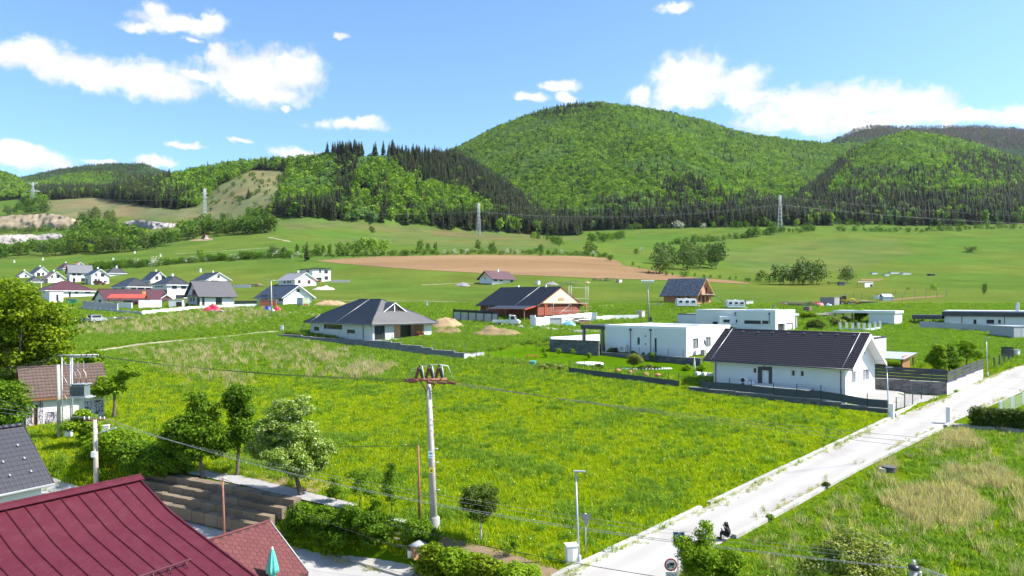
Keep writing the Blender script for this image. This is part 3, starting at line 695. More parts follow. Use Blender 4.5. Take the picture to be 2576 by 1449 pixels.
track('dirt_path', [(1250, 815), (1330, 822), (1420, 828), (1520, 836), (1600, 850)], 3.0, M('grey_gravel', (0.3, 0.29, 0.285), 0.95, 0.15, 2, 0.3, 20), 40, 0.1)
track('dirt_path', [(440, 639), (520, 634), (600, 629), (720, 623)], 2.0, PATHM, 40, 0.3, 0.1)
track('dirt_path', [(675, 597), (730, 608)], 2.2, PATHM, 20, 0.3, 0.1)
strip('paved_yard', gp(c1(2010, 1010), c1(2480, 1130)), gp(c6(690, 1290), c6(1580, 1385)), 20, 20, 0.03, M('yard_paving', (0.27, 0.26, 0.25), 0.9, 0.2, 3, 0.3, 25))
strip('soil_bank', gp((1075, 1350), (1140, 1358), (1250, 1384), (1360, 1416), (1412, 1440)), gp((1085, 1372), (1140, 1388), (1250, 1420), (1330, 1446), (1370, 1465)), 40, 6, 0.05, SOILM)
strip('soil_bank', gp((600, 1182), (700, 1198), (800, 1208), (832, 1220)), gp((640, 1206), (700, 1222), (780, 1238), (800, 1238)), 20, 6, 0.04, SOILM)
strip('gravel_terrace', gp((470, 1176), (600, 1196), (760, 1236), (900, 1270)), gp((470, 1192), (600, 1220), (750, 1256), (880, 1286)), 40, 6, 0.05, M('terrace_gravel', (0.27, 0.26, 0.25), 0.95, 0.2, 2, 0.3, 20))
strip('quarry_floor', gp((478, 604), (500, 601), (535, 600)), gp((476, 606), (505, 607), (535, 605)), 12, 4, 0.15, SOILM)

def cliff(label, top, bot, seed, depth=9.0):
 """bare rock face rising from the ground line bot to the row of top, leaning back"""
 rg = np.random.default_rng(seed); n, m = 60, 12; B = resample(bot, n); T = resample(top, n); V = []
 for i in range(n):
  g = G(B[i, 0], B[i, 1]); p1 = W(T[i, 0] + rg.normal() * .5, T[i, 1] + rg.normal() * .5, g.y + depth)
  for j in range(m):
   f = j / (m - 1); v = Vector((g.x, g.y - 1.5, g.z - .8)).lerp(p1, f); bulge = math.sin(f * math.pi) * -1.5; nz = mnoise.noise(v * .12) * 3.0 + mnoise.noise(v * .4) * 1.4
   V.append((v.x + nz * .4, v.y + bulge + nz, v.z + (mnoise.noise(v * .3) * 1.0 if 0 < j else 0)))
 for i in range(n): g = V[i * m + m - 1];
 idx = np.arange(n * m).reshape(n, m); Q = np.stack([idx[:-1, :-1], idx[1:, :-1], idx[1:, 1:], idx[:-1, 1:]], -1).reshape(-1, 4)
 return link('quarry_face', arr_mesh('quarry_face', V, Q, QUARRY if seed != 2 else QUARRY2, smooth=True), kind='structure')
QUARRY = M('limestone_face', (0.30, 0.27, 0.255), 1.0, 0.45, 0.25, 0.8, 0.8, dirt=(0.13, 0.11, 0.09), dscale=0.12, damt=0.6); QUARRY2 = M('sandy_face', (0.30, 0.235, 0.155), 1.0, 0.3, 0.25, 0.8, 0.8, dirt=(0.13, 0.115, 0.06), dscale=0.1, damt=0.5)
cliff('', [(-20, 592), (40, 590), (90, 591), (130, 587), (158, 589)], [(-20, 618), (40, 612), (90, 604), (130, 602), (158, 600)], 1)
cliff('', [(-20, 546), (20, 542), (70, 540), (130, 537), (170, 545), (200, 556)], [(-20, 578), (40, 576), (100, 574), (150, 575), (185, 576), (204, 572)], 2, 16)
cliff('', [(316, 558), (345, 553), (380, 556), (410, 561), (448, 563)], [(318, 566), (350, 570), (385, 576), (415, 574), (446, 570)], 3)
# ------------------------------------------------------------------ houses
WHITE = M('white_render', (0.72, 0.72, 0.71), 0.9, 0.04, 0.7, 0.08, 60, dirt=(0.62, 0.61, 0.58), dscale=0.35, damt=0.25)
CREAM = M('cream_render', (0.74, 0.68, 0.56), 0.9, 0.05, 0.7, dirt=(0.55, 0.5, 0.42), dscale=0.4, damt=0.25)
GREYR = M('grey_render', (0.42, 0.43, 0.45), 0.9, 0.06, 0.8)
CONCR = M('concrete', (0.30, 0.295, 0.285), 0.95, 0.14, 1.5, 0.2, 25, dirt=(0.28, 0.27, 0.25), dscale=0.9, damt=0.5)
DARKM = M('anthracite_metal', (0.045, 0.047, 0.055), 0.45, 0.1, 2)
WHITEP = M('white_frame', (0.82, 0.82, 0.82), 0.4, 0.03, 2)
WOOD = M('pine_wood', (0.52, 0.33, 0.15), 0.75, 0.2, 4)
WOODD = M('brown_wood', (0.20, 0.085, 0.035), 0.7, 0.25, 4)
REDWOOD = M('red_stained_wood', (0.42, 0.07, 0.03), 0.6, 0.15, 4)
DARKHOLE = M('opening_shade', (0.02, 0.019, 0.018), 0.9, 0.1, 2)  # near-black colour stands in for the shade inside openings
STEEL = M('galvanised_steel', (0.5, 0.51, 0.52), 0.45, 0.12, 6, metal=0.6)
def roof_mat(name, col, row=3.0, rough=0.5):
 """tile courses as fine relief for roofs too far away to tell the tiles apart"""
 m = bpy.data.materials.new(name); m.use_nodes = True; t = NT(m.node_tree); co = t.n('TexCoord').outputs['Object']; s = t.n('SeparateXYZ', Vector=co)
 n = t.n('TexNoise', Vector=co, Scale=1.3, Detail=5.0); h = t.m('FRACT', t.m('MULTIPLY', s.outputs[2], row))
 f = t.m('ADD', t.m('MULTIPLY_ADD', n.outputs[0], 0.5, 0.7), t.m('MULTIPLY', t.m('LESS_THAN', h, 0.22), -0.28))
 c = t.mix(1.0, (*col, 1), t.n('CombineXYZ', X=f, Y=f, Z=f).outputs[0], 'MULTIPLY')
 p = t.n('BsdfPrincipled', Base_Color=c, Roughness=rough); bp = t.n('Bump', Strength=0.6, Distance=0.05, Height=h); m.node_tree.links.new(bp.outputs[0], p.inputs['Normal'])
 o = t.n('OutputMaterial'); m.node_tree.links.new(p.outputs[0], o.inputs[0]); return m
RBLACK = roof_mat('black_roof', (0.030, 0.031, 0.038)); RMAROON = roof_mat('maroon_roof', (0.075, 0.024, 0.030)); RGREY = roof_mat('grey_roof', (0.062, 0.059, 0.068)); RPALE = roof_mat('pale_roof', (0.27, 0.25, 0.26)); RRED = roof_mat('red_roof', (0.45, 0.07, 0.045)); RBLUE = roof_mat('blue_grey_roof', (0.035, 0.046, 0.065))
TILEB = M('black_tile', (0.028, 0.028, 0.036), 0.42, 0.22, 2.5); TILEBR = M('dark_brown_tile', (0.058, 0.042, 0.043), 0.45, 0.25, 2.0)
BRICKR = M('orange_brick', (0.50, 0.20, 0.11), 0.9, 0.18, 4, 0.2, 20); BRICKD = M('dark_red_brick', (0.24, 0.075, 0.045), 0.9, 0.2, 5, 0.2, 20)

def tile_field(p0, p1, p2, p3, tw, tl, amp=0.03, step=0.035, seg=4, rg=None):
 """interlocking roof tiles on the slope p0(eave left) p1(eave right) p2(ridge right) p3(ridge left): arrays V, Q"""
 p0, p1, p2, p3 = [np.array(p, float) for p in (p0, p1, p2, p3)]
 n = np.cross(p1 - p0, (p3 + p2) / 2 - (p0 + p1) / 2); n /= np.linalg.norm(n)
 if n[2] < 0: n = -n
 L = np.linalg.norm((p3 + p2) / 2 - (p0 + p1) / 2); nr = max(2, int(L / tl)); V = []; Q = []; b = 0
 for r in range(nr):
  v0, v1 = r / nr, min(1.0, (r + 1.04) / nr)
  a0, a1 = p0 + (p3 - p0) * v0, p1 + (p2 - p1) * v0; c0, c1_ = p0 + (p3 - p0) * v1, p1 + (p2 - p1) * v1
  w = np.linalg.norm(a1 - a0)
  if w < tw: continue
  nc = max(1, int(round(w / tw))); t = np.linspace(0, 1, nc * seg + 1)[:, None]
  pr = (amp * (1 - np.abs(np.sin(np.pi * t * nc))) )
  lo = a0 + (a1 - a0) * t + n * (step + pr); hi = c0 + (c1_ - c0) * t + n * (0.004 + pr); lip = a0 + (a1 - a0) * t + n * 0.0
  k = len(t); V.append(np.concatenate([lip, lo, hi])); i = np.arange(k - 1) + b
  Q.append(np.stack([i, i + 1, i + k + 1, i + k], -1)); Q.append(np.stack([i + k, i + k + 1, i + 2 * k + 1, i + 2 * k], -1)); b += 3 * k
 return np.concatenate(V), np.concatenate(Q)
def tiles(parent, slopes, mat, tw=0.3, tl=0.38, **k):
 V = []; Q = []; b = 0
 for s in slopes:
  v, q = tile_field(*s, tw, tl, **k); V.append(v); Q.append(q + b); b += len(v)
 return link('roof_tiles', arr_mesh('roof_tiles', np.concatenate(V), np.concatenate(Q), mat), parent, kind='stuff')

class House:
 """local frame: origin at the near corner, x along facade B (image right), y along facade A (image left)"""
 def __init__(s, name, label, c, xl, xr, ytop, yaw=YAW, dz=0.0, cat='house', group=None, wall=None, LA=None, LB=None):
  s.yaw = yaw; g = G(c[0], c[1], dz=dz); s.C = Vector((g.x, g.y, CAMZ + (YH - c[1]) / F * g.y))
  s.a = Vector((-math.sin(yaw), math.cos(yaw))); s.b = Vector((math.cos(yaw), math.sin(yaw)))
  s.LA = LA or s.along('A', xl); s.LB = LB or s.along('B', xr); s.hw = s.hz('A', c[0], ytop)
  s.root = thing(name, label, cat, s.C, yaw, group); s.ops = {'A': [], 'B': []}; s.wall = wall or WHITE; s.base = 1.6
 def along(s, f, px):
  u = (px - CX) / F; d = s.a if f == 'A' else s.b; return (u * s.C.y - s.C.x) / (d.x - u * d.y)
 def hz(s, f, px, py, off=0.0):
  d = s.a if f == 'A' else s.b; t = s.along(f, px); Y = s.C.y + d.y * t
  return CAMZ + (YH - py) / F * Y - s.C.z
 def cz(s, py):    # height seen at the middle of the plan
  Y = s.C.y + s.a.y * s.LA / 2 + s.b.y * s.LB / 2; return CAMZ + (YH - py) / F * Y - s.C.z
 def fb(s, mb, f, s0, s1, z0, z1, d0, d1, m=0):
  """box on a facade, depth d inward"""
  return mb.bx(d0, d1, s0, s1, z0, z1, m) if f == 'A' else mb.bx(s0, s1, d0, d1, z0, z1, m)
 def span(s, f, x0, y0, x1, y1):
  t = sorted((s.along(f, x0), s.along(f, x1))); xm = (x0 + x1) / 2; return t[0], t[1], s.hz(f, xm, y1), s.hz(f, xm, y0)
 def win(s, f, p0, p1, kind='win', frame=None, cut=True, name=None, mull=None, mat=None, depth=0.14, label=None):
  """opening seen between two image points (upper left, lower right) of facade f"""
  s0, s1, z0, z1 = s.span(f, *p0, *p1); L = s.LA if f == 'A' else s.LB
  s0, s1 = max(s0, 0.05), min(s1, L - 0.05); z0 = max(z0, 0.02)
  if s1 - s0 < 0.1 or z1 - z0 < 0.1: return None
  if cut and z1 < s.hw: s.ops[f].append((s0, s1, z0, z1)); d = depth
  else: d = -0.03
  frame = frame or DARKM; w = 0.07; fr = MB()
  for q in ((s0, s0 + w, z0, z1), (s1 - w, s1, z0, z1), (s0 + w, s1 - w, z0, z0 + w), (s0 + w, s1 - w, z1 - w, z1)): s.fb(fr, f, *q, d - 0.04, d + 0.04)
  n = mull if mull is not None else max(0, int((s1 - s0) / 1.1))
  for i in range(n):
   c = s0 + (s1 - s0) * (i + 1) / (n + 1); s.fb(fr, f, c - 0.04, c + 0.04, z0 + w, z1 - w, d - 0.035, d + 0.035)
  if kind == 'win': s.fb(fr, f, s0 - 0.05, s1 + 0.05, z0 - 0.05, z0 - 0.003, -0.06, d + 0.02)
  o = fr.build(name or {'win': 'window', 'door': 'door', 'garage': 'garage_door', 'hole': 'opening'}[kind], frame, s.root)
  if label: o['label'] = label
  pn = MB(); s.fb(pn, f, s0 + w, s1 - w, z0 + w, z1 - w, d + 0.0, d + 0.03)
  pn.build({'win': 'pane', 'door': 'panel', 'garage': 'panel', 'hole': 'shade_sheet'}[kind], mat or {'win': GLASS, 'door': DARKM, 'garage': GREYR, 'hole': DARKHOLE}[kind], o)
  return o
 def fbox(s, name, f, p0, p1, d0, d1, mat):
  s0, s1, z0, z1 = s.span(f, *p0, *p1); mb = MB(); s.fb(mb, f, s0, s1, z0, z1, d0, d1); return mb.build(name, mat, s.root)
 def pipe(s, f, px, y0, y1, r=0.05, mat=None, hopper=False):
  t = s.along(f, px); z1, z0 = s.hz(f, px, y0), max(0, s.hz(f, px, y1)); mb = MB()
  P = (lambda z, d: (d, t, z)) if f == 'A' else (lambda z, d: (t, d, z))
  if hopper: mb.tube([P(z0, -0.09), P(z1 - 0.25, -0.09)], r, 6); s.fb(mb, f, t - 0.14, t + 0.14, z1 - 0.28, z1, -0.25, -0.02)
  else: mb.tube([P(z0, -0.09), P(z1 - 0.7, -0.09), P(z1 - 0.35, -0.4), P(z1, -0.45)], r, 6)
  return mb.build('downpipe', mat or DARKM, s.root)
 def walls(s, gable=None, hr=None, top=None):
  mb = MB(); H = top or s.hw; zb = -s.base
  for f, L in (('A', s.LA), ('B', s.LB)):
   ops = s.ops[f]; ss = sorted({0.0, L} | {v for o in ops for v in o[:2]}); zs = sorted({zb, H} | {v for o in ops for v in o[2:]})
   P = (lambda t, z, d=0.0: (d, t, z)) if f == 'A' else (lambda t, z, d=0.0: (t, d, z))
   for i in range(len(ss) - 1):
    for j in range(len(zs) - 1):
     cm, zm = (ss[i] + ss[i + 1]) / 2, (zs[j] + zs[j + 1]) / 2
     if any(o[0] < cm < o[1] and o[2] < zm < o[3] for o in ops): continue
     q = [P(ss[i], zs[j]), P(ss[i + 1], zs[j]), P(ss[i + 1], zs[j + 1]), P(ss[i], zs[j + 1])]
     mb.add(q if f == 'B' else q[::-1], [(0, 1, 2, 3)])
   for o in ops:
    for (t0, z0), (t1, z1) in (((o[0], o[2]), (o[1], o[2])), ((o[1], o[2]), (o[1], o[3])), ((o[1], o[3]), (o[0], o[3])), ((o[0], o[3]), (o[0], o[2]))):
     mb.add([P(t0, z0), P(t1, z1), P(t1, z1, 0.3), P(t0, z0, 0.3)], [(0, 1, 2, 3)])
  A, B = s.LA, s.LB
  mb.add([(B, 0, zb), (B, A, zb), (B, A, H), (B, 0, H)], [(0, 1, 2, 3)]); mb.add([(B, A, zb), (0, A, zb), (0, A, H), (B, A, H)], [(0, 1, 2, 3)])
  if gable == 'A':   # ridge runs along y, triangles on facade B and its opposite
   mb.add([(0, 0, H), (B, 0, H), (B / 2, 0, hr)], [(0, 1, 2)]); mb.add([(0, A, H), (B / 2, A, hr), (B, A, H)], [(0, 1, 2)])
  elif gable == 'B':
   mb.add([(0, 0, H), (0, A / 2, hr), (0, A, H)], [(0, 1, 2)]); mb.add([(B, 0, H), (B, A, H), (B, A / 2, hr)], [(0, 1, 2)])
  else: mb.add([(0, 0, H - 0.01), (B, 0, H - 0.01), (B, A, H - 0.01), (0, A, H - 0.01)], [(0, 1, 2, 3)])
  s.wallo = mb.build('wall', s.wall, s.root); return s.wallo
 def plinth(s, h=0.3, mat=None):
  mb = MB()
  mb.bx(-0.035, 0, -0.035, s.LA, -s.base, h); mb.bx(0, s.LB, -0.035, -0.0, -s.base, h); return mb.build('plinth', mat or CONCR, s.root)
 def gable(s, ax, yridge, mat, oe=0.6, og=0.5, t=0.22, edge=None, tile=None, gut=True, hr=None):
  hr = hr if hr is not None else s.cz(yridge); A, B = s.LA, s.LB; s.hr = hr
  s.walls(ax, hr - 0.12); mb = MB(); S = []
  W2 = (B if ax == 'A' else A) / 2; ze = s.hw - oe * (hr - s.hw) / W2; T = 0.02
  for k in (0, 1):
   e = -oe if k == 0 else 2 * W2 + oe
   if ax == 'A': q = [(e, A + og, ze), (e, -og, ze), (W2, -og, hr), (W2, A + og, hr)]
   else: q = [(-og, e, ze), (B + og, e, ze), (B + og, W2, hr), (-og, W2, hr)]
   if k == 1: q = [q[1], q[0], q[3], q[2]]
   mb.slab([(p[0], p[1], p[2] + T) for p in q], t, 0, 1); S.append(q)
  r = mb.build('roof', [mat, edge or DARKM], s.root); s.roof = r
  mb = MB()
  if ax == 'A': mb.tube([(W2, -og, hr + 0.05), (W2, A + og, hr + 0.05)], 0.11, 6)
  else: mb.tube([(-og, W2, hr + 0.05), (B + og, W2, hr + 0.05)], 0.11, 6)
  mb.build('ridge_cap', tile or mat, r)
  if gut:
   mb = MB()
   for e in (-oe - 0.07, 2 * W2 + oe + 0.07): mb.tube([(e, -og, ze - 0.06), (e, A + og, ze - 0.06)] if ax == 'A' else [(-og, e, ze - 0.06), (B + og, e, ze - 0.06)], 0.085, 6)
   mb.build('gutter', DARKM, r)
  if tile: tiles(r, [[Vector(p) + Vector((0, 0, T + 0.006)) for p in q] for q in S], tile)
  s.slopes = S; s.ze = ze; return r
 def hip(s, yridge, mat, o=0.6, t=0.2, tile=None, edge=None, hr=None, gut=True):
  hr = hr if hr is not None else s.cz(yridge); s.hr = hr; A, B = s.LA, s.LB; s.walls(); mb = MB(); m = min(A, B) / 2
  ze = s.hw - o * (hr - s.hw) / m; e = [(-o, -o, ze), (B + o, -o, ze), (B + o, A + o, ze), (-o, A + o, ze)]
  r0, r1 = ((m, A / 2, hr), (B - m, A / 2, hr)) if B >= A else ((B / 2, m, hr), (B / 2, A - m, hr))
  if B >= A: F4 = [[e[0], e[1], r1, r0], [e[1], e[2], r1, r1], [e[2], e[3], r0, r1], [e[3], e[0], r0, r0]]
  else: F4 = [[e[0], e[1], r0, r0], [e[1], e[2], r1, r0], [e[2], e[3], r1, r1], [e[3], e[0], r0, r1]]
  for q in F4:
   p = [q[0], q[1], q[2]] + ([] if q[2] == q[3] else [q[3]]); mb.slab([(v[0], v[1], v[2] + 0.02) for v in p], t, 0, 1)
  mb.bx(-o, B + o, -o, A + o, ze - t - 0.03, ze - t + 0.001, 1)
  r = mb.build('roof', [mat, edge or WHITEP], s.root); s.roof = r; mb = MB()
  for a_, b_ in ((r0, r1), (e[0], r0), (e[1], r1 if B >= A else r0), (e[2], r1), (e[3], r0 if B >= A else r1)):
   if (Vector(a_) - Vector(b_)).length > 0.2: mb.tube([Vector(a_) + Vector((0, 0, 0.05)), Vector(b_) + Vector((0, 0, 0.05))], 0.1, 6)
  mb.build('ridge_cap', tile or mat, r)
  if gut:
   mb = MB(); g = o + 0.07; mb.tube([(-g, A + o, ze - 0.07), (-g, -g, ze - 0.07), (B + o, -g, ze - 0.07)], 0.085, 6); mb.build('gutter', DARKM, r)
  if tile: tiles(r, [[Vector(p) + Vector((0, 0, 0.026)) for p in q] for q in F4], tile, tw=0.3, tl=0.36, amp=0.012)
  s.ze = ze; s.F4 = F4; return r
 def flat(s, par=0.25, mat=None, cap=None, capw=0.36, over=0.03):
  s.walls(); A, B, H = s.LA, s.LB, s.hw; mb = MB()
  mb.add([(0.3, 0.3, H - par), (B - 0.3, 0.3, H - par), (B - 0.3, A - 0.3, H - par), (0.3, A - 0.3, H - par)], [(0, 1, 2, 3)])
  r = mb.build('roof', mat or M('flat_roof_membrane', (0.66, 0.66, 0.66), 0.8, 0.1, 1), s.root); s.roof = r; mb = MB()
  w = capw
  for q in ((-over, w - over, -over, A + over), (B - w + over, B + over, -over, A + over), (w - over, B - w + over, -over, w - over), (w - over, B - w + over, A - w + over, A + over)): mb.bx(*q, H - par - 0.02, H + 0.05)
  mb.build('parapet', cap or WHITEP, r); return r
 def box(s, name, x0, x1, y0, y1, z0, z1, mat, parent=None): return MB().bx(x0, x1, y0, y1, z0, z1).build(name, mat, parent or s.root)
 def chimney(s, x, y, z0, z1, mat, w=0.45):
  mb = MB(); mb.bx(x - w / 2, x + w / 2, y - w / 2, y + w / 2, z0, z1); mb.bx(x - w * 0.62, x + w * 0.62, y - w * 0.62, y + w * 0.62, z1, z1 + 0.1); return mb.build('chimney', mat, s.roof)
def r1(x, y): return (.25 * x, 579.6 + .25 * y)
def r2(x, y): return (644 + .25 * x, 579.6 + .25 * y)
def r3(x, y): return (1288 + .25 * x, 579.6 + .25 * y)
def r4(x, y): return (1932 + .25 * x, 579.6 + .25 * y)
def wn(h, f, c, *rects, **k):
 for (a, b, d, e) in rects: h.win(f, c(a, b), c(d, e), **k)
# ---- white gabled bungalow beside the road
h = House('white_bungalow', 'white gabled bungalow with dark brown tiled roof beside the pale road', c1(1940, 995), c1(285, 0)[0], c1(2310, 0)[0], c1(0, 548)[1], dz=0.45)
wn(h, 'A', c1, (775, 600, 820, 672), (1258, 630, 1305, 708), (1370, 636, 1418, 714), frame=WHITEP)
h.win('A', c1(893, 635), c1(975, 880), 'door', WHITEP, mat=WHITEP, mull=0)
for q in ((838, 588, 893, 880), (975, 588, 1018, 880), (893, 588, 975, 635)): h.fbox('door_surround', 'A', c1(q[0], q[1]), c1(q[2], q[3]), -0.03, -0.002, M('slate_cladding', (0.07, 0.06, 0.075), 0.7, 0.35, 9))
PALE_PANE = M('pale_pane', (0.22, 0.23, 0.25), 0.12, 0.3, 1.5)  # pane in a paler colour than the plain window glass
h.win('B', c1(2018, 640), c1(2070, 800), frame=WHITEP, mull=0, mat=PALE_PANE); h.win('B', c1(2163, 620), c1(2238, 765), frame=WHITEP, mull=1, mat=PALE_PANE)
h.fbox('stone_panel', 'B', c1(2098, 630), c1(2160, 785), -0.04, -0.002, M('split_stone', (0.45, 0.42, 0.44), 0.9, 0.45, 12, 0.6, 18))
h.gable('A', 0, TILEBR, 0.75, 1.0, hr=h.hz('B', c1(2120, 0)[0], c1(0, 172)[1]), edge=WHITEP, tile=TILEBR)
h.win('B', c1(2100, 315), c1(2178, 440), frame=WHITEP, cut=False, mull=1, mat=PALE_PANE)
h.plinth(0.35, WHITEP); h.pipe('A', c1(312, 0)[0], c1(0, 460)[1], c1(0, 800)[1]); h.pipe('A', c1(1885, 0)[0], c1(0, 545)[1], c1(0, 990)[1])
mb = MB()                                                        # rafter ends and barge boards of the gable
for e, x in ((-0.75, h.ze), (h.LB + 0.75, h.ze)):
 p = [(e, -1.02, x - 0.02), (h.LB / 2, -1.02, h.hr - 0.02)]; mb.add([(p[0][0], -1.02, p[0][2]), (p[1][0], -1.02, p[1][2]), (p[1][0], -1.02, p[1][2] - 0.4), (p[0][0], -1.02, p[0][2] - 0.35), (p[0][0], -1.09, p[0][2]), (p[1][0], -1.09, p[1][2]), (p[1][0], -1.09, p[1][2] - 0.4), (p[0][0], -1.09, p[0][2] - 0.35)], [(0, 1, 2, 3), (4, 7, 6, 5), (0, 3, 7, 4), (0, 4, 5, 1), (2, 6, 7, 3)])
mb.build('barge_board', WHITEP, h.roof)
for fx in (0.0, 0.5, 1.0): MB().box((h.LB * fx, -0.5, (h.hw if fx != 0.5 else h.hr - 0.55) - 0.14), (0.18, 1.04, 0.24)).build('purlin_end', WHITEP, h.roof)
for f_ in (0.06, 0.94):                                          # lightning conductor tapes
 q = h.slopes[0]; a = Vector(q[0]).lerp(Vector(q[1]), f_); b = Vector(q[3]).lerp(Vector(q[2]), f_); MB().tube([a + Vector((-.02, 0, .1)), b + Vector((-.02, 0, .12))], 0.035, 5).build('conductor', STEEL, h.roof)
for i in range(9):                                               # ventilation tiles under the ridge
 q = h.slopes[0]; a = Vector(q[3]).lerp(Vector(q[2]), 0.05 + 0.108 * i); b = Vector(q[0]).lerp(Vector(q[1]), 0.05 + 0.108 * i); p = a.lerp(b, 0.09); MB().box((p.x - 0.03, p.y, p.z + 0.13), (0.3, 0.3, 0.12), ry=-0.5).build('vent_tile', DARKM, h.roof)
FH = h
# air conditioner, wood store, bird feeder beside it
# ---- white flat-roofed house with garden
h = House('flat_roofed_house', 'white flat-roofed house with black downpipes behind the lawn', c2(1870, 690), c2(850, 0)[0], c2(2420, 0)[0], c2(0, 318)[1], dz=0.9)
wn(h, 'A', c2, (1255, 445, 1285, 530)); wn(h, 'A', c2, (1470, 452, 1498, 630), mull=0); wn(h, 'B', c2, (1952, 457, 2022, 572), (2112, 440, 2178, 550), mat=PALE_PANE)
h.flat(0.3); h.pipe('A', c2(1172, 0)[0], c2(0, 335)[1], c2(0, 640)[1], hopper=True); h.pipe('A', c2(1425, 0)[0], c2(0, 340)[1], c2(0, 650)[1], hopper=True)
for q in ((1358, 428), (1360, 528)):
 t = h.along('A', c2(*q)[0]); z = h.hz('A', *c2(*q)); MB().tube([(-0.06, t, z), (0.02, t, z)], 0.12, 10).build('wall_vent', DARKM, h.root)
t0 = h.along('A', c2(838, 0)[0]); zc = h.hw
h.box('canopy_roof', 0.3, h.LB * 0.6, h.LA, h.LA + 5.2, zc - 0.75, zc - 0.12, DARKM)
for yy in (1.0, 4.8): h.box('canopy_post', 0.45, 0.85, h.LA + yy - 0.2, h.LA + yy + 0.2, -0.4, zc - 0.75, M('grey_post', (0.23, 0.21, 0.2), 0.9, 0.15, 3))
for i in range(2): h.box('solar_collector', h.LB * 0.45, h.LB * 0.8, 1.5 + i * 3.2, 4.4 + i * 3.2, zc + 0.02, zc + 0.14, M('solar_glass', (0.55, 0.6, 0.66), 0.15, 0.05, 1), h.roof)
FLAT = h
# ---- unfinished bungalow with hipped roof
h = House('hipped_bungalow', 'grey bungalow with shiny black hipped roof and dormer gable above the stepped block wall', c3(1145, 640), c3(360, 0)[0], c3(1885, 0)[0], c3(0, 402)[1], dz=0.7, wall=M('bungalow_render', (0.60, 0.60, 0.58), 0.9, 0.05, 0.8))
wn(h, 'A', c3, (405, 470, 472, 520), (530, 442, 762, 498), (820, 508, 922, 550))
h.win('B', c3(1168, 455), c3(1300, 632), mull=1)
h.fbox('cladding_panel', 'B', c3(1300, 450), c3(1405, 612), -0.03, -0.002, GREYR)
s0, s1, z0, z1 = h.span('B', *c3(1412, 425), *c3(1795, 612)); h.ops['B'].append((s0, s1, 0.03, h.hw - 0.05))
h.hip(c3(0, 150)[1], TILEB, 0.85, tile=TILEB, hr=h.cz(c3(0, 128)[1]))
d = 2.4; mb = MB(); mb.bx(s0, s1, d, d + 0.1, 0, h.hw - 0.05); mb.bx(s0 - 0.02, s0 + 0.05, 0.3, d, 0, h.hw - 0.05); mb.bx(s1 - 0.05, s1 + 0.02, 0.3, d, 0, h.hw - 0.05); mb.bx(s0, s1, 0.31, d, -0.02, 0.02)
mb.build('terrace_wall', M('terrace_brick', (0.50, 0.33, 0.22), 0.9, 0.15, 6, 0.3, 18), h.root)
MB().bx(s0 + (s1 - s0) * 0.48, s0 + (s1 - s0) * 0.82, d - 0.06, d - 0.003, 0.05, 2.3).build('terrace_window', GLASS, h.root)
# gablet on the B slope
q = h.F4[0]; m_ = h.LB / 2; zg = h.hw + (h.hr - h.hw) * 0.86; k = (h.hr - h.hw) / (min(h.LA, h.LB) / 2); y0 = (h.hr - h.hw) * 0.42 / k; zb = h.hw + y0 * k; wgt = 2.5; gx = m_ * 1.02
mb = MB(); yr = (zg - h.hw) / k
mb.slab([(gx - wgt, y0 - 0.3, zb), (gx, y0 - 0.3, zg), (gx, yr, zg), (gx - wgt, y0 + 0.2, zb)], 0.16, 0, 1); mb.slab([(gx, y0 - 0.3, zg), (gx + wgt, y0 - 0.3, zb), (gx + wgt, y0 + 0.2, zb), (gx, yr, zg)], 0.16, 0, 1)
g = mb.build('dormer_gable', [TILEB, WHITEP], h.root); MB().add([(gx - wgt + 0.2, y0 + 0.02, zb), (gx + wgt - 0.2, y0 + 0.02, zb), (gx, y0 + 0.02, zg - 0.15)], [(0, 1, 2)]).build('dormer_pane', GLASS, g)
MB().bx(gx - 0.07, gx + 0.07, y0 - 0.1, y0 + 0.0, zb, zg - 0.1).build('dormer_mullion', WHITEP, g)
for f_ in (0.93, 0.5):
 a = Vector((-0.85, h.LA * f_, h.ze)); u = min(h.LA * (1 - f_), h.LA * f_, h.LB / 2); MB().tube([a + Vector((0, 0, .1)), Vector((u, h.LA * f_, h.hw + k * u + .1))], 0.035, 5).build('conductor', STEEL, h.roof)
h.pipe('A', c3(1030, 0)[0], c3(0, 420)[1], c3(0, 630)[1])
mb = MB(); t = h.LA + 0.3; mb.tube([(-0.8, t, h.ze - .1), (-1.2, t + 0.5, h.ze - 1.2), (-1.7, t + 1.2, 0.1), (-1.8, t + 1.3, -0.8)], 0.06, 6); mb.build('drain_hose', DARKM, h.root)
HIP = h
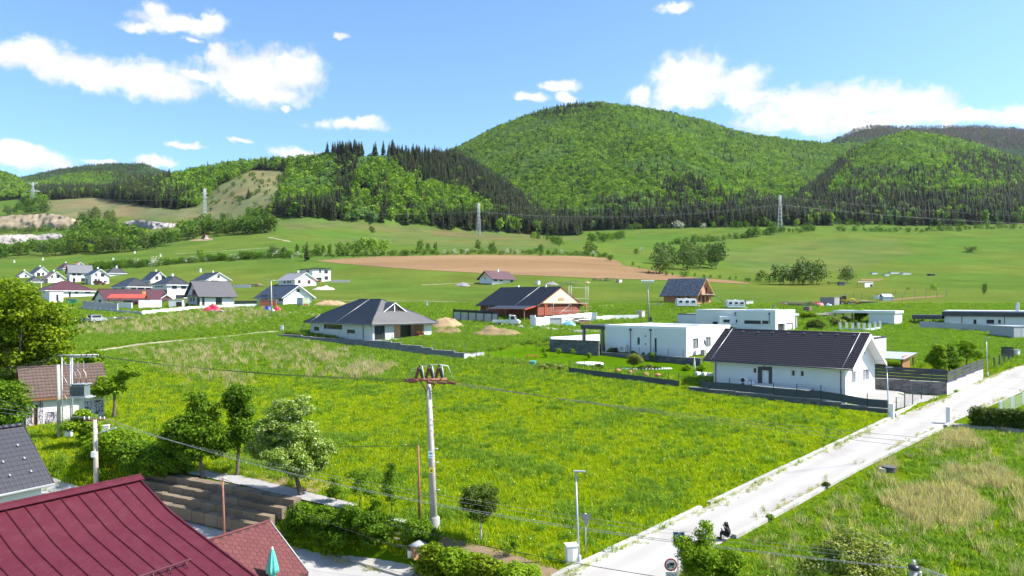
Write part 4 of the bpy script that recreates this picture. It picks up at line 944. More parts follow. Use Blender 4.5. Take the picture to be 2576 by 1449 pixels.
# ---- house with big dark roof, timber gable and scaffold
h = House('timber_gabled_house', 'dark red house with large black roof and raw timber gable behind scaffolding', c4(1160, 690), c4(440, 0)[0], c4(1690, 0)[0], c4(0, 505)[1], wall=BRICKD, dz=0.2)
wn(h, 'A', c4, (515, 525, 560, 580), (632, 528, 668, 568), frame=WHITEP)
h.gable('A', 0, TILEB, 0.9, 0.7, hr=h.hz('B', c4(1400, 0)[0], c4(0, 292)[1]), tile=TILEB, edge=WOODD)
B2 = h.LB / 2; mb = MB(); n = 14
for i in range(n):                                              # boards of the gable
 x0_, x1_ = h.LB * i / n, h.LB * (i + 1) / n - 0.02; f0 = 1 - abs(x0_ - B2) / B2; f1 = 1 - abs(x1_ - B2) / B2; H_ = h.hr - h.hw - 0.25
 b_ = MB().add([(x0_, -0.5, h.hw), (x1_, -0.5, h.hw), (x1_, -0.5, h.hw + max(0.02, H_ * f1)), (x0_, -0.5, h.hw + max(0.02, H_ * f0)), (x0_, -0.46, h.hw), (x1_, -0.46, h.hw), (x1_, -0.46, h.hw + max(0.02, H_ * f1)), (x0_, -0.46, h.hw + max(0.02, H_ * f0))], [(0, 1, 2, 3), (4, 7, 6, 5), (0, 4, 5, 1), (0, 3, 7, 4), (1, 5, 6, 2), (3, 2, 6, 7)])
 b_.build('board', M('raw_board', (0.72, 0.58, 0.36), 0.8, 0.12, 2), h.root)
MB().bx(B2 - 1.0, B2 + 1.0, -0.56, -0.502, h.hw + 0.7, h.hw + 1.5).build('gable_window', M('brown_board', (0.33, 0.24, 0.15), 0.8, 0.2, 3), h.root)
for x_ in (0.15, h.LB - 0.15):
 MB().bx(x_ - 0.12, x_ + 0.12, -2.2, -1.96, -1, h.hw).build('veranda_post', REDWOOD, h.root)
 MB().tube([(x_, -2.05, h.hw - 1.1), (x_ + (1.0 if x_ < B2 else -1.0), -2.05, h.hw - 0.1)], 0.09, 4).build('brace', REDWOOD, h.root)
MB().bx(-0.6, h.LB + 0.6, -2.2, -1.9, h.hw - 0.02, h.hw + 0.22).build('tie_beam', WOODD, h.root)
MB().bx(-0.2, h.LB + 0.2, -2.3, 0, -0.6, 0.02).build('veranda_slab', CONCR, h.root)
q = h.slopes[0]; a = Vector(q[0]).lerp(Vector(q[1]), 0.66); b = Vector(q[3]).lerp(Vector(q[2]), 0.66); MB().tube([a + Vector((-.02, 0, .12)), b + Vector((-.02, 0, .14))], 0.05, 5).build('conductor', STEEL, h.roof)
h.chimney(B2 + 0.3, h.LA * 0.72, h.hr - 0.5, h.hr + 0.5, WHITEP, 0.35); h.chimney(B2 - 0.1, h.LA * 0.22, h.hr - 0.5, h.hr + 0.5, WHITEP, 0.3)
mb = MB(); xw = -4.6; yl, yr_ = 0.2, h.LA * 0.62                 # lean-to carport
mb.slab([(xw, yr_, h.hw - 1.15), (xw, yl - 0.4, h.hw - 1.15), (0.02, yl - 0.4, h.hw - 0.25), (0.02, yr_, h.hw - 0.25)], 0.12, 0, 1)
cp = mb.build('carport_roof', [RBLACK, REDWOOD], h.root)
for yy in (yl, (yl + yr_) / 2, yr_ - 0.2): MB().bx(xw + 0.1, xw + 0.32, yy - 0.1, yy + 0.1, -1.2, h.hw - 1.25).build('carport_post', WOODD, h.root)
MB().bx(xw - 0.06, xw + 0.06, yl - 0.4, yl - 0.2, h.hw - 1.5, h.hw - 1.1).build('fascia', REDWOOD, h.root)
mb = MB(); mb.add([(xw, yl - 0.42, h.hw - 1.12), (0.02, yl - 0.42, h.hw - 0.2), (0.02, yl - 0.42, h.hw - 0.5), (xw, yl - 0.42, h.hw - 1.42), (xw, yl - 0.5, h.hw - 1.12), (0.02, yl - 0.5, h.hw - 0.2), (0.02, yl - 0.5, h.hw - 0.5), (xw, yl - 0.5, h.hw - 1.42)], [(0, 1, 2, 3), (4, 7, 6, 5), (0, 4, 5, 1), (3, 2, 6, 7), (0, 3, 7, 4)]); mb.build('barge_board', REDWOOD, cp)
TGH = h
# ---- brick shell with snow-grey speckled roof
h = House('brick_house', 'unfinished orange brick house with speckled steep roof and open window holes', c5(710, 455), c5(298, 0)[0], c5(890, 0)[0], c5(0, 302)[1], wall=BRICKR)
wn(h, 'A', c5, (472, 345, 500, 380), (570, 348, 620, 388), kind='hole', frame=CONCR, mull=0, depth=0.3)
wn(h, 'B', c5, (735, 345, 762, 405), (782, 342, 812, 438), (835, 343, 862, 402), kind='hole', frame=BRICKR, mull=0, depth=0.3)
SPECK = M('speckled_tile', (0.10, 0.10, 0.125), 0.6, 1.0, 1.9, dirt=(.36, .36, .4), dscale=2.6, damt=1.0)
h.gable('A', 0, SPECK, 0.9, 1.0, hr=h.hz('B', c5(800, 0)[0], c5(0, 122)[1]), edge=WOOD, tile=SPECK)
wn(h, 'B', c5, (748, 265, 775, 320), (818, 235, 845, 320), kind='hole', frame=BRICKR, mull=0, cut=False)
MB().bx(h.LB * 0.05, h.LB * 0.98, -1.5, -0.02, h.hw - 0.55, h.hw - 0.37).build('balcony_slab', CONCR, h.root)
MB().bx(-0.1, h.LB + 2.2, -3.0, -0.04, -1.6, 0.0).build('terrace_base', CONCR, h.root)
for q in ((470, 335, 502, 345), (565, 333, 635, 347)): h.fbox('lintel', 'A', c5(q[0], q[1]), c5(q[2], q[3]), -0.03, -0.002, CONCR)
mb = MB(); mb.tube([(h.LB + 1, -1.0, h.ze), (h.LB + 2.5, -1.6, h.hw * 0.5), (h.LB + 5, -2, 0.3), (h.LB + 7, -2.2, -0.3)], 0.09, 6); mb.build('drain_hose', DARKM, h.root)
BRK = h
# ---- flat-roofed group behind the white bungalow
h = House('flat_roofed_villa', 'large white flat-roofed house with garage behind the caravan', c5(1705, 800), c5(1165, 0)[0], c5(1950, 0)[0], c5(0, 522)[1], dz=0.3)
h.win('A', c5(1310, 650), c5(1520, 690), mull=3); h.win('A', c5(1535, 652), c5(1615, 690), mull=1)
h.win('B', c5(1735, 690), c5(1822, 780), 'hole', WHITEP, mull=0, depth=0.25); h.win('B', c5(1840, 680), c5(1925, 775), 'garage', DARKM, mull=0)
h.flat(0.3); h.pipe('A', c5(1200, 0)[0], c5(0, 550)[1], c5(0, 700)[1], hopper=True); h.pipe('A', c5(1628, 0)[0], c5(0, 555)[1], c5(0, 690)[1], hopper=True)
h.box('side_wing', 1.2, h.LB, h.LA, h.LA + 9, -1.6, h.hw - 0.12, WHITE); h.box('wing_parapet', 1.1, h.LB + 0.05, h.LA, h.LA + 9.1, h.hw - 0.118, h.hw + 0.02, WHITEP)
h.box('wing_window', 1.12, 1.198, h.LA + 1, h.LA + 5, 0.9, 1.8, GLASS)
h.box('porch_roof', h.LB, h.LB + 3.2, 0.5, 4.5, h.hw - 1.2, h.hw - 0.75, GREYR); h.box('porch_post', h.LB + 2.3, h.LB + 2.7, 0.7, 1.1, -1.5, h.hw - 1.2, GREYR)
for i in range(4): h.box('solar_panel', 1.0 + i * 1.7, 2.5 + i * 1.7, h.LA * 0.3, h.LA * 0.75, h.hw + 0.06, h.hw + 0.16, M('solar_glass'), h.roof)
mb = MB(); mb.tube([(2, 1.5, h.hw - .3), (2, 1.5, h.hw + 0.9)], 0.04, 6); mb.lathe([(0.05, 0), (0.35, 0.1), (0.5, 0.28)], 12, (2, 1.3, h.hw + 0.7)); mb.build('satellite_dish', DARKM, h.roof)
VIL = h
h = House('flat_roofed_annex', 'small grey and white box-shaped garage left of the large flat-roofed house', c5(803, 715), c5(470, 0)[0], c5(943, 0)[0], c5(0, 570)[1], dz=0.2, cat='garage')
h.flat(0.15, cap=DARKM, capw=0.15); h.wallo.data.materials.clear(); h.wallo.data.materials.append(M('pale_grey_render', (0.62, 0.63, 0.66), 0.9, 0.04, 1))
# ---- white garage with long canopy roof
h = House('white_garage', 'white garage with long flat canopy roof standing in the meadow', c6(948, 488), c6(625, 0)[0], c6(1043, 0)[0], c6(0, 335)[1], cat='garage')
h.walls(); h.plinth(0.35, CONCR); A, B = h.LA, h.LB
MB().bx(-0.35, B + 0.25, -0.25, A + 7.5, h.hw, h.hw + 0.55).build('canopy_roof', M('canopy_white', (0.72, 0.72, 0.72), 0.7, 0.06, 1), h.root)
for yy in (A + 3.5, A + 7.2):
 for xx in (0, B - 0.2): MB().bx(xx - 0.1, xx + 0.1, yy - 0.1, yy + 0.1, -1.2, h.hw).build('canopy_post', DARKM, h.root)
# ---- grey-trimmed flat house at the right edge
h = House('dark_trimmed_flat_house', 'white flat-roofed house with dark fascia at the right edge behind a grey wall', c6(2900, 560), c6(1575, 0)[0], c6(3400, 0)[0], c6(0, 318)[1], yaw=R(52), LB=9)
wn(h, 'A', c6, (1940, 412, 1978, 466), (2104, 414, 2200, 462), (2250, 416, 2285, 460))
h.walls(); A, B = h.LA, h.LB; MB().bx(-0.45, B + 0.4, -0.4, A + 0.4, h.hw - 1.05, h.hw - 0.1).build('fascia', DARKM, h.root)
h.roof = MB().bx(-0.3, B + 0.2, -0.3, A + 0.2, h.hw - 0.1, h.hw + 0.16).build('roof', M('flat_roof_membrane'), h.root)
MB().bx(-1.2, 5, A + 0.4, A + 6, h.hw - 1.75, h.hw - 0.85).build('canopy_roof', DARKM, h.root)
for yy in (A + 2, A + 4, A + 5.6): MB().bx(-0.9, -0.6, yy - 0.15, yy + 0.15, -1, h.hw - 1.75).build('canopy_post', DARKM, h.root)
for px in (1795, 2330): h.pipe('A', c6(px, 0)[0], c6(0, 345)[1], c6(0, 470)[1])
t = h.along('A', c6(2485, 0)[0]); mb = MB(); mb.bx(2.0, 2.6, t - 0.3, t + 0.3, h.hw, h.hw + 1.5); mb.lathe([(0.2, 0), (0.3, .15), (0.05, .4)], 8, (2.3, t, h.hw + 1.5)); mb.build('chimney', GREYR, h.roof)
# annex with parapet and metal carport behind the white bungalow
h = House('white_annex', 'white box-shaped annex rising behind the gable of the white bungalow', c6(700, 900), c6(560, 0)[0], c6(843, 0)[0], c6(0, 640)[1], dz=0.3, cat='annex', LA=3.5)
h.flat(0.2, cap=DARKM, capw=0.2)
DIM = M('dim_pane', (0.022, 0.025, 0.032), 0.35, 0.2, 1)
# ---- the far houses of the estate
def far(name, label, c, C, xl, xr, yt, kind, yr, mat, wall=None, yaw=YAW, A=(), B=(), ch=True, o=0.6, gut=False, frame=None):
 h = House(name, label, c(*C), c(xl, 0)[0], c(xr, 0)[0], c(0, yt)[1], yaw=yaw, wall=wall)
 for f, L in (('A', A), ('B', B)):
  for q in L: wx, wy = (q[2] - q[0]) * .12, (q[3] - q[1]) * .12; h.win(f, c(q[0] - wx, q[1] - wy), c(q[2] + wx, q[3] + wy), mat=DIM, frame=frame, mull=q[4] if len(q) > 4 else None, cut=True)
 if kind == 'hip': h.hip(c(0, yr)[1], mat, o, gut=gut)
 elif kind == 'flat': h.flat(0.2, cap=DARKM)
 else: h.gable(kind, c(0, yr)[1], mat, o, o, edge=WHITEP if kind == 'A' else None, gut=gut)
 if ch and kind != 'flat': h.chimney(h.LB * 0.55, h.LA * 0.5, h.hr - 0.8, h.hr + 0.9, WHITEP, 0.55)
 return h
far('small_gabled_house', 'small white gabled house at the far left above the big tree', cA, (185, 207), 152, 298, 178, 'A', 146, RMAROON, B=[(235, 180, 252, 196)])
far('gabled_house', 'white house with dark roof and chimney at the back left', cA, (330, 192), 268, 478, 160, 'A', 106, RBLACK, B=[(352, 160, 378, 185), (400, 158, 416, 180)])
far('cream_house', 'cream gabled house with reddish brown roof above the big tree', cA, (455, 256), 395, 612, 203, 'A', 150, roof_mat('brown_roof', (0.20, 0.10, 0.085)), CREAM, B=[(486, 185, 500, 202), (538, 182, 560, 205)])
far('low_dark_garage', 'low white garage with flat dark roof left of the cream house', cA, (300, 262), 255, 395, 232, 'hip', 195, RBLACK, ch=False)
far('two_storey_house', 'tall white house with dark roof and two dormers at the back', cA, (660, 247), 632, 872, 143, 'B', 84, RBLUE, B=[(686, 162, 714, 182), (733, 162, 762, 182), (690, 212, 712, 240), (770, 212, 800, 238)], ch=False)
far('brown_roofed_house', 'house with dark brown roof behind the tall white house', cA, (600, 140), 545, 690, 108, 'hip', 70, RMAROON, CREAM, B=[(610, 112, 640, 126)])
far('red_roofed_house', 'small white house with bright red roof farthest back', cA, (715, 100), 682, 800, 84, 'A', 60, RRED, ch=False)
far('white_gable_house', 'white two-storey gabled house with pale blue shaded side', cA, (866, 270), 803, 1033, 178, 'A', 127, RBLUE, B=[(904, 168, 916, 190), (957, 168, 986, 192), (896, 222, 916, 264), (930, 222, 945, 262), (985, 235, 1008, 247)], A=[(812, 222, 830, 262, 0)])
far('hipped_white_house', 'low white house with dark pyramid roof at the back of the estate', cA, (1035, 192), 1000, 1190, 152, 'hip', 110, RBLACK, B=[(1097, 155, 1115, 168)])
far('maroon_bungalow', 'long white bungalow with wide maroon hipped roof behind the green container', cA, (440, 398), 350, 893, 318, 'hip', 240, RMAROON, B=[(652, 327, 668, 378, 0), (714, 324, 736, 350), (812, 324, 850, 348)], ch=False)
far('striped_garage', 'white garage with grey bands in front of the long maroon bungalow', cA, (470, 442), 425, 598, 332, 'flat', 0, RBLACK, B=[(534, 370, 552, 418, 0)])
far('maroon_gabled_house', 'cream house with long maroon gabled roof behind the panel fence', cA, (1000, 458), 893, 1590, 405, 'B', 318, RMAROON, CREAM, B=[(1180, 412, 1290, 440, 2), (1330, 414, 1400, 442, 1)], A=[(936, 414, 956, 440)], ch=False)
far('maroon_pavilion', 'small pavilion with low maroon roof right of the maroon gabled house', cB, (290, 430), 240, 430, 410, 'A', 362, RMAROON, WOOD, ch=False)
far('black_hipped_house', 'white two-storey house with black hipped roof behind the maroon gabled house', cA, (1208, 332), 1065, 1440, 280, 'hip', 212, RBLACK, B=[(1244, 284, 1282, 314, 1), (1310, 280, 1358, 322, 1), (1386, 283, 1424, 312, 1)], A=[(1078, 288, 1086, 305, 0), (1094, 288, 1102, 305, 0), (1150, 286, 1176, 316, 1)], ch=False)
far('dark_gabled_house', 'white house with dark gabled roof peeking over the black hipped houses', cB, (215, 258), 130, 385, 222, 'A', 150, RBLACK, B=[(262, 194, 286, 222), (320, 192, 346, 220)])
far('black_hipped_villa', 'white two-storey villa with black hipped roof left of the grey-roofed house', cB, (372, 408), 232, 592, 260, 'hip', 196, RBLACK, B=[(420, 267, 458, 305, 1), (507, 267, 546, 305, 1), (458, 372, 520, 402, 1)], A=[(262, 278, 272, 294, 0), (284, 278, 296, 294, 0), (310, 276, 323, 293, 0), (240, 324, 360, 350, 3)])
far('low_gabled_house', 'low white house with dark roof and broad gable behind the grey-roofed house', cB, (745, 252), 615, 975, 222, 'A', 160, RBLACK, B=[(848, 186, 866, 206, 0), (790, 232, 850, 244, 1)])
h = far('grey_roofed_house', 'white house with steep dark grey roof and large glazed gable behind the red tarpaulin', cB, (680, 478), 560, 1003, 362, 'B', 240, RGREY, B=[(703, 397, 724, 474, 0), (836, 393, 884, 471, 1)], A=[(655, 400, 678, 470, 0), (588, 402, 600, 425, 0), (616, 400, 628, 424, 0)], ch=False, o=0.8, gut=True)
h.win('A', cB(610, 318), cB(652, 380), cut=False, mull=1); MB().bx(-3.0, -0.02, 0, h.LA * 0.9, h.hw - 0.35, h.hw - 0.2).build('porch_roof', DARKM, h.root); MB().bx(-2.9, -2.8, 0.3, 0.4, -1, h.hw - 0.35).build('porch_post', DARKM, h.root)
h = far('blue_roofed_house', 'white house with blue-grey gabled roof behind the rusty trailer', r2, (275, 752), 12, 563, 658, 'A', 555, RBLUE, A=[(60, 655, 118, 712, 0), (232, 672, 268, 706, 0), (184, 658, 212, 684, 0)], ch=False, gut=True, o=0.9)
h.win('B', r2(408, 590), r2(438, 620), cut=False, mull=0)
h = far('pale_roofed_house', 'unfinished white house with pale grey roof and orange scaffold', r2, (392, 572), 222, 606, 490, 'A', 428, RPALE, A=[(282, 505, 295, 530, 0), (315, 505, 327, 530, 0), (338, 505, 348, 530, 0)], B=[(424, 503, 447, 528, 0), (520, 505, 546, 532, 0)])
h = far('flat_two_storey_house', 'tall white house with flat sloping roof and solar panel at the edge of the field', r2, (570, 525), 447, 752, 385, 'flat', 0, RBLACK, A=[(505, 403, 517, 418, 0), (523, 402, 534, 418, 0)], B=[(637, 400, 652, 428, 0), (690, 404, 720, 430), (610, 478, 655, 518, 0), (692, 464, 722, 492)])
MB().slab([(-1.0, h.LA + 0.5, h.hw + 0.05), (-1.0, -0.8, h.hw + 0.12), (h.LB + 0.6, -0.8, h.hw + 0.75), (h.LB + 0.6, h.LA + 0.5, h.hw + 0.65)], 0.2).build('sloping_roof', RBLACK, h.root); MB().box((h.LB * 0.45, h.LA * 0.4, h.hw + 0.95), (3.4, 1.8, 0.1), ry=-0.25).build('solar_panel', GLASS, h.root)
h = far('field_edge_house', 'white house shell with maroon roof and pine gable before the ploughed field', c4, (585, 264), 430, 860, 172, 'B', 98, RMAROON, B=[(612, 180, 650, 215, 1), (685, 180, 722, 215, 1), (820, 185, 845, 235, 0)], A=[(490, 176, 503, 188, 0)], ch=True, o=1.0, gut=True)
MB().add([(-0.05, 0, h.hw), (-0.05, h.LA, h.hw), (-0.05, h.LA / 2, h.hr - 0.15)], [(0, 2, 1)]).build('gable_boarding', M('raw_board', ), h.root); h.plinth(0.6, CONCR)
h = far('field_hut', 'little hut with pyramid roof on bare soil below the quarry woods', r1, (2062, 90), 2034, 2098, 66, 'hip', 40, RMAROON, M('hut_wood', (0.3, 0.12, 0.08), 0.9), B=[(2066, 68, 2088, 84, 0)], ch=False, o=0.8)
h = far('allotment_shed', 'white allotment shed with flat roof and open porch in the far meadow', r4, (975, 572), 968, 1056, 520, 'flat', 0, RBLACK, B=[(1028, 545, 1052, 570, 0)], yaw=R(30))
MB().bx(-5, h.LB, -0.2, h.LA, h.hw - 0.1, h.hw + 0.25).build('porch_roof', M('porch_grey', (0.5, 0.45, 0.42), 0.9), h.root)
for xx in (-4.8, -3, -1.2): MB().bx(xx, xx + 0.15, 0, 0.15, -1, h.hw - 0.1).build('porch_post', WOODD, h.root)
h = far('dark_field_shed', 'small dark open shed left of the white allotment shed', r4, (720, 556), 700, 780, 518, 'flat', 0, RBLACK, M('weathered_wood', (0.12, 0.11, 0.11), 0.9, 0.2, 3), yaw=R(25), B=[(728, 526, 765, 552, 0)])
# ------------------------------------------------------------------ walls and fences
CUBE = MB().box((0, 0, 0), (1, 1, 1)); _cubes = {}
def cube_mesh(mat):
 if mat.name not in _cubes: _cubes[mat.name] = CUBE.mesh('block', mat)
 return _cubes[mat.name]
def P2(px, drop=0.0): return Vector(plane(px[0], px[1], drop))
def zat(pt, py): return CAMZ + (YH - py) / F * pt.y
def block_wall(name, label, p0, p1, tops, mats, th=0.3, bl=0.5, bh=0.24, cop=None, seed=1, group=None, deep=0.35):
 """wall of single blocks from p0 to p1 (world xy); tops = [(fraction, height above ground z), ...] stepwise"""
 rg = np.random.default_rng(seed); d = p1 - p0; L = d.length; yaw = math.atan2(d.y, d.x); z0 = float(hgt(np.array([p0.x]), np.array([p0.y]))[0])
 r = thing(name, label, 'wall', (p0.x, p0.y, z0), yaw, group)
 nb = int(L / bl); gz = SLOPE * (p0.y + d.y * (np.arange(nb) + 0.5) / nb) - z0
 for k in range(len(tops)):
  f0, zt = tops[k]; f1 = tops[k + 1][0] if k + 1 < len(tops) else 1.0
  if cop: MB().bx(f0 * L, f1 * L, -0.03, th + 0.03, zt - z0, zt - z0 + 0.06).build('coping', cop, r)
  ncs = int((zt - z0 - gz.min() + deep) / bh) + 1
  for c in range(ncs):
   z = zt - z0 - (c + 0.5) * bh; s = f0 * L - (bl / 2 if c % 2 else 0)
   while s < f1 * L - 0.02:
    a, b = max(s, f0 * L), min(s + bl, f1 * L); s += bl
    if b - a < 0.05: continue
    i = min(nb - 1, int((a + b) / 2 / L * nb))
    if z + bh / 2 < gz[i] - 0.1: continue
    o = link('block', cube_mesh(mats[int(rg.integers(len(mats)))]), r, ((a + b) / 2, th / 2 + rg.normal() * 0.004, z)); o.scale = (b - a - 0.014, th, bh - 0.014)
 return r
BLK = [M('block_%d' % i, c, 0.95, 0.15, 4, 0.2, 30) for i, c in enumerate([(0.19, 0.192, 0.2), (0.16, 0.163, 0.17), (0.225, 0.222, 0.22)])]
BLKD = [M('dark_block_%d' % i, c, 0.95, 0.2, 4, 0.2, 30) for i, c in enumerate([(0.12, 0.12, 0.122), (0.095, 0.098, 0.102), (0.145, 0.142, 0.14)])]
BLKB = [M('brown_block_%d' % i, c, 0.95, 0.2, 4, 0.2, 30) for i, c in enumerate([(0.2, 0.175, 0.17), (0.15, 0.135, 0.13), (0.24, 0.22, 0.21)])]
FGREEN = M('green_fence_steel', (0.02, 0.05, 0.035), 0.5, 0.1, 3); FGREY = M('grey_fence_steel', (0.16, 0.17, 0.18), 0.5, 0.1, 3)
def fence(name, label, pts, h, mat, wires=7, r=0.03, gap=None, strip_h=0, strip_mat=None, verts=True, cap=False):
 """posts at world points (base), welded wire panels between them, optional privacy strip"""
 o0 = Vector(pts[0]); root = thing(name, label, 'fence', o0)
 for p in pts:
  q = Vector(p) - o0; MB().box((q.x, q.y, q.z + h / 2 - 0.1), (r * 2, r * 2, h + 0.2)).build('post', mat, root)
 for a, b in zip(pts[:-1], pts[1:]):
  a, b = Vector(a) - o0, Vector(b) - o0; d = b - a; L = d.length
  if L > 9: continue
  mb = MB(); w = 0.006
  for i in range(wires):
   z = 0.06 + (h - 0.12) * i / max(1, wires - 1); mb.tube([a + Vector((0, 0, z)), b + Vector((0, 0, z))], w, 3, cap=False, smooth=False)
  if verts:
   n = max(2, int(L / 0.3))
   for i in range(1, n): q = a + d * (i / n); mb.tube([q + Vector((0, 0, .05)), q + Vector((0, 0, h - .05))], 0.0045, 3, cap=False, smooth=False)
  if wires or verts: mb.build('wire_panel', mat, root)
  if strip_h:
   n = Vector((-d.y, d.x, 0)).normalized() * 0.02; q = [a + d * .01 + n, b - d * .01 + n]
   MB().add([q[0] + Vector((0, 0, .03)), q[1] + Vector((0, 0, .03)), q[1] + Vector((0, 0, strip_h)), q[0] + Vector((0, 0, strip_h)), q[0] - n * .6 + Vector((0, 0, .03)), q[1] - n * .6 + Vector((0, 0, .03)), q[1] - n * .6 + Vector((0, 0, strip_h)), q[0] - n * .6 + Vector((0, 0, strip_h))], [(0, 1, 2, 3), (7, 6, 5, 4), (0, 4, 5, 1), (3, 2, 6, 7), (0, 3, 7, 4), (1, 5, 6, 2)]).build('privacy_strip', strip_mat, root)
 return root
def on_line(p0, p1, pxs):
 """world xy points on the line p0-p1 seen at image columns pxs"""
 out = []
 for px in pxs:
  u = (px - CX) / F; d = p1 - p0; t = (u * p0.y - p0.x) / (d.x - u * d.y); out.append(p0 + d * t)
 return out
# stepped retaining wall of the grey bungalow
w0, w1 = P2(c3(-60, 592)), P2(c3(2295, 885)); Lw = (w1 - w0).length
def steps(p0, p1, c, seq):
 res = []
 for (x, y) in seq:
  q = on_line(p0, p1, [c(x, y)[0]])[0]; res.append(((q - p0).length / (p1 - p0).length if (q - p0).dot(p1 - p0) > 0 else 0.0, zat(q, c(x, y)[1])))
 return res
tp = steps(w0, w1, c3, [(-60, 562), (250, 588), (370, 604), (700, 622), (1000, 640), (1370, 662), (1495, 690), (1755, 724), (1888, 752), (2170, 792)])
tp = [(f, (z + (tp[i + 1][1] if i + 1 < len(tp) else z - 0.15)) / 2) for i, (f, z) in enumerate(tp)]; tp[0] = (0.0, tp[0][1])
block_wall('retaining_wall', 'stepped grey block retaining wall in front of the hipped bungalow', w0, w1, tp, BLK, cop=CONCR)
w2 = w1 + Vector((math.cos(YAW), math.sin(YAW))) * 4.2
block_wall('retaining_wall', 'short sunlit end of the stepped block wall', w1 + (w2 - w1) * 0.002, w2, [(0.0, tp[-1][1] - 0.1)], [M('sunlit_block', (0.52, 0.51, 0.5), 0.95, 0.12, 4)], cop=CONCR, seed=3)  # sunlight on the wall end is put into a paler block colour
pp = on_line(w0, w1, [c3(x, 0)[0] for x in (420, 515, 612, 715, 818, 925, 1145, 1262, 1382, 1500, 1632, 1760, 1895, 2032, 2178, 2295)])
def top_at(tp, f):
 z = tp[0][1]
 for a, b in tp:
  if f >= a - 1e-6: z = b
 return z
fence('wall_fence', 'thin grey posts standing on the stepped block wall', [(p.x + .1, p.y + .12, top_at(tp, (p - w0).length / Lw) + .06) for p in pp], 1.35, FGREY, wires=0, verts=False, r=0.028)
def ground_fence(name, label, c, seq, h, mat, **k): return fence(name, label, [tuple(G(*c(x, y))) for x, y in seq], h, mat, **k)
ground_fence('meadow_fence', 'row of thin green fence posts right of the stepped wall', c4, [(390, 1185), (540, 1210), (700, 1255), (860, 1262), (1000, 1110), (1140, 1105), (1275, 1040), (1300, 1050)], 1.6, FGREEN, wires=3, verts=False, r=0.025)
ground_fence('boundary_fence', 'row of grey posts on a low kerb behind the hipped bungalow', c3, [(1970, 560), (2083, 572), (2197, 580), (2316, 590), (2435, 600), (2560, 612)], 1.6, FGREY, wires=0, verts=False, r=0.025)
ground_fence('site_fence', 'thin posts along the meadow left of the hipped bungalow', c3, [(-230, 560), (55, 565), (142, 563), (233, 565), (322, 575)], 1.55, FGREY, wires=2, verts=False, r=0.022)
# garden wall of the flat-roofed house
g0, g1, g2 = P2(c2(150, 615)), P2(c2(800, 668)), P2(c2(2050, 805))
tg = steps(g0, g2, c2, [(155, 440), (480, 470)]); zf = zat(g1, c2(0, 640)[1])
block_wall('garden_wall', 'tall dark block wall with dog kennel niche left of the flat-roofed house', g0, g0 + (g2 - g0) * ((g1 - g0).length / (g2 - g0).length), [(0, zat(g0, c2(0, 470)[1]) )], BLKD, seed=4, bl=0.5, cop=DARKM)
block_wall('garden_wall', 'low dark block wall between the lawn and the flat-roofed house', g1, g2, [(0.0, zat(g1, c2(0, 634)[1])), (0.33, zat(g1 + (g2 - g1) * .35, c2(0, 660)[1])), (0.66, zat(g1 + (g2 - g1) * .7, c2(0, 688)[1]))], BLKD, seed=5, cop=CONCR)
B_ = Vector((math.cos(YAW), math.sin(YAW))); q = g0 + B_ * 0.35
zt = zat(g0, c2(0, 440)[1]); L_ = 13.0
o = MB().bx(0, L_, 0, 0.25, -1.5, 0).build('white_boundary_wall', WHITE, None, (q.x, q.y, zt), YAW, label='long white wall catching the sun left of the flat-roofed house', cat='wall')
pg = on_line(g1, g2, [c2(x, 0)[0] for x in (925, 1098, 1272, 1450, 1635, 1826)])
fence('terrace_fence', 'green mesh fence on the dark wall before the flat-roofed house', [(p.x + .1, p.y + .15, zat(g1 + (g2 - g1) * .6, c2(0, 676)[1])) for p in pg], 1.1, FGREEN, wires=5)
# long fence between lawn and meadow with dark privacy strips
f0, f1 = P2(c2(395, 890)), P2(c2(1780, 1065))
fp = on_line(f0, f1, [c2(x, 0)[0] for x in (395, 587, 785, 985, 1197, 1415, 1643, 1775)])
STRIP = M('privacy_fabric', (0.055, 0.065, 0.085), 0.6, 0.15, 5)
fence('garden_fence', 'green post fence with dark privacy strip between lawn and meadow', [(p.x, p.y, SLOPE * p.y) for p in fp], 1.75, FGREEN, strip_h=0.72, strip_mat=STRIP, r=0.035)
e0, e1 = P2(c1(-30, 885)), P2(c1(2470, 1175))
tf = steps(e0, e1, c1, [(-30, 838), (218, 872), (560, 905), (1028, 950), (1630, 1010), (1885, 1055), (2210, 1098)])
tf = [(f, (z + (tf[i + 1][1] if i + 1 < len(tf) else z - 0.1)) / 2) for i, (f, z) in enumerate(tf)]; tf[0] = (0.0, tf[0][1])
block_wall('fence_wall', 'low dark block wall under the fence of the white bungalow', e0, e1, tf, BLKD, seed=6, cop=CONCR, bl=0.6)
fp = on_line(e0, e1, [c1(x, 0)[0] for x in (105, 220, 475, 748, 1028, 1322, 1625, 1880, 2210, 2470)]); Le = (e1 - e0).length
fence('bungalow_fence', 'green mesh fence with grey privacy strip in front of the white bungalow', [(p.x + .1, p.y + .12, top_at(tf, (p - e0).length / Le) + .06) for p in fp], 1.45, FGREEN, strip_h=0.85, strip_mat=STRIP, r=0.035)
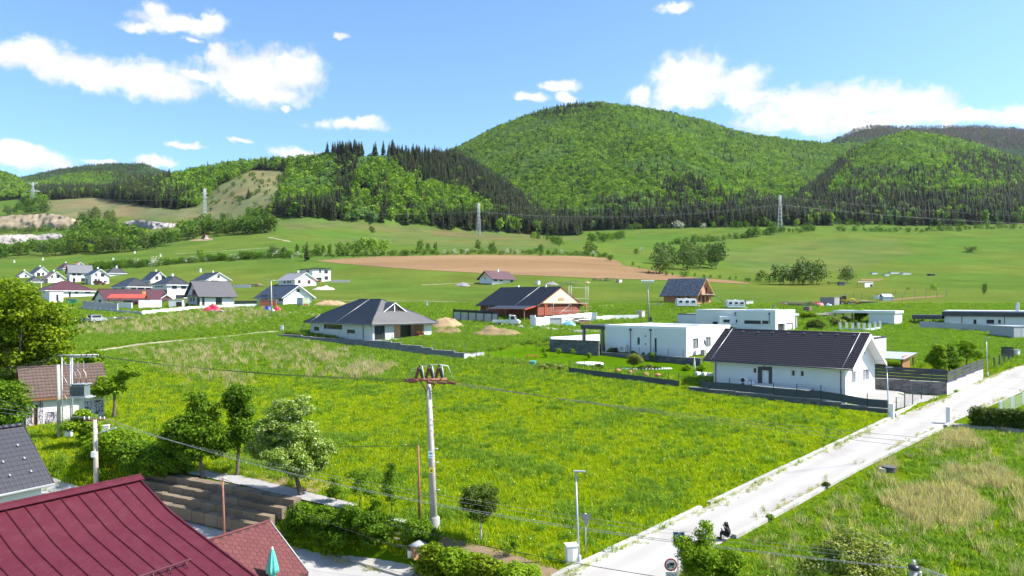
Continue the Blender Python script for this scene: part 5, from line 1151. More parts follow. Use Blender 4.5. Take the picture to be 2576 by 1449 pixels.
# gate posts at the road, side fence
gx = G(*c1(2525, 1240)); MB().box((0, 0, 0.65), (0.36, 0.36, 1.5)).box((0, 0, 1.44), (0.42, 0.42, 0.08)).build('gate_pillar', WHITE, None, gx, YAW, label='white pillar at the road corner of the bungalow fence', cat='pillar')
k0, k1 = G(*c1(2560, 1215)), G(*c6(1285, 1430))
kk = [k0.lerp(k1, t) for t in (0.05, 0.35, 0.65, 1.0)]
fence('side_fence', 'green mesh fence on the white kerb wall beside the paved yard', [(p.x, p.y, hg(p.x, p.y) + 0.35) for p in kk], 1.5, FGREEN, r=0.035)
d = k1 - k0; MB().bx(0, Vector((d.x, d.y)).length + 1.5, -0.15, 0.1, -0.4, 0.42).build('kerb_wall', WHITE, None, (k0.x, k0.y, k0.z + .0), math.atan2(d.y, d.x), label='low white wall between paved yard and road', cat='wall')
# dark boarded fence of the corner garden
n0, n1, n2 = P2(c6(690, 1300)), P2(c6(1605, 1372)), P2(c6(2062, 1165))
zt0 = zat(n1, c6(0, 1212)[1])
block_wall('corner_wall', 'brown block wall under the dark board fence at the corner garden', n0, n1, [(0, zt0 + 0.15), (0.5, zt0 + 0.05)], BLKB, seed=8, cop=CONCR)
block_wall('corner_wall', 'sunlit block wall along the road below the sloping dark boards', n1 + (n2 - n1) * .004, n2, [(0.0, zt0), (0.25, zt0 + .18), (0.5, zt0 + .38), (0.75, zt0 + .55)], [M('sunlit_block')], seed=9, cop=CONCR)  # same paler blocks, with the sunlight put into their colour
def board_fence(name, label, a, b, za, zb, rows, mat, hb=0.28, gapz=0.36, n=5):
 r = thing(name, label, 'fence', (a.x, a.y, za)); d = b - a; L = d.length; yaw = math.atan2(d.y, d.x); dz = zb - za
 for i in range(n + 1): MB().box((d.x * i / n, d.y * i / n, dz * i / n + rows * gapz / 2), (0.07, 0.07, rows * gapz + 0.1), rz=yaw).build('post', DARKM, r)
 for k in range(rows):
  for i in range(n):
   f0_, f1_ = i / n + .004, (i + 1) / n - .004; z = 0.05 + k * gapz; s = Vector((d.y, -d.x)).normalized() * 0.05; V = []
   for o_ in (0.0, 0.6):
    for f_ in (f0_, f1_):
     for zz in (0, hb): V.append((d.x * f_ + s.x * (1 + o_), d.y * f_ + s.y * (1 + o_), dz * f_ + z + zz))
   MB().add(V, [(0, 2, 3, 1), (4, 5, 7, 6), (0, 1, 5, 4), (2, 6, 7, 3), (0, 4, 6, 2), (1, 3, 7, 5)]).build('board', mat, r)
 return r
BOARD = M('anthracite_board', (0.04, 0.04, 0.055), 0.5, 0.15, 3)
board_fence('board_fence', 'dark horizontal board fence on the brown block wall', n0, n1, zt0 + 0.25, zt0 + 0.08, 4, BOARD, 0.30, 0.36)
board_fence('board_fence', 'dark sloping board fence climbing along the road', n1, n2, zt0 + 0.08, zt0 + 0.75, 3, BOARD, 0.3, 0.42)
o = n0 + (n0 - n1).normalized() * 1.0;
# patio behind: metal carport with timber
t = thing('metal_carport', 'carport with shiny ribbed metal roof on timber posts behind the white bungalow', 'carport', (0, 0, 0))
A_ = Vector((-math.sin(YAW), math.cos(YAW))); cb = P2(c6(1040, 1060)); zc = SLOPE * cb.y; zr = zat(cb, c6(0, 905)[1]); lx, ly = 5.6, 7.5
t.location = (cb.x, cb.y, zc); t.rotation_euler.z = YAW; hh = zr - zc
mb = MB(); nr = 14
for i in range(nr): y0_, y1_ = ly * i / nr - 0.4, ly * (i + 1) / nr - 0.4; MB().slab([(-0.5, y1_ - .02, hh), (-0.5, y0_, hh), (lx, y0_, hh + .55), (lx, y1_ - .02, hh + .55)], 0.05 if i % 2 else 0.08).build('roof_sheet', M('shiny_zinc', (0.55, 0.58, 0.62), 0.35, 0.08, 2, metal=0.5), t)
for (x_, y_) in ((0, 0), (lx - .4, 0), (0, ly - 0.8), (lx - .4, ly - .8)): MB().box((x_, y_, hh / 2 - .3), (0.18, 0.18, hh + .4)).build('post', WOODD, t)
for y_ in (-0.3, ly - 0.6): MB().add([(-0.4, y_, hh - .1), (lx, y_, hh + .42), (lx, y_, hh + .2), (-.4, y_, hh - .32), (-0.4, y_ + .1, hh - .1), (lx, y_ + .1, hh + .42), (lx, y_ + .1, hh + .2), (-.4, y_ + .1, hh - .32)], [(0, 1, 2, 3), (4, 7, 6, 5), (0, 4, 5, 1), (3, 2, 6, 7), (0, 3, 7, 4), (1, 5, 6, 2)]).build('beam', WOODD, t)
for i in range(9): MB().bx(0.1, lx * 0.62, -0.06, 0.0, 0.1 + i * 0.22, 0.29 + i * 0.22).build('board', M('cedar_board', (0.34, 0.16, 0.07), 0.7, 0.2, 5), t)
c = n0 + (n0 - n1).normalized() * 0.2; MB().bx(-6.5, 0, 0, 0.25, -1, 2.1).build('shaded_side_wall', M('shaded_render', (0.055, 0.045, 0.07), 0.9, 0.1, 2), None, (c.x + 1.2, c.y + 1.5, SLOPE * c.y), math.atan2((n1 - n0).y, (n1 - n0).x), label='dark plum wall beside the gable of the white bungalow', cat='wall')  # shade on the carport side wall is put into its dark colour

# ------------------------------------------------------------------ overhead line
CONP = M('weathered_pole', (0.44, 0.39, 0.34), 0.9, 0.2, 3, 0.2, 15, dirt=(0.25, 0.22, 0.19), dscale=1.5); RUST = M('rusty_steel', (0.20, 0.075, 0.045), 0.8, 0.3, 5); RUSTP = M('rusty_pole', (0.27, 0.11, 0.07), 0.85, 0.3, 4)
PORC = M('brown_porcelain', (0.12, 0.03, 0.022), 0.2, 0.15, 4); BLACKI = M('dark_insulator', (0.025, 0.022, 0.022), 0.35, 0.1, 3); PORW = M('white_porcelain', (0.75, 0.74, 0.7), 0.25, 0.05, 3)
def insulator(mb, a, b, r, n=5, m=0):
 a, b = Vector(a), Vector(b); pth = []; rs = []
 for i in range(n * 2 + 1): pth.append(a.lerp(b, i / (n * 2))); rs.append(r if i % 2 else r * 0.5)
 mb.tube(pth, rs, 8, m)
b = G(1093, 1333); top = W(1078, 957, b.y - 0.1) - b; lean = Vector((top.x, top.y))
t = thing('power_pole', 'tall concrete pole with switch gear and brown insulators at the meadow edge', 'pole', b)
MB().tube([(0, 0, -1), (top.x * .5, top.y * .5, top.z * .5), (top.x, top.y, top.z)], [0.24, 0.19, 0.15], 12).build('mast', CONP, t)
MB().lathe([(0.32, -0.5), (0.32, 0.75), (0.28, 0.8)], 12).build('sleeve', CONCR, t)
for i in range(8):
 z = 2.4 + i * 0.82; f = z / top.z; MB().tube([(top.x * f, top.y * f, z), (top.x * f + 0.42, top.y * f - 0.12, z + .04)], 0.025, 5).build('climbing_step', RUST if i > 3 or i == 1 else STEEL, t)
T = Vector((top.x, top.y, top.z))
for z, h_, m_ in ((4.55, .42, M('blue_white_plate', (0.75, 0.8, 0.88), 0.5, 0.1, 8)), (3.62, .3, M('yellow_plate', (0.8, 0.62, 0.02), 0.5, 0.05, 8))):
 f = z / top.z; pl = MB().box((top.x * f - .02, top.y * f - 0.22, z), (0.27, 0.02, h_)).build('warning_plate', m_, t)
 if h_ < .4: MB().add([(top.x * f - .1, top.y * f - .233, z - .07), (top.x * f + .06, top.y * f - .233, z - .07), (top.x * f - .02, top.y * f - .233, z + .08)], [(0, 1, 2)]).build('warning_triangle', BLACKI, pl)
 else: MB().box((top.x * f - .02, top.y * f - .233, z + .08), (0.16, .004, .1)).box((top.x * f - .02, top.y * f - .233, z - .1), (0.2, .004, .04)).build('plate_mark', M('plate_blue', (0.1, 0.2, 0.5), 0.5), pl)
# crossarms run along the road direction seen from here (left-right), span 3.4 m
ax = Vector((1, 0.12, 0)).normalized(); ay = Vector((-0.12, 1, 0)).normalized()
for s in (-0.28, 0.28): p, q = T + ay * s - ax * 0.95 + Vector((0, 0, .05)), T + ay * s + ax * 1.1 + Vector((0, 0, .05)); MB().tube([p, q], 0.065, 4).build('crossarm', RUST, t)
for s in (-0.7, 0.0, 0.75): MB().tube([T + ax * s - ay * .75 + Vector((0, 0, .08)), T + ax * s + ay * .75 + Vector((0, 0, .08))], 0.05, 4).build('crossarm', RUST, t)
for i, s in enumerate((-0.55, 0.05, 0.62)):
 for k, dx in enumerate((-0.15, 0.17)):
  mb = MB(); insulator(mb, T + ax * (s + dx * 1.3) - ay * .05 + Vector((0, 0, .15)), T + ax * (s + dx * .15) - ay * .05 + Vector((0, 0, .78)), 0.13, 5); mb.build('insulator', BLACKI if k else PORC, t)
 MB().tube([T + ax * s + Vector((0, 0, .78)), T + ax * (s + .02) + Vector((0, 0, 1.0))], 0.04, 6).build('switch_blade', BLACKI, t)
 mb = MB(); insulator(mb, T + ax * (s + 0.45) - ay * .72 + Vector((0, 0, -.03)), T + ax * (s + 0.95) - ay * .9 + Vector((0, 0, -.1)), 0.1, 5); mb.build('strain_insulator', PORC, t)
 mb = MB(); insulator(mb, T - ax * (0.75 - s * .25) + ay * (.7 - i * .55) + Vector((0, 0, .02)), T - ax * (1.3 - s * .25) + ay * (.75 - i * .55) + Vector((0, 0, -.06)), 0.09, 5); mb.build('strain_insulator', PORC, t)
 MB().tube([T + ax * (s + .3) - ay * .5 + Vector((0, 0, .1)), T + ax * (s + .18) + Vector((0, 0, .85)), T + ax * s + Vector((0, 0, .95))], 0.022, 5).build('bracket', STEEL, t)
MB().tube([T - ax * 1.25 + Vector((0, 0, 0)), T - ax * .9 + Vector((0, 0, .72)), T - ax * .55 + Vector((0, 0, .75)), T + Vector((0, 0, .9)), T + ax * .62 + Vector((0, 0, .95)), T + ax * 1.15 + Vector((0, 0, .85)), T + ax * 1.5 + Vector((0, 0, 0))], 0.02, 5).build('jumper_rod', STEEL, t)
for s in (-.5, .5): MB().tube([T + ax * s, T + Vector((0, 0, -.85))], 0.035, 4).build('brace', RUST, t)
PT = b + T
# transformer station
TB = G(150, 1103); sc = TB.y / F
t = thing('transformer_station', 'pole-mounted transformer with grey finned tank in front of the derelict house', 'transformer', TB)
def tc(x, y, dy=0.0): w_ = W(*cC(x, y), TB.y + dy); return w_ - TB
MB().tube([tc(420, 660), tc(414, 135)], [0.17, 0.13], 10).build('mast', CONP, t)
for x, dy in ((440, 1.1), (500, 0.0), (512, 1.1)):
 MB().tube([tc(x + 4, 690, dy), tc(x, 80, dy)], 0.05, 5).build('steel_leg', STEEL, t)
for y in (130, 320, 430, 520, 600): MB().tube([tc(440, y, 1.1), tc(508, y + 10, 1.1)], 0.03, 4).build('brace', STEEL, t); MB().tube([tc(500, y, 0), tc(516, y, 1.1)], 0.03, 4).build('brace', STEEL, t)
for y0_, y1_ in ((90, 200), (200, 320), (320, 440), (440, 560)): MB().tube([tc(442, y0_, 1.1), tc(508, y1_, 1.1)], 0.022, 4).build('brace', STEEL, t)
for y, a, b_ in ((66, 415, 700), (78, 490, 690)): MB().tube([tc(a, y + 4), tc(b_, y)], 0.06, 4).build('crossarm', M('zinc_arm', (0.55, 0.54, 0.5), 0.6, 0.2, 4), t)
for x in (575, 612, 655, 688): mb = MB(); insulator(mb, tc(x, 80), tc(x + 8, 62), 0.07, 3); mb.build('insulator', PORC, t)
a, b_ = tc(520, 358), tc(632, 270); w_ = b_.x - a.x; hz_ = b_.z - a.z; cx_ = (a.x + b_.x) / 2; cz_ = (a.z + b_.z) / 2
tank = MB().box((cx_, a.y, cz_), (w_ * .86, 0.75, hz_ * .92)).build('tank', M('transformer_grey', (0.13, 0.16, 0.165), 0.5, 0.1, 3), t)
for i in range(12): MB().box((a.x + w_ * (0.06 + i * .08), a.y - 0.48, cz_ - .02), (0.03, 0.22, hz_ * .8)).build('fin', M('transformer_grey'), tank)
MB().box((cx_, a.y, b_.z - .02), (w_, 1.1, 0.07)).build('lid', STEEL, tank); MB().box((cx_, a.y, a.z), (w_, 1.1, 0.08)).build('rim', STEEL, tank)
MB().box((cx_ + .1, a.y, a.z - .1), (w_ * 1.25, 1.3, 0.08)).build('platform', STEEL, t)
for i, x in enumerate((528, 560, 600)):
 mb = MB(); insulator(mb, tc(x + 16, 268), tc(x + 12, 235), 0.06, 3); mb.build('bushing', M('brown_porcelain'), t)
 MB().tube([tc(x + 12, 236), tc(x + 8, 195), tc(x - 8, 175), tc(x - 6, 120)], 0.045, 6).build('lead', M('pink_lead', (0.62, 0.42, 0.36), 0.5, 0.1, 4), t)
 mb = MB(); insulator(mb, tc(x - 6, 165), tc(x - 6, 112), 0.07, 4); mb.build('fuse', M('fuse_grey', (0.2, 0.22, 0.24), 0.4, 0.2, 6), t)
MB().box(tuple(tc(490, 600)), (0.5, 0.35, 1.15)).build('switch_box', M('grey_box', (0.45, 0.47, 0.48), 0.6, 0.1, 3), t)
# wooden-look pole by the village road
b = G(243, 1235); t = thing('street_pole', 'weathered pole with crossarm, street lamp and meter box above the maroon roof', 'pole', b); TP = W(239, 1056, b.y) - b
MB().tube([(0, 0, -1), TP], [0.19, 0.15], 12).build('mast', CONP, t)
MB().tube([TP + Vector((-.85, 0, -.05)), TP + Vector((.75, .1, .02))], 0.07, 4).build('crossarm', RUST, t)
for s in (-.8, -.45, .4, .7): mb = MB(); insulator(mb, TP + Vector((s, 0, .02)), TP + Vector((s, 0, .24)), 0.06, 2); mb.build('insulator', PORW, t)
MB().tube([TP + Vector((0.05, 0, -1.15)), TP + Vector((.7, -.1, -.85)), TP + Vector((.9, -.1, -.82))], 0.035, 6).build('lamp_arm', STEEL, t); MB().box(TP + Vector((1.25, -.15, -.68)), (0.85, .2, .1), ry=-0.28).build('lamp_head', STEEL, t)
MB().box((-0.08, -0.25, TP.z - 2.55), (.3, .2, .42)).build('meter_box', PORW, t)
TPW = b + TP
g = G(265, 1103); MB().box((0, 0, .55), (.62, .35, 1.15)).box((0, 0, 1.14), (.7, .42, .06)).build('cabinet', WHITEP, None, g, 0.3, label='white electrical cabinet standing in the grass behind the street pole', cat='cabinet')
# rusty thin poles
b = G(1057, 1314); tpx = W(1052, 1120, b.y) - b; t = thing('rusty_pole', 'tall thin rusty pole left of the concrete power pole', 'pole', b); MB().tube([(0, 0, -.5), tpx], [.075, .06], 8).build('mast', RUSTP, t); RP1 = b + tpx
MB().tube([(-.06, 0, 0), tpx * .55 + Vector((-.06, 0, 0))], .05, 6).build('stay', RUSTP, t)
b = G(566, 1372); tpx = W(560, 1203, b.y) - b; t = thing('rusty_pole', 'thin rusty pole standing on the village road behind the small shingle roof', 'pole', b); MB().tube([(0, 0, -.5), tpx], [.075, .06], 8).build('mast', RUSTP, t)
MB().tube([tpx + Vector((-.25, 0, -.06)), tpx + Vector((.22, 0, 0))], .03, 5).build('arm', STEEL, t); RP2 = b + tpx
# pole top at the lower right with insulators
b = Vector((14.2, 26.0, 0)); b.z = hg(b.x, b.y); tpx = W(2306, 1424, 26.0) - b
tpx = W(2300, 1432, 26.0); b = Vector((tpx.x, tpx.y, hg(tpx.x, tpx.y))); hgt_ = tpx.z - b.z
t = thing('street_pole', 'top of a pole with white insulators at the lower right edge', 'pole', b); MB().tube([(0, 0, -.5), (0, 0, hgt_)], [.2, .16], 12).build('mast', CONP, t); MB().lathe([(.19, 0), (.2, .12), (.05, .16)], 12, (0, 0, hgt_)).build('cap', BLACKI, t)
MB().tube([(.05, -.5, hgt_ - .3), (.3, .55, hgt_ - .05)], .05, 4).build('crossarm', RUST, t)
for k in range(4): f = k / 3; mb = MB(); insulator(mb, (.06 + .22 * f, -.48 + f, hgt_ - .28 + .24 * f), (.06 + .22 * f, -.48 + f, hgt_ - .1 + .24 * f), .055, 2); mb.build('insulator', PORW, t)
RPW = b + Vector((.2, 0, hgt_))
# cables
CAB = M('cable', (0.03, 0.03, 0.03), 0.5, 0.1, 2); CABL = M('aluminium_cable', (0.22, 0.225, 0.23), 0.5, 0.1, 2)
def cable(label, a, b, sag, r=0.012, mat=None, name='cable', group='overhead cables', n=22):
 a, b = Vector(a), Vector(b); pts = [a.lerp(b, i / n) - Vector((0, 0, 4 * sag * (i / n) * (1 - i / n))) for i in range(n + 1)]
 return MB().tube([p - a for p in pts], r, 4, cap=False).build(name, mat or CAB, None, a, label=label, cat='cable', group=group)
for i, (s, rr) in enumerate(((-.8, .006), (-.45, .006), (.4, .011), (.7, .011))):
 cable('pale service cable running from the street pole across the lower meadow', TPW + Vector((s, 0, .2)), RPW + Vector((.05 * i - .1, -.3 + .25 * i, (.42, .22, -.05, -.16)[i])), (.9, 1.05, 1.3, 1.4)[i], rr, CABL, group='service cables between the two street poles')
 cable('pale service cable leaving the street pole towards the left edge', TPW + Vector((s, 0, .2)), W(-60, 985 + 14 * i, 58), .3, rr, CABL, group='service cables left of the street pole')
 cable('pale service cable leaving the lower right pole towards the right edge', RPW + Vector((.05 * i - .1, -.3 + .25 * i, 0)), W(2700, 1478 + 16 * i, 24.0), .15, rr, CABL, group='service cables right of the lower pole')
for i in range(3):
 cable('thin dark high-voltage wire from the transformer to the power pole', TB + tc(600 + 35 * i, 64), PT + ax * -1.3 + ay * (.75 - .55 * i), .35, .011, CAB, group='wires between transformer and power pole')
 cable('thin dark high-voltage wire from the power pole to the right edge', PT + ax * (.4 + .55 * i) - ay * .9, W(2720, 1128 + 18 * i, 66), .5, .012, CAB, group='wires right of the power pole')
 cable('dark twisted wire entering the transformer from the left', W(-60, 930 + 12 * i, 62), TB + tc(420 + 30 * i, 66), .35, .018, CAB, group='wires left of the transformer')
cable('thin wire running left from the tall rusty pole', RP1, G(690, 1185) + Vector((0, 0, 2.2)), .2, .012, CAB)
cable('dark wire running from the lower rusty pole past the power pole', RP2, W(2400, 1560, 30), 2.2, .013, CAB)
cable('thick dark wire crossing the bushes below the power pole', G(760, 1300) + Vector((0, 0, 1.0)), W(2000, 1500, 29), .5, .016, CAB)
# ------------------------------------------------------------------ the maroon sheet-metal roof in the foreground
MAR = M('maroon_sheet', (0.072, 0.010, 0.018), 0.5, 0.16, 1.2, 0.05, 8, spec=0.25, dirt=(0.11, 0.03, 0.04), dscale=2.5, damt=0.35)
th = R(58); Rg = W(344, 1203, 26.0); gz = hg(Rg.x, Rg.y)
t = thing('maroon_roofed_house', 'house with maroon standing-seam metal roof in the lower left foreground', 'house', (Rg.x, Rg.y, gz), th)
zr = Rg.z - gz; prof = [(0, zr), (-2.1, zr - .97), (-6.46, zr - 2.27), (-8.6, zr - 2.9)]; back = [(0, zr), (2.1, zr - .97), (6.46, zr - 2.27)]
LEN = 15.0; PW = 0.535; n = int(LEN / PW)
def profile_strip(mb, x0, x1, pr, up=0.0):
 for (ya, za), (yb, zb_) in zip(pr[:-1], pr[1:]): mb.add([(x0, yb, zb_ + up), (x1, yb, zb_ + up), (x1, ya, za + up), (x0, ya, za + up)], [(0, 1, 2, 3)])
fine = [(0, zr), (-1.85, zr - .865), (-2.1, zr - .965), (-2.4, zr - 1.06), (-6.46, zr - 2.27), (-8.6, zr - 2.9)]
for i in range(n):
 x1_ = -i * PW; x0_ = x1_ - PW; mb = MB()
 for (ya, za), (yb, zb_) in zip(fine[:-1], fine[1:]):
  xm = (x0_ + x1_) / 2                                      # every pan sags a little between its seams
  mb.add([(x0_, yb, zb_), (xm, yb, zb_ - .012), (x1_, yb, zb_), (x1_, ya, za), (xm, ya, za - .012), (x0_, ya, za)], [(0, 1, 4, 5), (1, 2, 3, 4)], 0, True)
 mb.build('roof_panel', MAR, t)
 sm = MB(); sm.tube([(x0_, y, z + .022) for y, z in fine], .02, 4, smooth=False); sm.build('seam', MAR, t)
mb = MB(); profile_strip(mb, -LEN, 0, [(y, z - .06) for y, z in [(0, zr), (2.1, zr - .97), (6.46, zr - 2.27)]]); mb.build('rear_slope', MAR, t)
mb = MB(); mb.box((-LEN / 2, -.12, zr + .03), (LEN + .3, .3, .03), rx=.42).box((-LEN / 2, .12, zr + .03), (LEN + .3, .3, .03), rx=-.42).tube([(-LEN, 0, zr + .09), (.16, 0, zr + .09)], .05, 8); mb.build('ridge_cap', MAR, t)
mb = MB(); mb.tube([(.03, y, z + .02) for y, z in fine], .045, 6); mb.build('verge_trim', MAR, t)
q = [W(p[0], p[1], 1) for p in ((291, 1449), (512, 1383))]
mb = MB(); yy = -4.9; zz = zr - 1.8; mb.tube([(-6.2, yy, zz + .17), (-1.15, yy, zz + .17)], .03, 6); rail = mb.build('snow_rail', M('rail_maroon', (0.09, 0.03, 0.035), .4, .1, 3), t)
for i in range(10): MB().tube([(-1.35 - i * PW, yy + .1, zz + .03), (-1.35 - i * PW, yy, zz + .2), (-1.35 - i * PW, yy - .12, zz - .02)], .018, 4).build('rail_bracket', M('rail_maroon'), rail)
mb = MB(); mb.bx(-LEN + .2, -.35, -7.6, 5.6, -.5, zr - 3.2); mb.build('wall', CREAM, t)
mb = MB(); mb.add([(-.35, -7.6, zr - 3.2), (-.35, 5.6, zr - 3.2), (-.35, 0, zr - .15)], [(0, 1, 2)]); mb.build('gable_wall', CREAM, t)
# ---- small roof with hexagonal felt shingles
Rg = W(678, 1311, 34.0); gz = hg(Rg.x, Rg.y); t = thing('shingle_roofed_house', 'small building with reddish hexagonal shingle roof beside the maroon roof', 'house', (Rg.x, Rg.y, gz), th)
zr = Rg.z - gz; dn, dd = -2.62, 1.92; sl = math.hypot(dn, dd); Lr = 4.6
mb = MB(); mb.slab([(-Lr, dn, zr - dd), (0, dn, zr - dd), (0, 0, zr), (-Lr, 0, zr)], .12); mb.slab([(-Lr, 0, zr), (0, 0, zr), (0, -dn, zr - dd), (-Lr, -dn, zr - dd)], .12)
rf = mb.build('roof', M('shingle_base', (0.05, 0.018, 0.018), .9, .2, 3), t)
SH = [M('felt_shingle_%d' % i, c, .95, .15, 5, .2, 60) for i, c in enumerate([(0.105, 0.030, 0.031), (0.098, 0.028, 0.029), (0.113, 0.033, 0.033)])]
hx = MB(); rr = .155; hx.prism([(.95 * rr * math.cos(math.pi / 3 * k), .95 * rr * math.sin(math.pi / 3 * k)) for k in range(6)], 0, .012); hm = [hx.mesh('shingle', m) for m in SH]
ang = math.atan2(dd, -dn); rg = np.random.default_rng(3); cnt = 0; cols = int(Lr / (rr * 1.5)); rows = int(sl / (rr * math.sqrt(3)))
for c in range(cols):
 for r_ in range(rows):
  u = .16 + r_ * rr * math.sqrt(3) + (rr * .87 if c % 2 else 0)
  if u > sl - .1: continue
  x = -.14 - c * rr * 1.5; y = dn * u / sl; z = zr - dd * u / sl; o = link('shingle', hm[int(rg.integers(3))], rf, (x, y - .001, z + .004)); o.rotation_euler = (ang, 0, 0); cnt += 1
MB().tube([(.02, dn, zr - dd + .03), (.02, 0, zr + .03), (.02, -dn, zr - dd + .03)], .04, 6).build('verge_trim', M('grey_trim', (.3, .27, .27), .5), rf); MB().tube([(-Lr, 0, zr + .03), (.03, 0, zr + .03)], .06, 6).build('ridge_cap', SH[0], rf)
MB().bx(-Lr + .2, -.3, dn + .4, -dn - .4, -.5, zr - dd).build('wall', CREAM, t)
# ---- closed teal parasol on a terrace
tp = W(685, 1380, 31.2); b = Vector((tp.x, tp.y, tp.z - 2.75)); gz = hg(b.x, b.y)
o = MB().bx(-1.6, 1.6, -2.2, 1.0, gz - b.z - .3, -.02).build('terrace', CONCR, None, b); o['kind'] = 'structure'
t = thing('closed_parasol', 'folded teal parasol in front of the shingle roof', 'parasol', b); MB().tube([(0, 0, 0), (0, 0, 2.72)], .025, 8).build('pole', PORW, t); MB().lathe([(.3, 0), (.28, .1), (.06, .12)], 12).build('foot', CONCR, t)
V = []; nn = 16
pf = [(.05, 2.72), (.1, 2.55), (.17, 2.25), (.235, 1.9), (.25, 1.74), (.12, 1.66), (.15, 1.5), (.19, 1.1), (.2, .85)]
mb = MB(); vs = [((r_ * (1 + .22 * math.cos(8 * 2 * math.pi * k / 32))) * math.cos(2 * math.pi * k / 32), (r_ * (1 + .22 * math.cos(8 * 2 * math.pi * k / 32))) * math.sin(2 * math.pi * k / 32), z) for r_, z in pf for k in range(32)]
mb.add(vs, [(i * 32 + k, (i + 1) * 32 + k, (i + 1) * 32 + (k + 1) % 32, i * 32 + (k + 1) % 32) for i in range(len(pf) - 1) for k in range(32)], 0, True); mb.build('canopy', M('teal_fabric', (0.10, 0.42, 0.37), .85, .12, 6), t)
MB().lathe([(.045, 2.7), (.05, 2.78), (.02, 2.84)], 8).build('cap', PORW, t)
# ---- dark tiled roof at the left edge
th2 = R(60); E1 = W(134, 1216, 45.2); gz = hg(E1.x, E1.y); t = thing('slate_roofed_house', 'house with dark grey tiled roof at the lower left edge', 'house', (E1.x, E1.y, gz), th2)
zE = E1.z - gz; rise, run = 3.3, 3.6; Lh = 13.0
DT = M('slate_tile', (0.026, 0.027, 0.036), .55, .25, 3); mb = MB(); mb.slab([(-Lh, 0, zE), (0, 0, zE), (0, run, zE + rise), (-Lh, run, zE + rise)], .14, 0, 1); mb.slab([(-Lh, run, zE + rise), (0, run, zE + rise), (0, run + 5.0, zE + rise - 3.2), (-Lh, run + 5.0, zE + rise - 3.2)], .14, 0, 1)
rf = mb.build('roof', [DT, RUSTP], t); sl = math.hypot(rise, run); ang = math.atan2(rise, run)
tm = MB(); tm.add([(-.145, 0, .03), (-.05, 0, .05), (.05, 0, .02), (.145, 0, .03), (-.145, .4, .005), (-.05, .4, .025), (.05, .4, -.004), (.145, .4, .005), (-.145, 0, 0), (.145, 0, 0)], [(0, 1, 5, 4), (1, 2, 6, 5), (2, 3, 7, 6), (8, 9, 3, 2, 1, 0)], 0); tmesh = tm.mesh('tile', DT)
rest = MB(); k = 0
for r_ in range(int(sl / .36)):
 for c in range(int(Lh / .3)):
  u = r_ * .36; x = -.16 - c * .3; y = u * run / sl; z = zE + u * rise / sl + .012
  if c < 21: o = link('tile', tmesh, rf, (x, y, z)); o.rotation_euler = (ang, 0, 0)
  else:
   ca, sa = math.cos(ang), math.sin(ang); rest.add([(x + v[0], y + v[1] * ca - v[2] * sa, z + v[1] * sa + v[2] * ca) for v in tm.v], tm.f)
rest.build('roof_tiles', DT, rf, kind='stuff')
for i in range(int(Lh / .4)): MB().tube([(-i * .4, run, zE + rise + .06), (-i * .4 - .42, run, zE + rise + .075)], [.12, .14], 8).build('ridge_tile', DT, rf)
for r_ in (3, 6, 9):
 for c in range(4): u = r_ * .36; MB().box((-.9 - c * 1.2, u * run / sl, zE + u * rise / sl + .1), (.1, .16, .12), rx=ang).build('snow_stop', M('dull_zinc', (.2, .2, .22), .6, .1, 3), rf)
MB().tube([(0.05, 0, zE - .05), (0.05, run, zE + rise - .05)], .06, 4).build('verge_trim', DT, rf)
mb = MB(); mb.bx(-Lh + .3, -.45, .5, run + 4.4, -1, zE + .2); mb.add([(-.45, .5, zE + .2), (-.45, run + 4.4, zE + .2), (-.45, run, zE + rise - .2)], [(0, 1, 2)]); mb.build('wall', WHITE, t)
MB().tube([(-Lh, -.1, zE - .04), (.02, -.1, zE - .04)], .08, 8).build('gutter', STEEL, rf)
# ---- derelict house with graffiti
def graffiti(seed):
 m = bpy.data.materials.new('graffiti_%d' % seed); m.use_nodes = True; t_ = NT(m.node_tree); co = t_.n('TexCoord').outputs['Object']; q_ = t_.v('ADD', co, (seed * 3.1, seed * 1.7, 0))
 n_ = t_.n('TexNoise', Vector=q_, Scale=1.6, Detail=3.0, Distortion=2.5); w_ = t_.n('TexWave', Vector=q_, Scale=1.1, Distortion=9.0, Detail=2.0)
 c = t_.ramp(n_.outputs[0], [(0.36, (0.06, 0.06, 0.08)), (0.44, (0.22, 0.2, 0.27)), (0.5, (0.5, 0.48, 0.5)), (0.62, (0.42, 0.33, 0.34)), (0.7, (0.16, 0.22, 0.27))]); c = t_.mix(t_.m('GREATER_THAN', w_.outputs[1], .93), c, (0.03, 0.03, 0.04, 1))
 p = t_.n('BsdfPrincipled', Base_Color=c, Roughness=.9); o_ = t_.n('OutputMaterial'); m.node_tree.links.new(p.outputs[0], o_.inputs[0]); return m
h = House('derelict_house', 'derelict white house with graffiti and worn brown tiled roof under the big tree', cC(185, 582), cC(120, 0)[0], cC(742, 0)[0], cC(0, 348)[1], yaw=R(41), LA=5.0, wall=M('peeling_plaster', (0.66, 0.62, 0.58), .95, .15, 1.5, .2, 12, dirt=(.35, .3, .27), dscale=.8, damt=.6))
h.win('B', cC(238, 420), cC(268, 585), 'door', RUST, mull=0, mat=DARKHOLE)
OT = M('old_clay_tile', (0.10, 0.068, 0.057), .95, .45, 3, .3, 15); h.gable('B', 0, OT, .45, .4, hr=h.hw + 2.3, tile=OT, gut=False, edge=WOODD)
for i, q in enumerate(((185, 390, 236, 575), (270, 390, 306, 590), (318, 470, 410, 570), (600, 390, 738, 505))):
 h.fbox('graffiti_panel', 'B', cC(q[0], q[1]), cC(q[2], q[3]), -.012, -.003, graffiti(i))
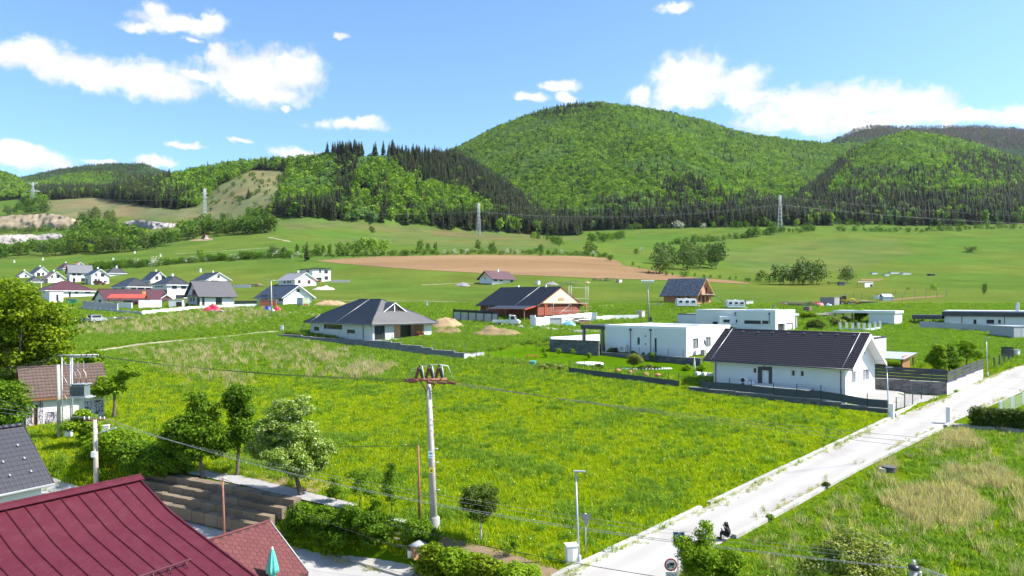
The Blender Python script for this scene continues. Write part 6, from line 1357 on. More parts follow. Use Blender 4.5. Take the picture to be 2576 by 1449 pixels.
# ---- concrete seating terraces stepping down the bank
a, b = P2((400, 1188)), P2((748, 1256)); d = (b - a); L = d.length; yaw = math.atan2(d.y, d.x); nrm = Vector((d.y, -d.x)).normalized(); z0 = SLOPE * a.y; dzs = SLOPE * (b.y - a.y)
t = thing('seating_terraces', 'weathered concrete seating steps descending the shady bank', 'steps', (a.x, a.y, z0), yaw); TC = [M('terrace_concrete_%d' % i, c, .95, .25, 3, .3, 20, dirt=(.12, .1, .07), dscale=1.2) for i, c in enumerate([(.17, .125, .085), (.14, .105, .072), (.19, .145, .10)])]
rg = np.random.default_rng(8)
for r_ in range(4):
 nb = 11; l0 = -1.5 + .2 * r_; l1 = L - r_ * .45 + .3
 for i in range(nb):
  x0_, x1_ = l0 + (l1 - l0) * i / nb, l0 + (l1 - l0) * (i + 1) / nb - .03; zt = .12 - r_ * .45 + dzs * ((x0_ + x1_) / 2 / L)
  MB().bx(x0_, x1_, -.05 - (r_ + 1) * .6, .1 - r_ * .6, zt - .75, zt + rg.normal() * .01).build('step_block', TC[int(rg.integers(3))], t)
# stone steps at the right end of the bank and the brick hive box
t = thing('stone_steps', 'little flight of pale stone steps in the bank left of the power pole', 'steps', G(1005, 1318))
for i in range(5): MB().box((.12 * i, -.35 * i, .15 - i * .25), (1.0, .5, .22), rz=-.5).build('step', M('pale_stone', (.55, .53, .48), .9, .15, 3), t)
g = G(1054, 1402); t = thing('brick_meter_box', 'small brick box with grey hipped lid beside the driveway', 'box', g, .4)
for r_ in range(6):
 for k in range(3):
  for s_ in (0, 1): MB().box((-.24 + .24 * k + (.06 if r_ % 2 else -.02), -.3 + .6 * s_, .06 + r_ * .12), (.22, .12, .11)).build('brick', M('yellow_brick', (.52, .33, .15), .9, .25, 9), t)
MB().bx(-.36, .36, -.24, .24, 0, .7).build('core', BRICKR, t); MB().lathe([(.62, 0), (.62, .05), (.05, .26)], 4, (0, 0, .72)).build('lid', M('grey_lid', (.3, .31, .33), .6, .1, 3), t)
g = G(1033, 1402); MB().lathe([(.17, 0), (.21, .42), (.22, .44), (.19, .43), (.15, .05)], 14).build('bucket', PORW, None, g, label='white bucket beside the brick box', cat='bucket')
# ------------------------------------------------------------------ trees and shrubs of the foreground
L_MAPLE = leaf_mat('maple_leaves', (0.045, 0.085, 0.003), (0.26, 0.34, 0.010), 0.42, 0.05); L_DARK = leaf_mat('dark_leaves', (0.04, 0.09, 0.006), (0.16, 0.27, 0.012), 0.42, 0.1)
L_YEL = leaf_mat('yellow_green_leaves', (0.10, 0.18, 0.006), (0.25, 0.36, 0.016), 0.45, 0.1); L_BLOS = leaf_mat('pear_blossom_leaves', (0.12, 0.19, 0.018), (0.28, 0.37, 0.05), 0.4, 0.05, (0.2, (0.5, 0.54, 0.28)))
L_OLIVE = leaf_mat('olive_leaves', (0.035, 0.06, 0.008), (0.11, 0.16, 0.018), 0.3, 0.05); L_APPLE = leaf_mat('apple_leaves', (0.14, 0.18, 0.025), (0.32, 0.36, 0.07), 0.38, 0.05, (0.12, (0.42, 0.38, 0.28)))
def clumpy(rg, lobes, nc, rc, n, size, mat):
 """leaves gathered in clumps on the lobes, so light clumps stand before dark gaps"""
 L = np.array(lobes, float); w = (L[:, 3] * L[:, 4] + L[:, 3] * L[:, 5]); k = rg.choice(len(L), nc, p=w / w.sum())
 d = unit(rg.normal(size=(nc, 3)) + np.array([0, 0, .25])); rr = .55 + .45 * rg.random((nc, 1)); c = L[k, :3] + d * rr * L[k, 3:]
 r = rc * (.55 + .8 * rg.random((nc, 1))); sub = np.concatenate([c, r * 1.15, r * 1.15, r * .75], 1)
 return leaves(rg, sub, n, size, out=.6, shell=.35)
def near_tree(name, label, base, lobes, nc, rc, n, size, mat, r0=.14, fork=.45, cat='tree', seed=0, Y=None, bark=None, group=None, depth=1.0):
 """base = image point of the foot; lobes = [(px, py, radius px, (ry px), depth offset m)] read from the view at the foot's distance"""
 g = G(*base) if Y is None else Vector(((base[0] - CX) / F * Y, Y, hg((base[0] - CX) / F * Y, Y))); k = g.y / F; rg = np.random.default_rng(seed + 100); ls = []
 for q in lobes:
  rx = q[2] * k; rz = (q[3] if len(q) > 3 and q[3] else q[2]) * k; dy = q[4] if len(q) > 4 else rg.normal() * rx * .35
  ls.append(((q[0] - CX) * k - g.x, dy, CAMZ + (YH - q[1]) * k - g.z, rx, rx * depth, rz))
 t = thing(name, label, cat, g, 0, group); zmin = min(l[2] - l[5] for l in ls); zm = np.mean([l[2] for l in ls])
 if r0:
  tb = MB(); cx_ = np.mean([l[0] for l in ls]); cy_ = np.mean([l[1] for l in ls]); th_ = max(.3, zmin + (zm - zmin) * fork); limbs(rg, tb, 0, r0, ls, th_, (cx_ * .6, cy_ * .4)); tb.build('trunk', bark or BARK, t)
 V, Q = clumpy(rg, ls, nc, rc, n, size, mat); V[:, 2] = np.maximum(V[:, 2], .02 if r0 else -.3)
 link('crown', arr_mesh('crown', V, Q, mat), t); return t
near_tree('maple_tree', 'huge yellow-green maple filling the left edge', (30, 1036), [(20, 770, 85, 75), (95, 775, 60), (-50, 800, 80), (125, 830, 60), (50, 850, 90), (145, 880, 40), (100, 910, 60), (20, 930, 80), (-60, 920, 80), (60, 970, 50), (130, 945, 35), (-20, 860, 90)], 430, .85, 30000, .30, L_MAPLE, r0=.45, seed=1)
near_tree('darkening_shrub', 'dark shrub added to darken the place beneath the huge maple left of the derelict house', (20, 1085), [(10, 1000, 50, 40), (40, 1040, 40, 34), (-20, 1050, 50, 40), (50, 985, 26, 30)], 90, .7, 9000, .24, L_DARK, r0=.1, seed=11, cat='shrub')  # shrub mass added so that the place under the maple reads dark
near_tree('leaning_tree', 'small leaning tree right of the derelict house', (287, 1052), [(268, 968, 26, 22), (290, 950, 20, 14), (322, 935, 22, 13), (256, 985, 20, 15), (300, 975, 16, 12)], 70, .5, 5000, .2, L_YEL, r0=.16, seed=2)
near_tree('yellow_tree', 'yellow-green treetop showing behind the transformer', (244, 1010), [(232, 903, 22, 17), (222, 928, 20, 15), (245, 920, 14), (205, 915, 12)], 60, .5, 4000, .22, L_YEL, r0=.14, seed=3)
near_tree('plum_tree', 'dark green fruit tree at the top of the terraces', (510, 1202), [(492, 1010, 18, 22), (500, 1045, 36, 34), (468, 1082, 38, 30), (520, 1090, 40, 34), (480, 1130, 38, 28), (442, 1105, 30, 26), (530, 1130, 26, 22)], 190, .52, 20000, .17, L_DARK, r0=.15, seed=4)
near_tree('plum_tree', 'slender fruit tree between the dark one and the blossoming one', (597, 1196), [(604, 990, 30, 16), (585, 1010, 26, 18), (595, 1050, 36, 28), (612, 1085, 32, 26), (584, 1105, 28, 24)], 130, .46, 12000, .16, L_DARK, r0=.13, seed=5)
near_tree('pear_tree', 'round pale blossoming pear tree beside the seating terraces', (756, 1246), [(706, 1040, 40, 34), (752, 1030, 34, 30), (690, 1082, 50, 38), (742, 1090, 56, 42), (672, 1128, 46, 30), (730, 1140, 56, 34), (790, 1135, 44, 32), (640, 1130, 28, 22), (804, 1165, 26, 18), (762, 1170, 36, 22)], 300, .40, 36000, .14, L_BLOS, r0=.17, seed=6)
near_tree('maple_sapling', 'young maple beneath the transformer', (226, 1126), [(212, 1050, 22, 16), (196, 1075, 22, 16), (228, 1075, 22, 18), (205, 1100, 22, 14), (235, 1100, 18, 14)], 70, .4, 5000, .18, L_YEL, r0=.07, seed=7)
for i, (b, lb) in enumerate((((300, 1165), [(290, 1110, 38, 28), (325, 1120, 36, 28), (300, 1145, 36, 24)]), ((355, 1190), [(345, 1140, 38, 30), (385, 1145, 36, 30), (360, 1172, 34, 22)]), ((420, 1195), [(410, 1155, 34, 30), (440, 1165, 28, 24), (425, 1185, 28, 16)]), ((262, 1150), [(262, 1125, 26, 20), (240, 1140, 22, 14)]))):
 near_tree('bank_shrub', ('leafy shrub on the bank behind the street pole', 'dense shrub on the shady bank left of the terraces', 'dark shrub at the left end of the seating terraces', 'low shrub at the foot of the street pole')[i], b, lb, 110, .6, 10000, .19, L_DARK if i in (1, 2) else L_YEL, r0=0.05, seed=20 + i, cat='shrub', fork=.2)
for i, (b, lb) in enumerate((((765, 1345), [(760, 1300, 36, 28), (735, 1322, 30, 20), (790, 1318, 30, 24)]), ((830, 1356), [(822, 1302, 34, 26), (850, 1318, 32, 26), (815, 1338, 32, 18)]), ((890, 1365), [(875, 1300, 30, 24), (900, 1325, 32, 26), (860, 1345, 28, 14)]), ((945, 1368), [(935, 1312, 34, 28), (965, 1330, 28, 24), (930, 1350, 26, 14)]), ((1058, 1372), [(1050, 1338, 28, 22), (1078, 1352, 24, 18)]))):
 near_tree('roadside_shrub', ('leafy shrub at the right end of the seating terraces', 'dense shrub below the saplings beside the village road', 'rounded shrub left of the stone steps', 'tall shrub at the head of the driveway', 'small shrub between driveway and power pole')[i], b, lb, 90, .34, 8000, .13, L_DARK, r0=0.05, seed=30 + i, cat='shrub', fork=.2)
for i, (b, lb) in enumerate((((1100, 1440), [(1092, 1392, 32, 26), (1120, 1415, 30, 24), (1085, 1425, 26, 18)]), ((1165, 1455), [(1150, 1405, 30, 26), (1180, 1428, 32, 26)]), ((1232, 1470), [(1215, 1425, 30, 24), (1250, 1440, 30, 26)]), ((1300, 1485), [(1290, 1440, 32, 22), (1330, 1450, 28, 20)]))):
 near_tree('corner_shrub', ('bright leafy shrub beside the brick box', 'bright shrub under the soil bank', 'bright shrub in the middle of the soil bank', 'bright shrub nearest the road junction')[i], b, lb, 90, .34, 8000, .14, L_YEL if i % 2 else L_MAPLE, r0=0.05, seed=40 + i, cat='shrub', fork=.2)
near_tree('sapling', 'thin bare-stemmed sapling right of the pear tree', (904, 1280), [(890, 1190, 20, 16), (912, 1200, 18, 18), (900, 1225, 18, 16)], 30, .25, 900, .11, L_DARK, r0=.035, seed=50)
near_tree('sapling', 'tall columnar sapling left of the rusty pole', (984, 1300), [(981, 1180, 9, 24), (978, 1215, 13, 26), (988, 1245, 13, 24)], 40, .24, 2200, .11, L_DARK, r0=.035, seed=51)
near_tree('sapling', 'small bushy sapling at the end of the gravel terrace', (846, 1262), [(845, 1222, 15, 20), (835, 1240, 13, 12)], 24, .24, 1200, .11, L_DARK, r0=.035, seed=52)
near_tree('sapling', 'tiny sapling between the bushy one and the columnar one', (938, 1288), [(928, 1242, 13, 9), (944, 1268, 12, 10)], 16, .22, 700, .11, L_DARK, r0=.03, seed=53)
near_tree('ball_tree', 'young tree with dense olive ball crown on the soil bank', (1209, 1366), [(1207, 1255, 42, 30), (1190, 1268, 26, 22), (1228, 1266, 24, 22), (1207, 1288, 22, 18)], 110, .26, 9000, .11, L_OLIVE, r0=.05, seed=54, bark=M('pale_bark', (.4, .37, .33), .8, .2, 5))
near_tree('sapling', 'thin sapling on the soil bank right of the ball-crowned tree', (1298, 1400), [(1296, 1365, 7, 20)], 10, .2, 250, .1, L_DARK, r0=.02, seed=55)
near_tree('roadside_tree', 'bright young tree growing in front of the traffic signs', (1790, 1500), [(1720, 1365, 16, 24), (1772, 1345, 18, 30), (1765, 1395, 52, 40), (1820, 1408, 44, 38), (1720, 1405, 24, 26), (1780, 1440, 70, 34)], 190, .28, 17000, .105, L_YEL, r0=.09, seed=56, Y=30.5)
near_tree('apple_tree', 'sparse pale apple tree at the lower right edge', (2150, 1560), [(2130, 1350, 40, 24), (2090, 1385, 46, 30), (2170, 1390, 50, 34), (2225, 1400, 40, 30), (2140, 1425, 70, 34), (2040, 1428, 40, 22), (2240, 1435, 36, 22)], 170, .32, 12000, .1, L_APPLE, r0=.16, seed=57, Y=29.0)
near_tree('small_bush', 'little bush growing on the edge of the pale road', (2081, 1231), [(2081, 1222, 8, 8)], 14, .16, 900, .07, L_OLIVE, r0=0, seed=58, cat='bush')
near_tree('weed_bush', 'weeds sprouting at the right kerb near the seated person', (1932, 1306), [(1932, 1302, 14, 8)], 14, .16, 900, .08, L_DARK, r0=0, seed=59, cat='bush')
def gtree(name, label, c, base, lobes, nc, rc, n, size, mat, **k):
 s = k.pop('s', .2); near_tree(name, label, c(*base), [(c(q[0], q[1])[0], c(q[0], q[1])[1], q[2] * s) + ((q[3] * s,) if len(q) > 3 else ()) for q in lobes], nc, rc, n, size, mat, **k)
gtree('garden_tree', 'dense yellow-green garden tree behind the dark board fence', c6, (1475, 1085), [(1470, 800, 75, 80), (1450, 910, 80), (1500, 980, 70)], 90, .4, 8000, .18, L_YEL, r0=.1, seed=60)
gtree('garden_tree', 'broad dark-green garden tree in the corner garden', c6, (1640, 1080), [(1610, 800, 90, 80), (1660, 880, 110, 90), (1720, 960, 80, 70), (1580, 930, 70)], 110, .42, 9000, .18, L_DARK, r0=.1, seed=61)
gtree('garden_tree', 'airy garden tree with visible limbs beside the street lamp', c6, (1850, 1015), [(1800, 720, 80, 60), (1880, 770, 110, 80), (1830, 860, 100, 70), (1960, 850, 60, 50)], 70, .4, 4200, .17, L_YEL, r0=.1, seed=62)
gtree('garden_tree', 'young green tree in front of the white garage canopy', c6, (512, 445), [(510, 310, 60, 45), (540, 360, 65, 45), (480, 380, 45, 40)], 60, .45, 4200, .22, L_YEL, r0=.09, seed=63)
gtree('cypress', 'slim dark cypress beside the low white fence', c6, (455, 545), [(455, 480, 22, 70)], 26, .3, 1800, .14, L_DARK, r0=.04, seed=64)
gtree('garden_shrub', 'rounded dark shrub left of the low white fence', c5, (2230, 770), [(2230, 705, 105, 60)], 60, .5, 4200, .2, L_OLIVE, r0=.04, seed=65, cat='shrub')
gtree('garden_shrub', 'mixed flowering shrub before the garage canopy', c6, (240, 500), [(200, 430, 60, 50), (280, 460, 70, 50)], 50, .45, 3000, .2, L_APPLE, r0=.04, seed=66, cat='shrub')
gtree('garden_shrub', 'big green mound of bushes beside the wooden hut', c5, (2130, 625), [(2130, 585, 105, 45)], 60, .5, 3500, .22, L_MAPLE, r0=0, seed=67, cat='shrub')
gtree('willow_bush', 'round yellowish dwarf willow on the lawn', c2, (1207, 835), [(1225, 720, 90, 62), (1190, 760, 60, 40), (1270, 740, 60, 45)], 70, .35, 5000, .13, leaf_mat('willow_leaves', (.14, .16, .03), (.28, .28, .07), .4, .05), r0=.05, seed=68)
for i, (x, y, w_, h_, m_) in enumerate(((1300, 845, 55, 30, L_OLIVE), (1412, 845, 36, 48, L_APPLE), (1495, 842, 40, 22, L_OLIVE), (1882, 862, 62, 46, L_YEL), (2050, 870, 55, 58, L_YEL))):
 gtree('garden_shrub', ('bluish shrub beside the dwarf willow on the stone bed', 'reddish shrub in the white stone bed', 'low shrub at the right end of the stone bed', 'bright shrub in the flower bed before the flat-roofed house', 'bright shrub beside the folded white parasol')[i], c2, (x, y), [(x, y - h_ * .6, w_, h_ * .75)], 24, .25, 1600, .12, m_, r0=0, seed=70 + i, cat='shrub')
for i, (x, y, h_) in enumerate(((265, 690, 110), (440, 680, 95), (650, 722, 85), (1440, 750, 120), (80, 630, 50), (100, 700, 70))):
 gtree('lawn_sapling', 'thin staked sapling on the bright lawn', c2, (x, y), [(x, y - h_ * .6, 22, h_ * .36)], 16, .22, 700, .12, L_YEL, r0=.03, seed=80 + i, group='saplings on the lawn')
for i, (x, y, w_, h_) in enumerate(((60, 845, 70, 60), (150, 840, 60, 50), (270, 850, 90, 55), (770, 840, 60, 50))):
 gtree('border_shrub', 'low mixed shrub in the border behind the garden fence', c2, (x, y), [(x, y - h_ * .5, w_, h_ * .6)], 24, .25, 1500, .13, L_OLIVE if i % 2 else L_APPLE, r0=0, seed=90 + i, cat='shrub', group='shrubs in the garden border')
# clipped hedge at the right edge
b = P2((2400, 1078)); e = P2((2700, 1105)); d = e - b; t = thing('clipped_hedge', 'long clipped dark hedge on the low wall at the right edge', 'hedge', (b.x, b.y, SLOPE * b.y), math.atan2(d.y, d.x)); L = d.length; rg = np.random.default_rng(4)
lb = [(1.6 + (L - 1.6) * i / 26, .5 + .1 * rg.normal(), .6 + 1.05 * (k_ / 2) + .05 * rg.normal(), .5, .5, .46) for i in range(27) for k_ in range(3)]; V, Q = leaves(rg, lb, 20000, .14, shell=.4); link('foliage', arr_mesh('foliage', V, Q, L_OLIVE), t)
MB().bx(0, L, .1, .9, -.3, .35).build('base_wall', CONCR, t)
g = G(2386, 1066); MB().box((0, 0, .75), (.36, .36, 1.6)).box((0, 0, 1.58), (.42, .42, .08)).build('gate_pillar', WHITE, None, g, YAW, label='white pillar at the corner of the clipped hedge', cat='pillar')

# ------------------------------------------------------------------ hedgerows, copses and single trees of the far fields
TPL = {k_: [broadleaf_meshes(200 + 10 * j + i, 10, w_, nn_, sz, m_, th_, 8) for i in range(3)] for j, (k_, w_, nn_, sz, m_, th_) in enumerate((('tree', 7.5, 420, .85, LEAF_MID, 1.2), ('tall', 5.0, 360, .8, LEAF_MID, 1.4), ('bright', 7.5, 420, .85, LEAF_FOREST, 1.2), ('shrub', 13.0, 320, 1.25, LEAF_MID, .2), ('white', 12.0, 320, 1.1, LEAF_WHITE, .3), ('willow', 9.5, 800, .75, leaf_mat('willow_grey', (.05, .085, .022), (.13, .18, .05), .35, .15), 1.0), ('dark', 8.0, 420, .85, L_OLIVE, 1.0)))}
TPL['spruce'] = [conifer_meshes(290 + i, 10, 4.5, 12, 7, LEAF_CONIF) for i in range(2)]
RGT = np.random.default_rng(12)
def ftree(x, y, hpx, kind, label, group=None, name=None, wf=None, cat=None):
 g = G(x, y); k_ = g.y / F; H = hpx * k_ * (1.3 if kind in ('shrub', 'white') else 1.08); a, b_ = TPL[kind][int(RGT.integers(len(TPL[kind])))]
 r = thing(name or ('hedge_shrub' if kind in ('shrub', 'white') else 'field_tree'), label, cat or ('shrub' if kind in ('shrub', 'white') else 'tree'), g, RGT.random() * 6.28, group)
 w_ = (wf or 1) * (.85 + .3 * RGT.random()); r.scale = (H / 10 * w_, H / 10 * w_, H / 10); link('trunk', a, r); link('crown', b_, r)
def frow(pts, n, h0, h1, kinds, label, group, dy=3, **k):
 P = resample(pts, 200)
 for i in range(n):
  q = P[int((i + RGT.random()) / n * 199)]; ftree(q[0], q[1] + RGT.normal() * dy * .5, h0 + (h1 - h0) * RGT.random() ** 1.6, kinds[int(RGT.integers(len(kinds)))], label, group, **k)
HL, HG = 'tree in the hedgerow behind the ploughed field', 'trees of the hedgerow behind the ploughed field'
for x, y, hp, kd in ((748, 642, 27, 'tall'), (768, 643, 26, 'tree'), (797, 643, 29, 'tree'), (814, 644, 26, 'tall'), (830, 643, 29, 'tall'), (852, 644, 32, 'bright'), (875, 644, 33, 'bright'), (899, 643, 39, 'bright'), (919, 642, 43, 'bright'), (940, 642, 43, 'bright'), (967, 642, 37, 'bright'), (1057, 635, 31, 'bright'), (1076, 634, 22, 'tall'), (1096, 635, 24, 'tall'), (1203, 632, 28, 'tall'), (1237, 635, 26, 'tree'), (1361, 636, 22, 'tall'), (1360, 638, 22, 'tree'), (1393, 618, 24, 'tree'), (1408, 622, 28, 'tree'), (1480, 642, 33, 'dark'), (1495, 642, 26, 'tree'), (690, 648, 28, 'willow'), (715, 646, 24, 'willow'), (505, 656, 30, 'bright')): ftree(x, y, hp, kd, HL, HG)
frow([(230, 679), (330, 672), (450, 663), (560, 655), (660, 650), (740, 646)], 115, 8, 16, ('shrub',) * 9 + ('white',), 'shrub in the long hedge above the estate', 'shrubs of the hedge above the estate')
frow([(740, 646), (980, 643), (1200, 637), (1480, 643), (1540, 650)], 90, 6, 12, ('shrub',) * 9 + ('white',), 'low shrub lining the upper edge of the ploughed field', 'shrubs lining the ploughed field')
frow([(230, 680), (300, 676)], 8, 16, 24, ('tree', 'shrub'), 'small tree behind the houses of the estate', 'small trees behind the estate')
frow([(1655, 622), (1740, 612), (1840, 602), (1960, 585), (2050, 583)], 50, 8, 16, ('shrub', 'tree', 'shrub', 'bright', 'shrub', 'dark'), 'shrub in the diagonal hedge on the right-hand meadow', 'shrubs of the diagonal hedge')
for x, y, hp in ((1900, 596, 26), (1945, 590, 30), (1745, 612, 18), (1885, 598, 24)): ftree(x, y, hp, 'tree', 'tree rising from the diagonal hedge on the right-hand meadow', 'trees of the diagonal hedge')
frow([(1480, 613), (1510, 607), (1545, 606), (1568, 602)], 16, 16, 26, ('tree', 'tree', 'bright', 'tree', 'bright'), 'tree of the small copse in the middle meadow', 'trees of the middle copse')
frow([(1330, 600), (1380, 606), (1400, 615)], 8, 10, 22, ('bright', 'tree'), 'tree below the dark spruce spur', 'trees below the spruce spur')
frow([(1560, 578), (1700, 574), (1880, 572), (2050, 568), (2200, 568), (2400, 566), (2576, 560)], 60, 10, 20, ('tree', 'bright', 'shrub', 'tree', 'dark', 'bright', 'shrub', 'white'), 'small tree at the foot of the right-hand forest', 'small trees at the foot of the right-hand forest')
frow([(2100, 582), (2250, 583), (2400, 580), (2600, 573)], 40, 7, 15, ('shrub', 'shrub', 'tree'), 'shrub in the hedge at the top of the right-hand meadow', 'shrubs at the top of the right-hand meadow')
def fill(poly, n, h0, h1, kinds, label, group, mind=9):
 xs, ys = zip(*poly); got = []; tries = 0
 while len(got) < n and tries < 4000:
  tries += 1; x = min(xs) + RGT.random() * (max(xs) - min(xs)); y = min(ys) + RGT.random() * (max(ys) - min(ys))
  if inpoly(np.array([x]), np.array([y]), poly)[0] and all(abs(x - a) > mind or abs(y - b_) > mind * .35 for a, b_ in got):
   got.append((x, y)); ftree(x, y, h0 + (h1 - h0) * RGT.random(), kinds[int(RGT.integers(len(kinds)))], label, group)
fill([(-10, 652), (-10, 645), (110, 638), (170, 625), (195, 600), (250, 585), (300, 590), (330, 608), (450, 604), (490, 578), (580, 570), (690, 574), (690, 586), (580, 592), (520, 597), (470, 606), (430, 622), (350, 632), (250, 640), (120, 645)], 150, 22, 40, ('tree', 'tree', 'bright', 'willow', 'dark', 'shrub', 'dark'), 'tree in the dense thicket below the quarry', 'trees of the thicket below the quarry')
fill([(180, 560), (220, 540), (290, 545), (300, 575), (230, 585), (195, 580)], 18, 16, 26, ('tree', 'bright', 'willow'), 'tree right of the upper quarry face', 'trees right of the upper quarry face')
fill([(-10, 540), (60, 525), (110, 520), (120, 535), (60, 540), (-10, 545)], 16, 14, 26, ('tree', 'willow', 'shrub'), 'tree around the foot of the leftmost pylon', 'trees around the leftmost pylon')
frow([(-10, 588), (60, 584), (140, 582), (200, 582)], 20, 9, 16, ('shrub', 'tree', 'willow'), 'shrub on the ledge between the two quarry faces', 'shrubs on the quarry ledge')
fill([(500, 548), (560, 520), (640, 520), (700, 500), (720, 440), (600, 440), (520, 480)], 60, 5, 10, ('shrub', 'dark'), 'low bush on the cleared slope', 'bushes on the cleared slope', 6)
fill([(612, 552), (650, 540), (672, 552), (640, 558)], 9, 22, 32, ('tree', 'bright'), 'tree of the little grove at the foot of the cleared slope', 'trees of the little grove', 7)
fill([(1640, 688), (1660, 655), (1720, 650), (1800, 660), (1815, 690), (1740, 694)], 11, 42, 66, ('willow',), 'big greyish willow in the clump behind the brick house', 'willows behind the brick house', 16)
for x, y, hp, kd in ((1962, 716, 48, 'willow'), (2020, 717, 60, 'willow'), (2055, 716, 54, 'willow'), (1995, 716, 40, 'willow'), (2130, 712, 38, 'willow')): ftree(x, y, hp, kd, 'willow in the row at the meadow edge right of the brick house', 'willows at the meadow edge')
frow([(1590, 668), (1640, 690), (1700, 695), (1800, 700), (1920, 712), (2100, 718)], 26, 7, 15, ('shrub', 'bright', 'dark'), 'low bush along the ditch behind the brick house', 'bushes along the ditch')
ftree(1915, 705, 24, 'dark', 'dark rounded bush left of the willow row', wf=1.5)
ftree(2443, 634, 13, 'dark', 'flat dark bush alone on the right-hand meadow', wf=3.2, name='lone_bush', cat='bush'); ftree(935, 589, 20, 'dark', 'lone tree on the upper middle meadow', wf=1.2); ftree(2350, 731, 17, 'bright', 'lone round bush right of the greenhouse', wf=1.6, name='lone_bush', cat='bush'); ftree(2284, 729, 5, 'shrub', 'tiny bush left of the lone round bush', name='lone_bush', cat='bush')
ftree(2477, 743, 30, 'willow', 'nearly bare sapling alone at the right', wf=.5); ftree(772, 412, 46, 'spruce', 'tall thin pine standing alone on the skyline', wf=.8, name='skyline_pine'); ftree(700, 402, 30, 'bright', 'rounded tree on the left skyline'); ftree(625, 408, 26, 'spruce', 'dark pine on the left skyline', name='skyline_pine')
ftree(1535, 655, 11, 'shrub', 'bush at the right tip of the ploughed field'); ftree(1600, 640, 12, 'shrub', 'bush above the willow clump'); ftree(1615, 634, 9, 'white', 'white blossoming bush above the willow clump')
# ------------------------------------------------------------------ kerbs, lamps, signs
KERBM = [M('kerb_%d' % i, c, .95, .12, 3, .2, 25) for i, c in enumerate([(.36, .35, .33), (.32, .31, .29), (.40, .385, .365)])]; rgk = np.random.default_rng(21)
def kerb(label, line, f0, f1, w_, h_, side, step=1.0):
 P = resample(line, 400); s = np.concatenate([[0], np.cumsum(np.hypot(*np.diff(P, axis=0).T))]); L = s[-1]; a = f0 * L; root = None
 while a < f1 * L - .3:
  b_ = min(a + step, f1 * L); p = [Vector((np.interp(x, s, P[:, 0]), np.interp(x, s, P[:, 1]))) for x in (a, b_)]; m = (p[0] + p[1]) / 2; d = p[1] - p[0]; z = hg(m.x, m.y)
  if root is None: o0 = Vector((m.x, m.y, z)); root = thing('kerb', label, 'kerb', o0)
  nrm = Vector((-d.y, d.x)).normalized() * side * w_ / 2; sl = math.atan2(hg(p[1].x, p[1].y) - hg(p[0].x, p[0].y), d.length)
  if rgk.random() > .015:
   o = link('kerb_stone', cube_mesh(KERBM[int(rgk.integers(3))]), root, (m.x + nrm.x - o0.x, m.y + nrm.y - o0.y, z + h_ / 2 - .12 + rgk.normal() * .008 - o0.z)); o.scale = (d.length - .02, w_, h_ + .2); o.rotation_euler = (0, -sl, math.atan2(d.y, d.x) + rgk.normal() * .006)
  a = b_
kerb('pale concrete kerb between the meadow and the road', ROAD_L[1:9], .0, .93, .3, .22, 1); kerb('pale concrete kerb on the right side of the road', ROAD_R[3:8], .0, 1.0, .32, .22, -1)
def lamp(label, base, top, group=None):
 g = G(*base); tv = W(top[0], top[1], g.y) - g; t = thing('street_lamp', label, 'street lamp', g); MB().tube([(0, 0, -.4), (tv.x * .3, 0, tv.z * .3), tv], [.075, .06, .045], 10).build('post', STEEL, t); MB().lathe([(.11, -.1), (.11, .5), (.08, .52)], 10).build('sleeve', STEEL, t)
 mb = MB(); mb.box(tv + Vector((.2, -.05, .04)), (.62, .22, .06), rz=-.1); mb.build('lamp_head', STEEL, t); MB().box(tv + Vector((.24, -.05, .005)), (.4, .16, .015)).build('lens', GLASS, t)
lamp('slim street lamp beside the grey cabinet at the road junction', (1457, 1421), (1448, 1187)); lamp('slim street lamp at the corner of the bungalow fence', (2236, 1053), (2231, 925)); lamp('slim street lamp at the end of the sloping board fence', (2484, 946), (2481, 850))
g = G(1437, 1420); t = thing('utility_cabinet', 'white and grey utility cabinet at the foot of the street lamp', 'cabinet', g, .25); MB().bx(-.3, .3, -.2, .2, -.1, 1.02).build('body', PORW, t); MB().bx(-.27, .02, -.215, -.203, .12, .95).build('door', M('grey_door', (.42, .42, .43), .6, .12, 5), t); MB().bx(-.34, .34, -.24, .24, 1.022, 1.1).build('lid', WHITEP, t)
g = G(1473, 1398); t = thing('yield_sign', 'grey back of a triangular yield sign beside the street lamp', 'traffic sign', g); k = g.y / F; MB().tube([(0, 0, -.4), (0, 0, (1398 - 1291) * k)], .035, 8).build('post', STEEL, t)
z1, z0, w_ = (1398 - 1291) * k, (1398 - 1327) * k, 13.5 * k; MB().add([(-w_, -.05, z1), (w_, -.09, z1 - .05), (.03, -.07, z0), (-w_, -.07, z1), (w_, -.11, z1 - .05), (.03, -.09, z0)], [(0, 1, 2), (5, 4, 3), (0, 3, 4, 1), (1, 4, 5, 2), (2, 5, 3, 0)]).build('plate', M('sign_back', (.3, .3, .29), .5, .15, 6, metal=.4), t); MB().tube([(-.12, -.04, z1 - .22), (.12, -.06, z1 - .22)], .03, 5).build('clamp', BLACKI, t)
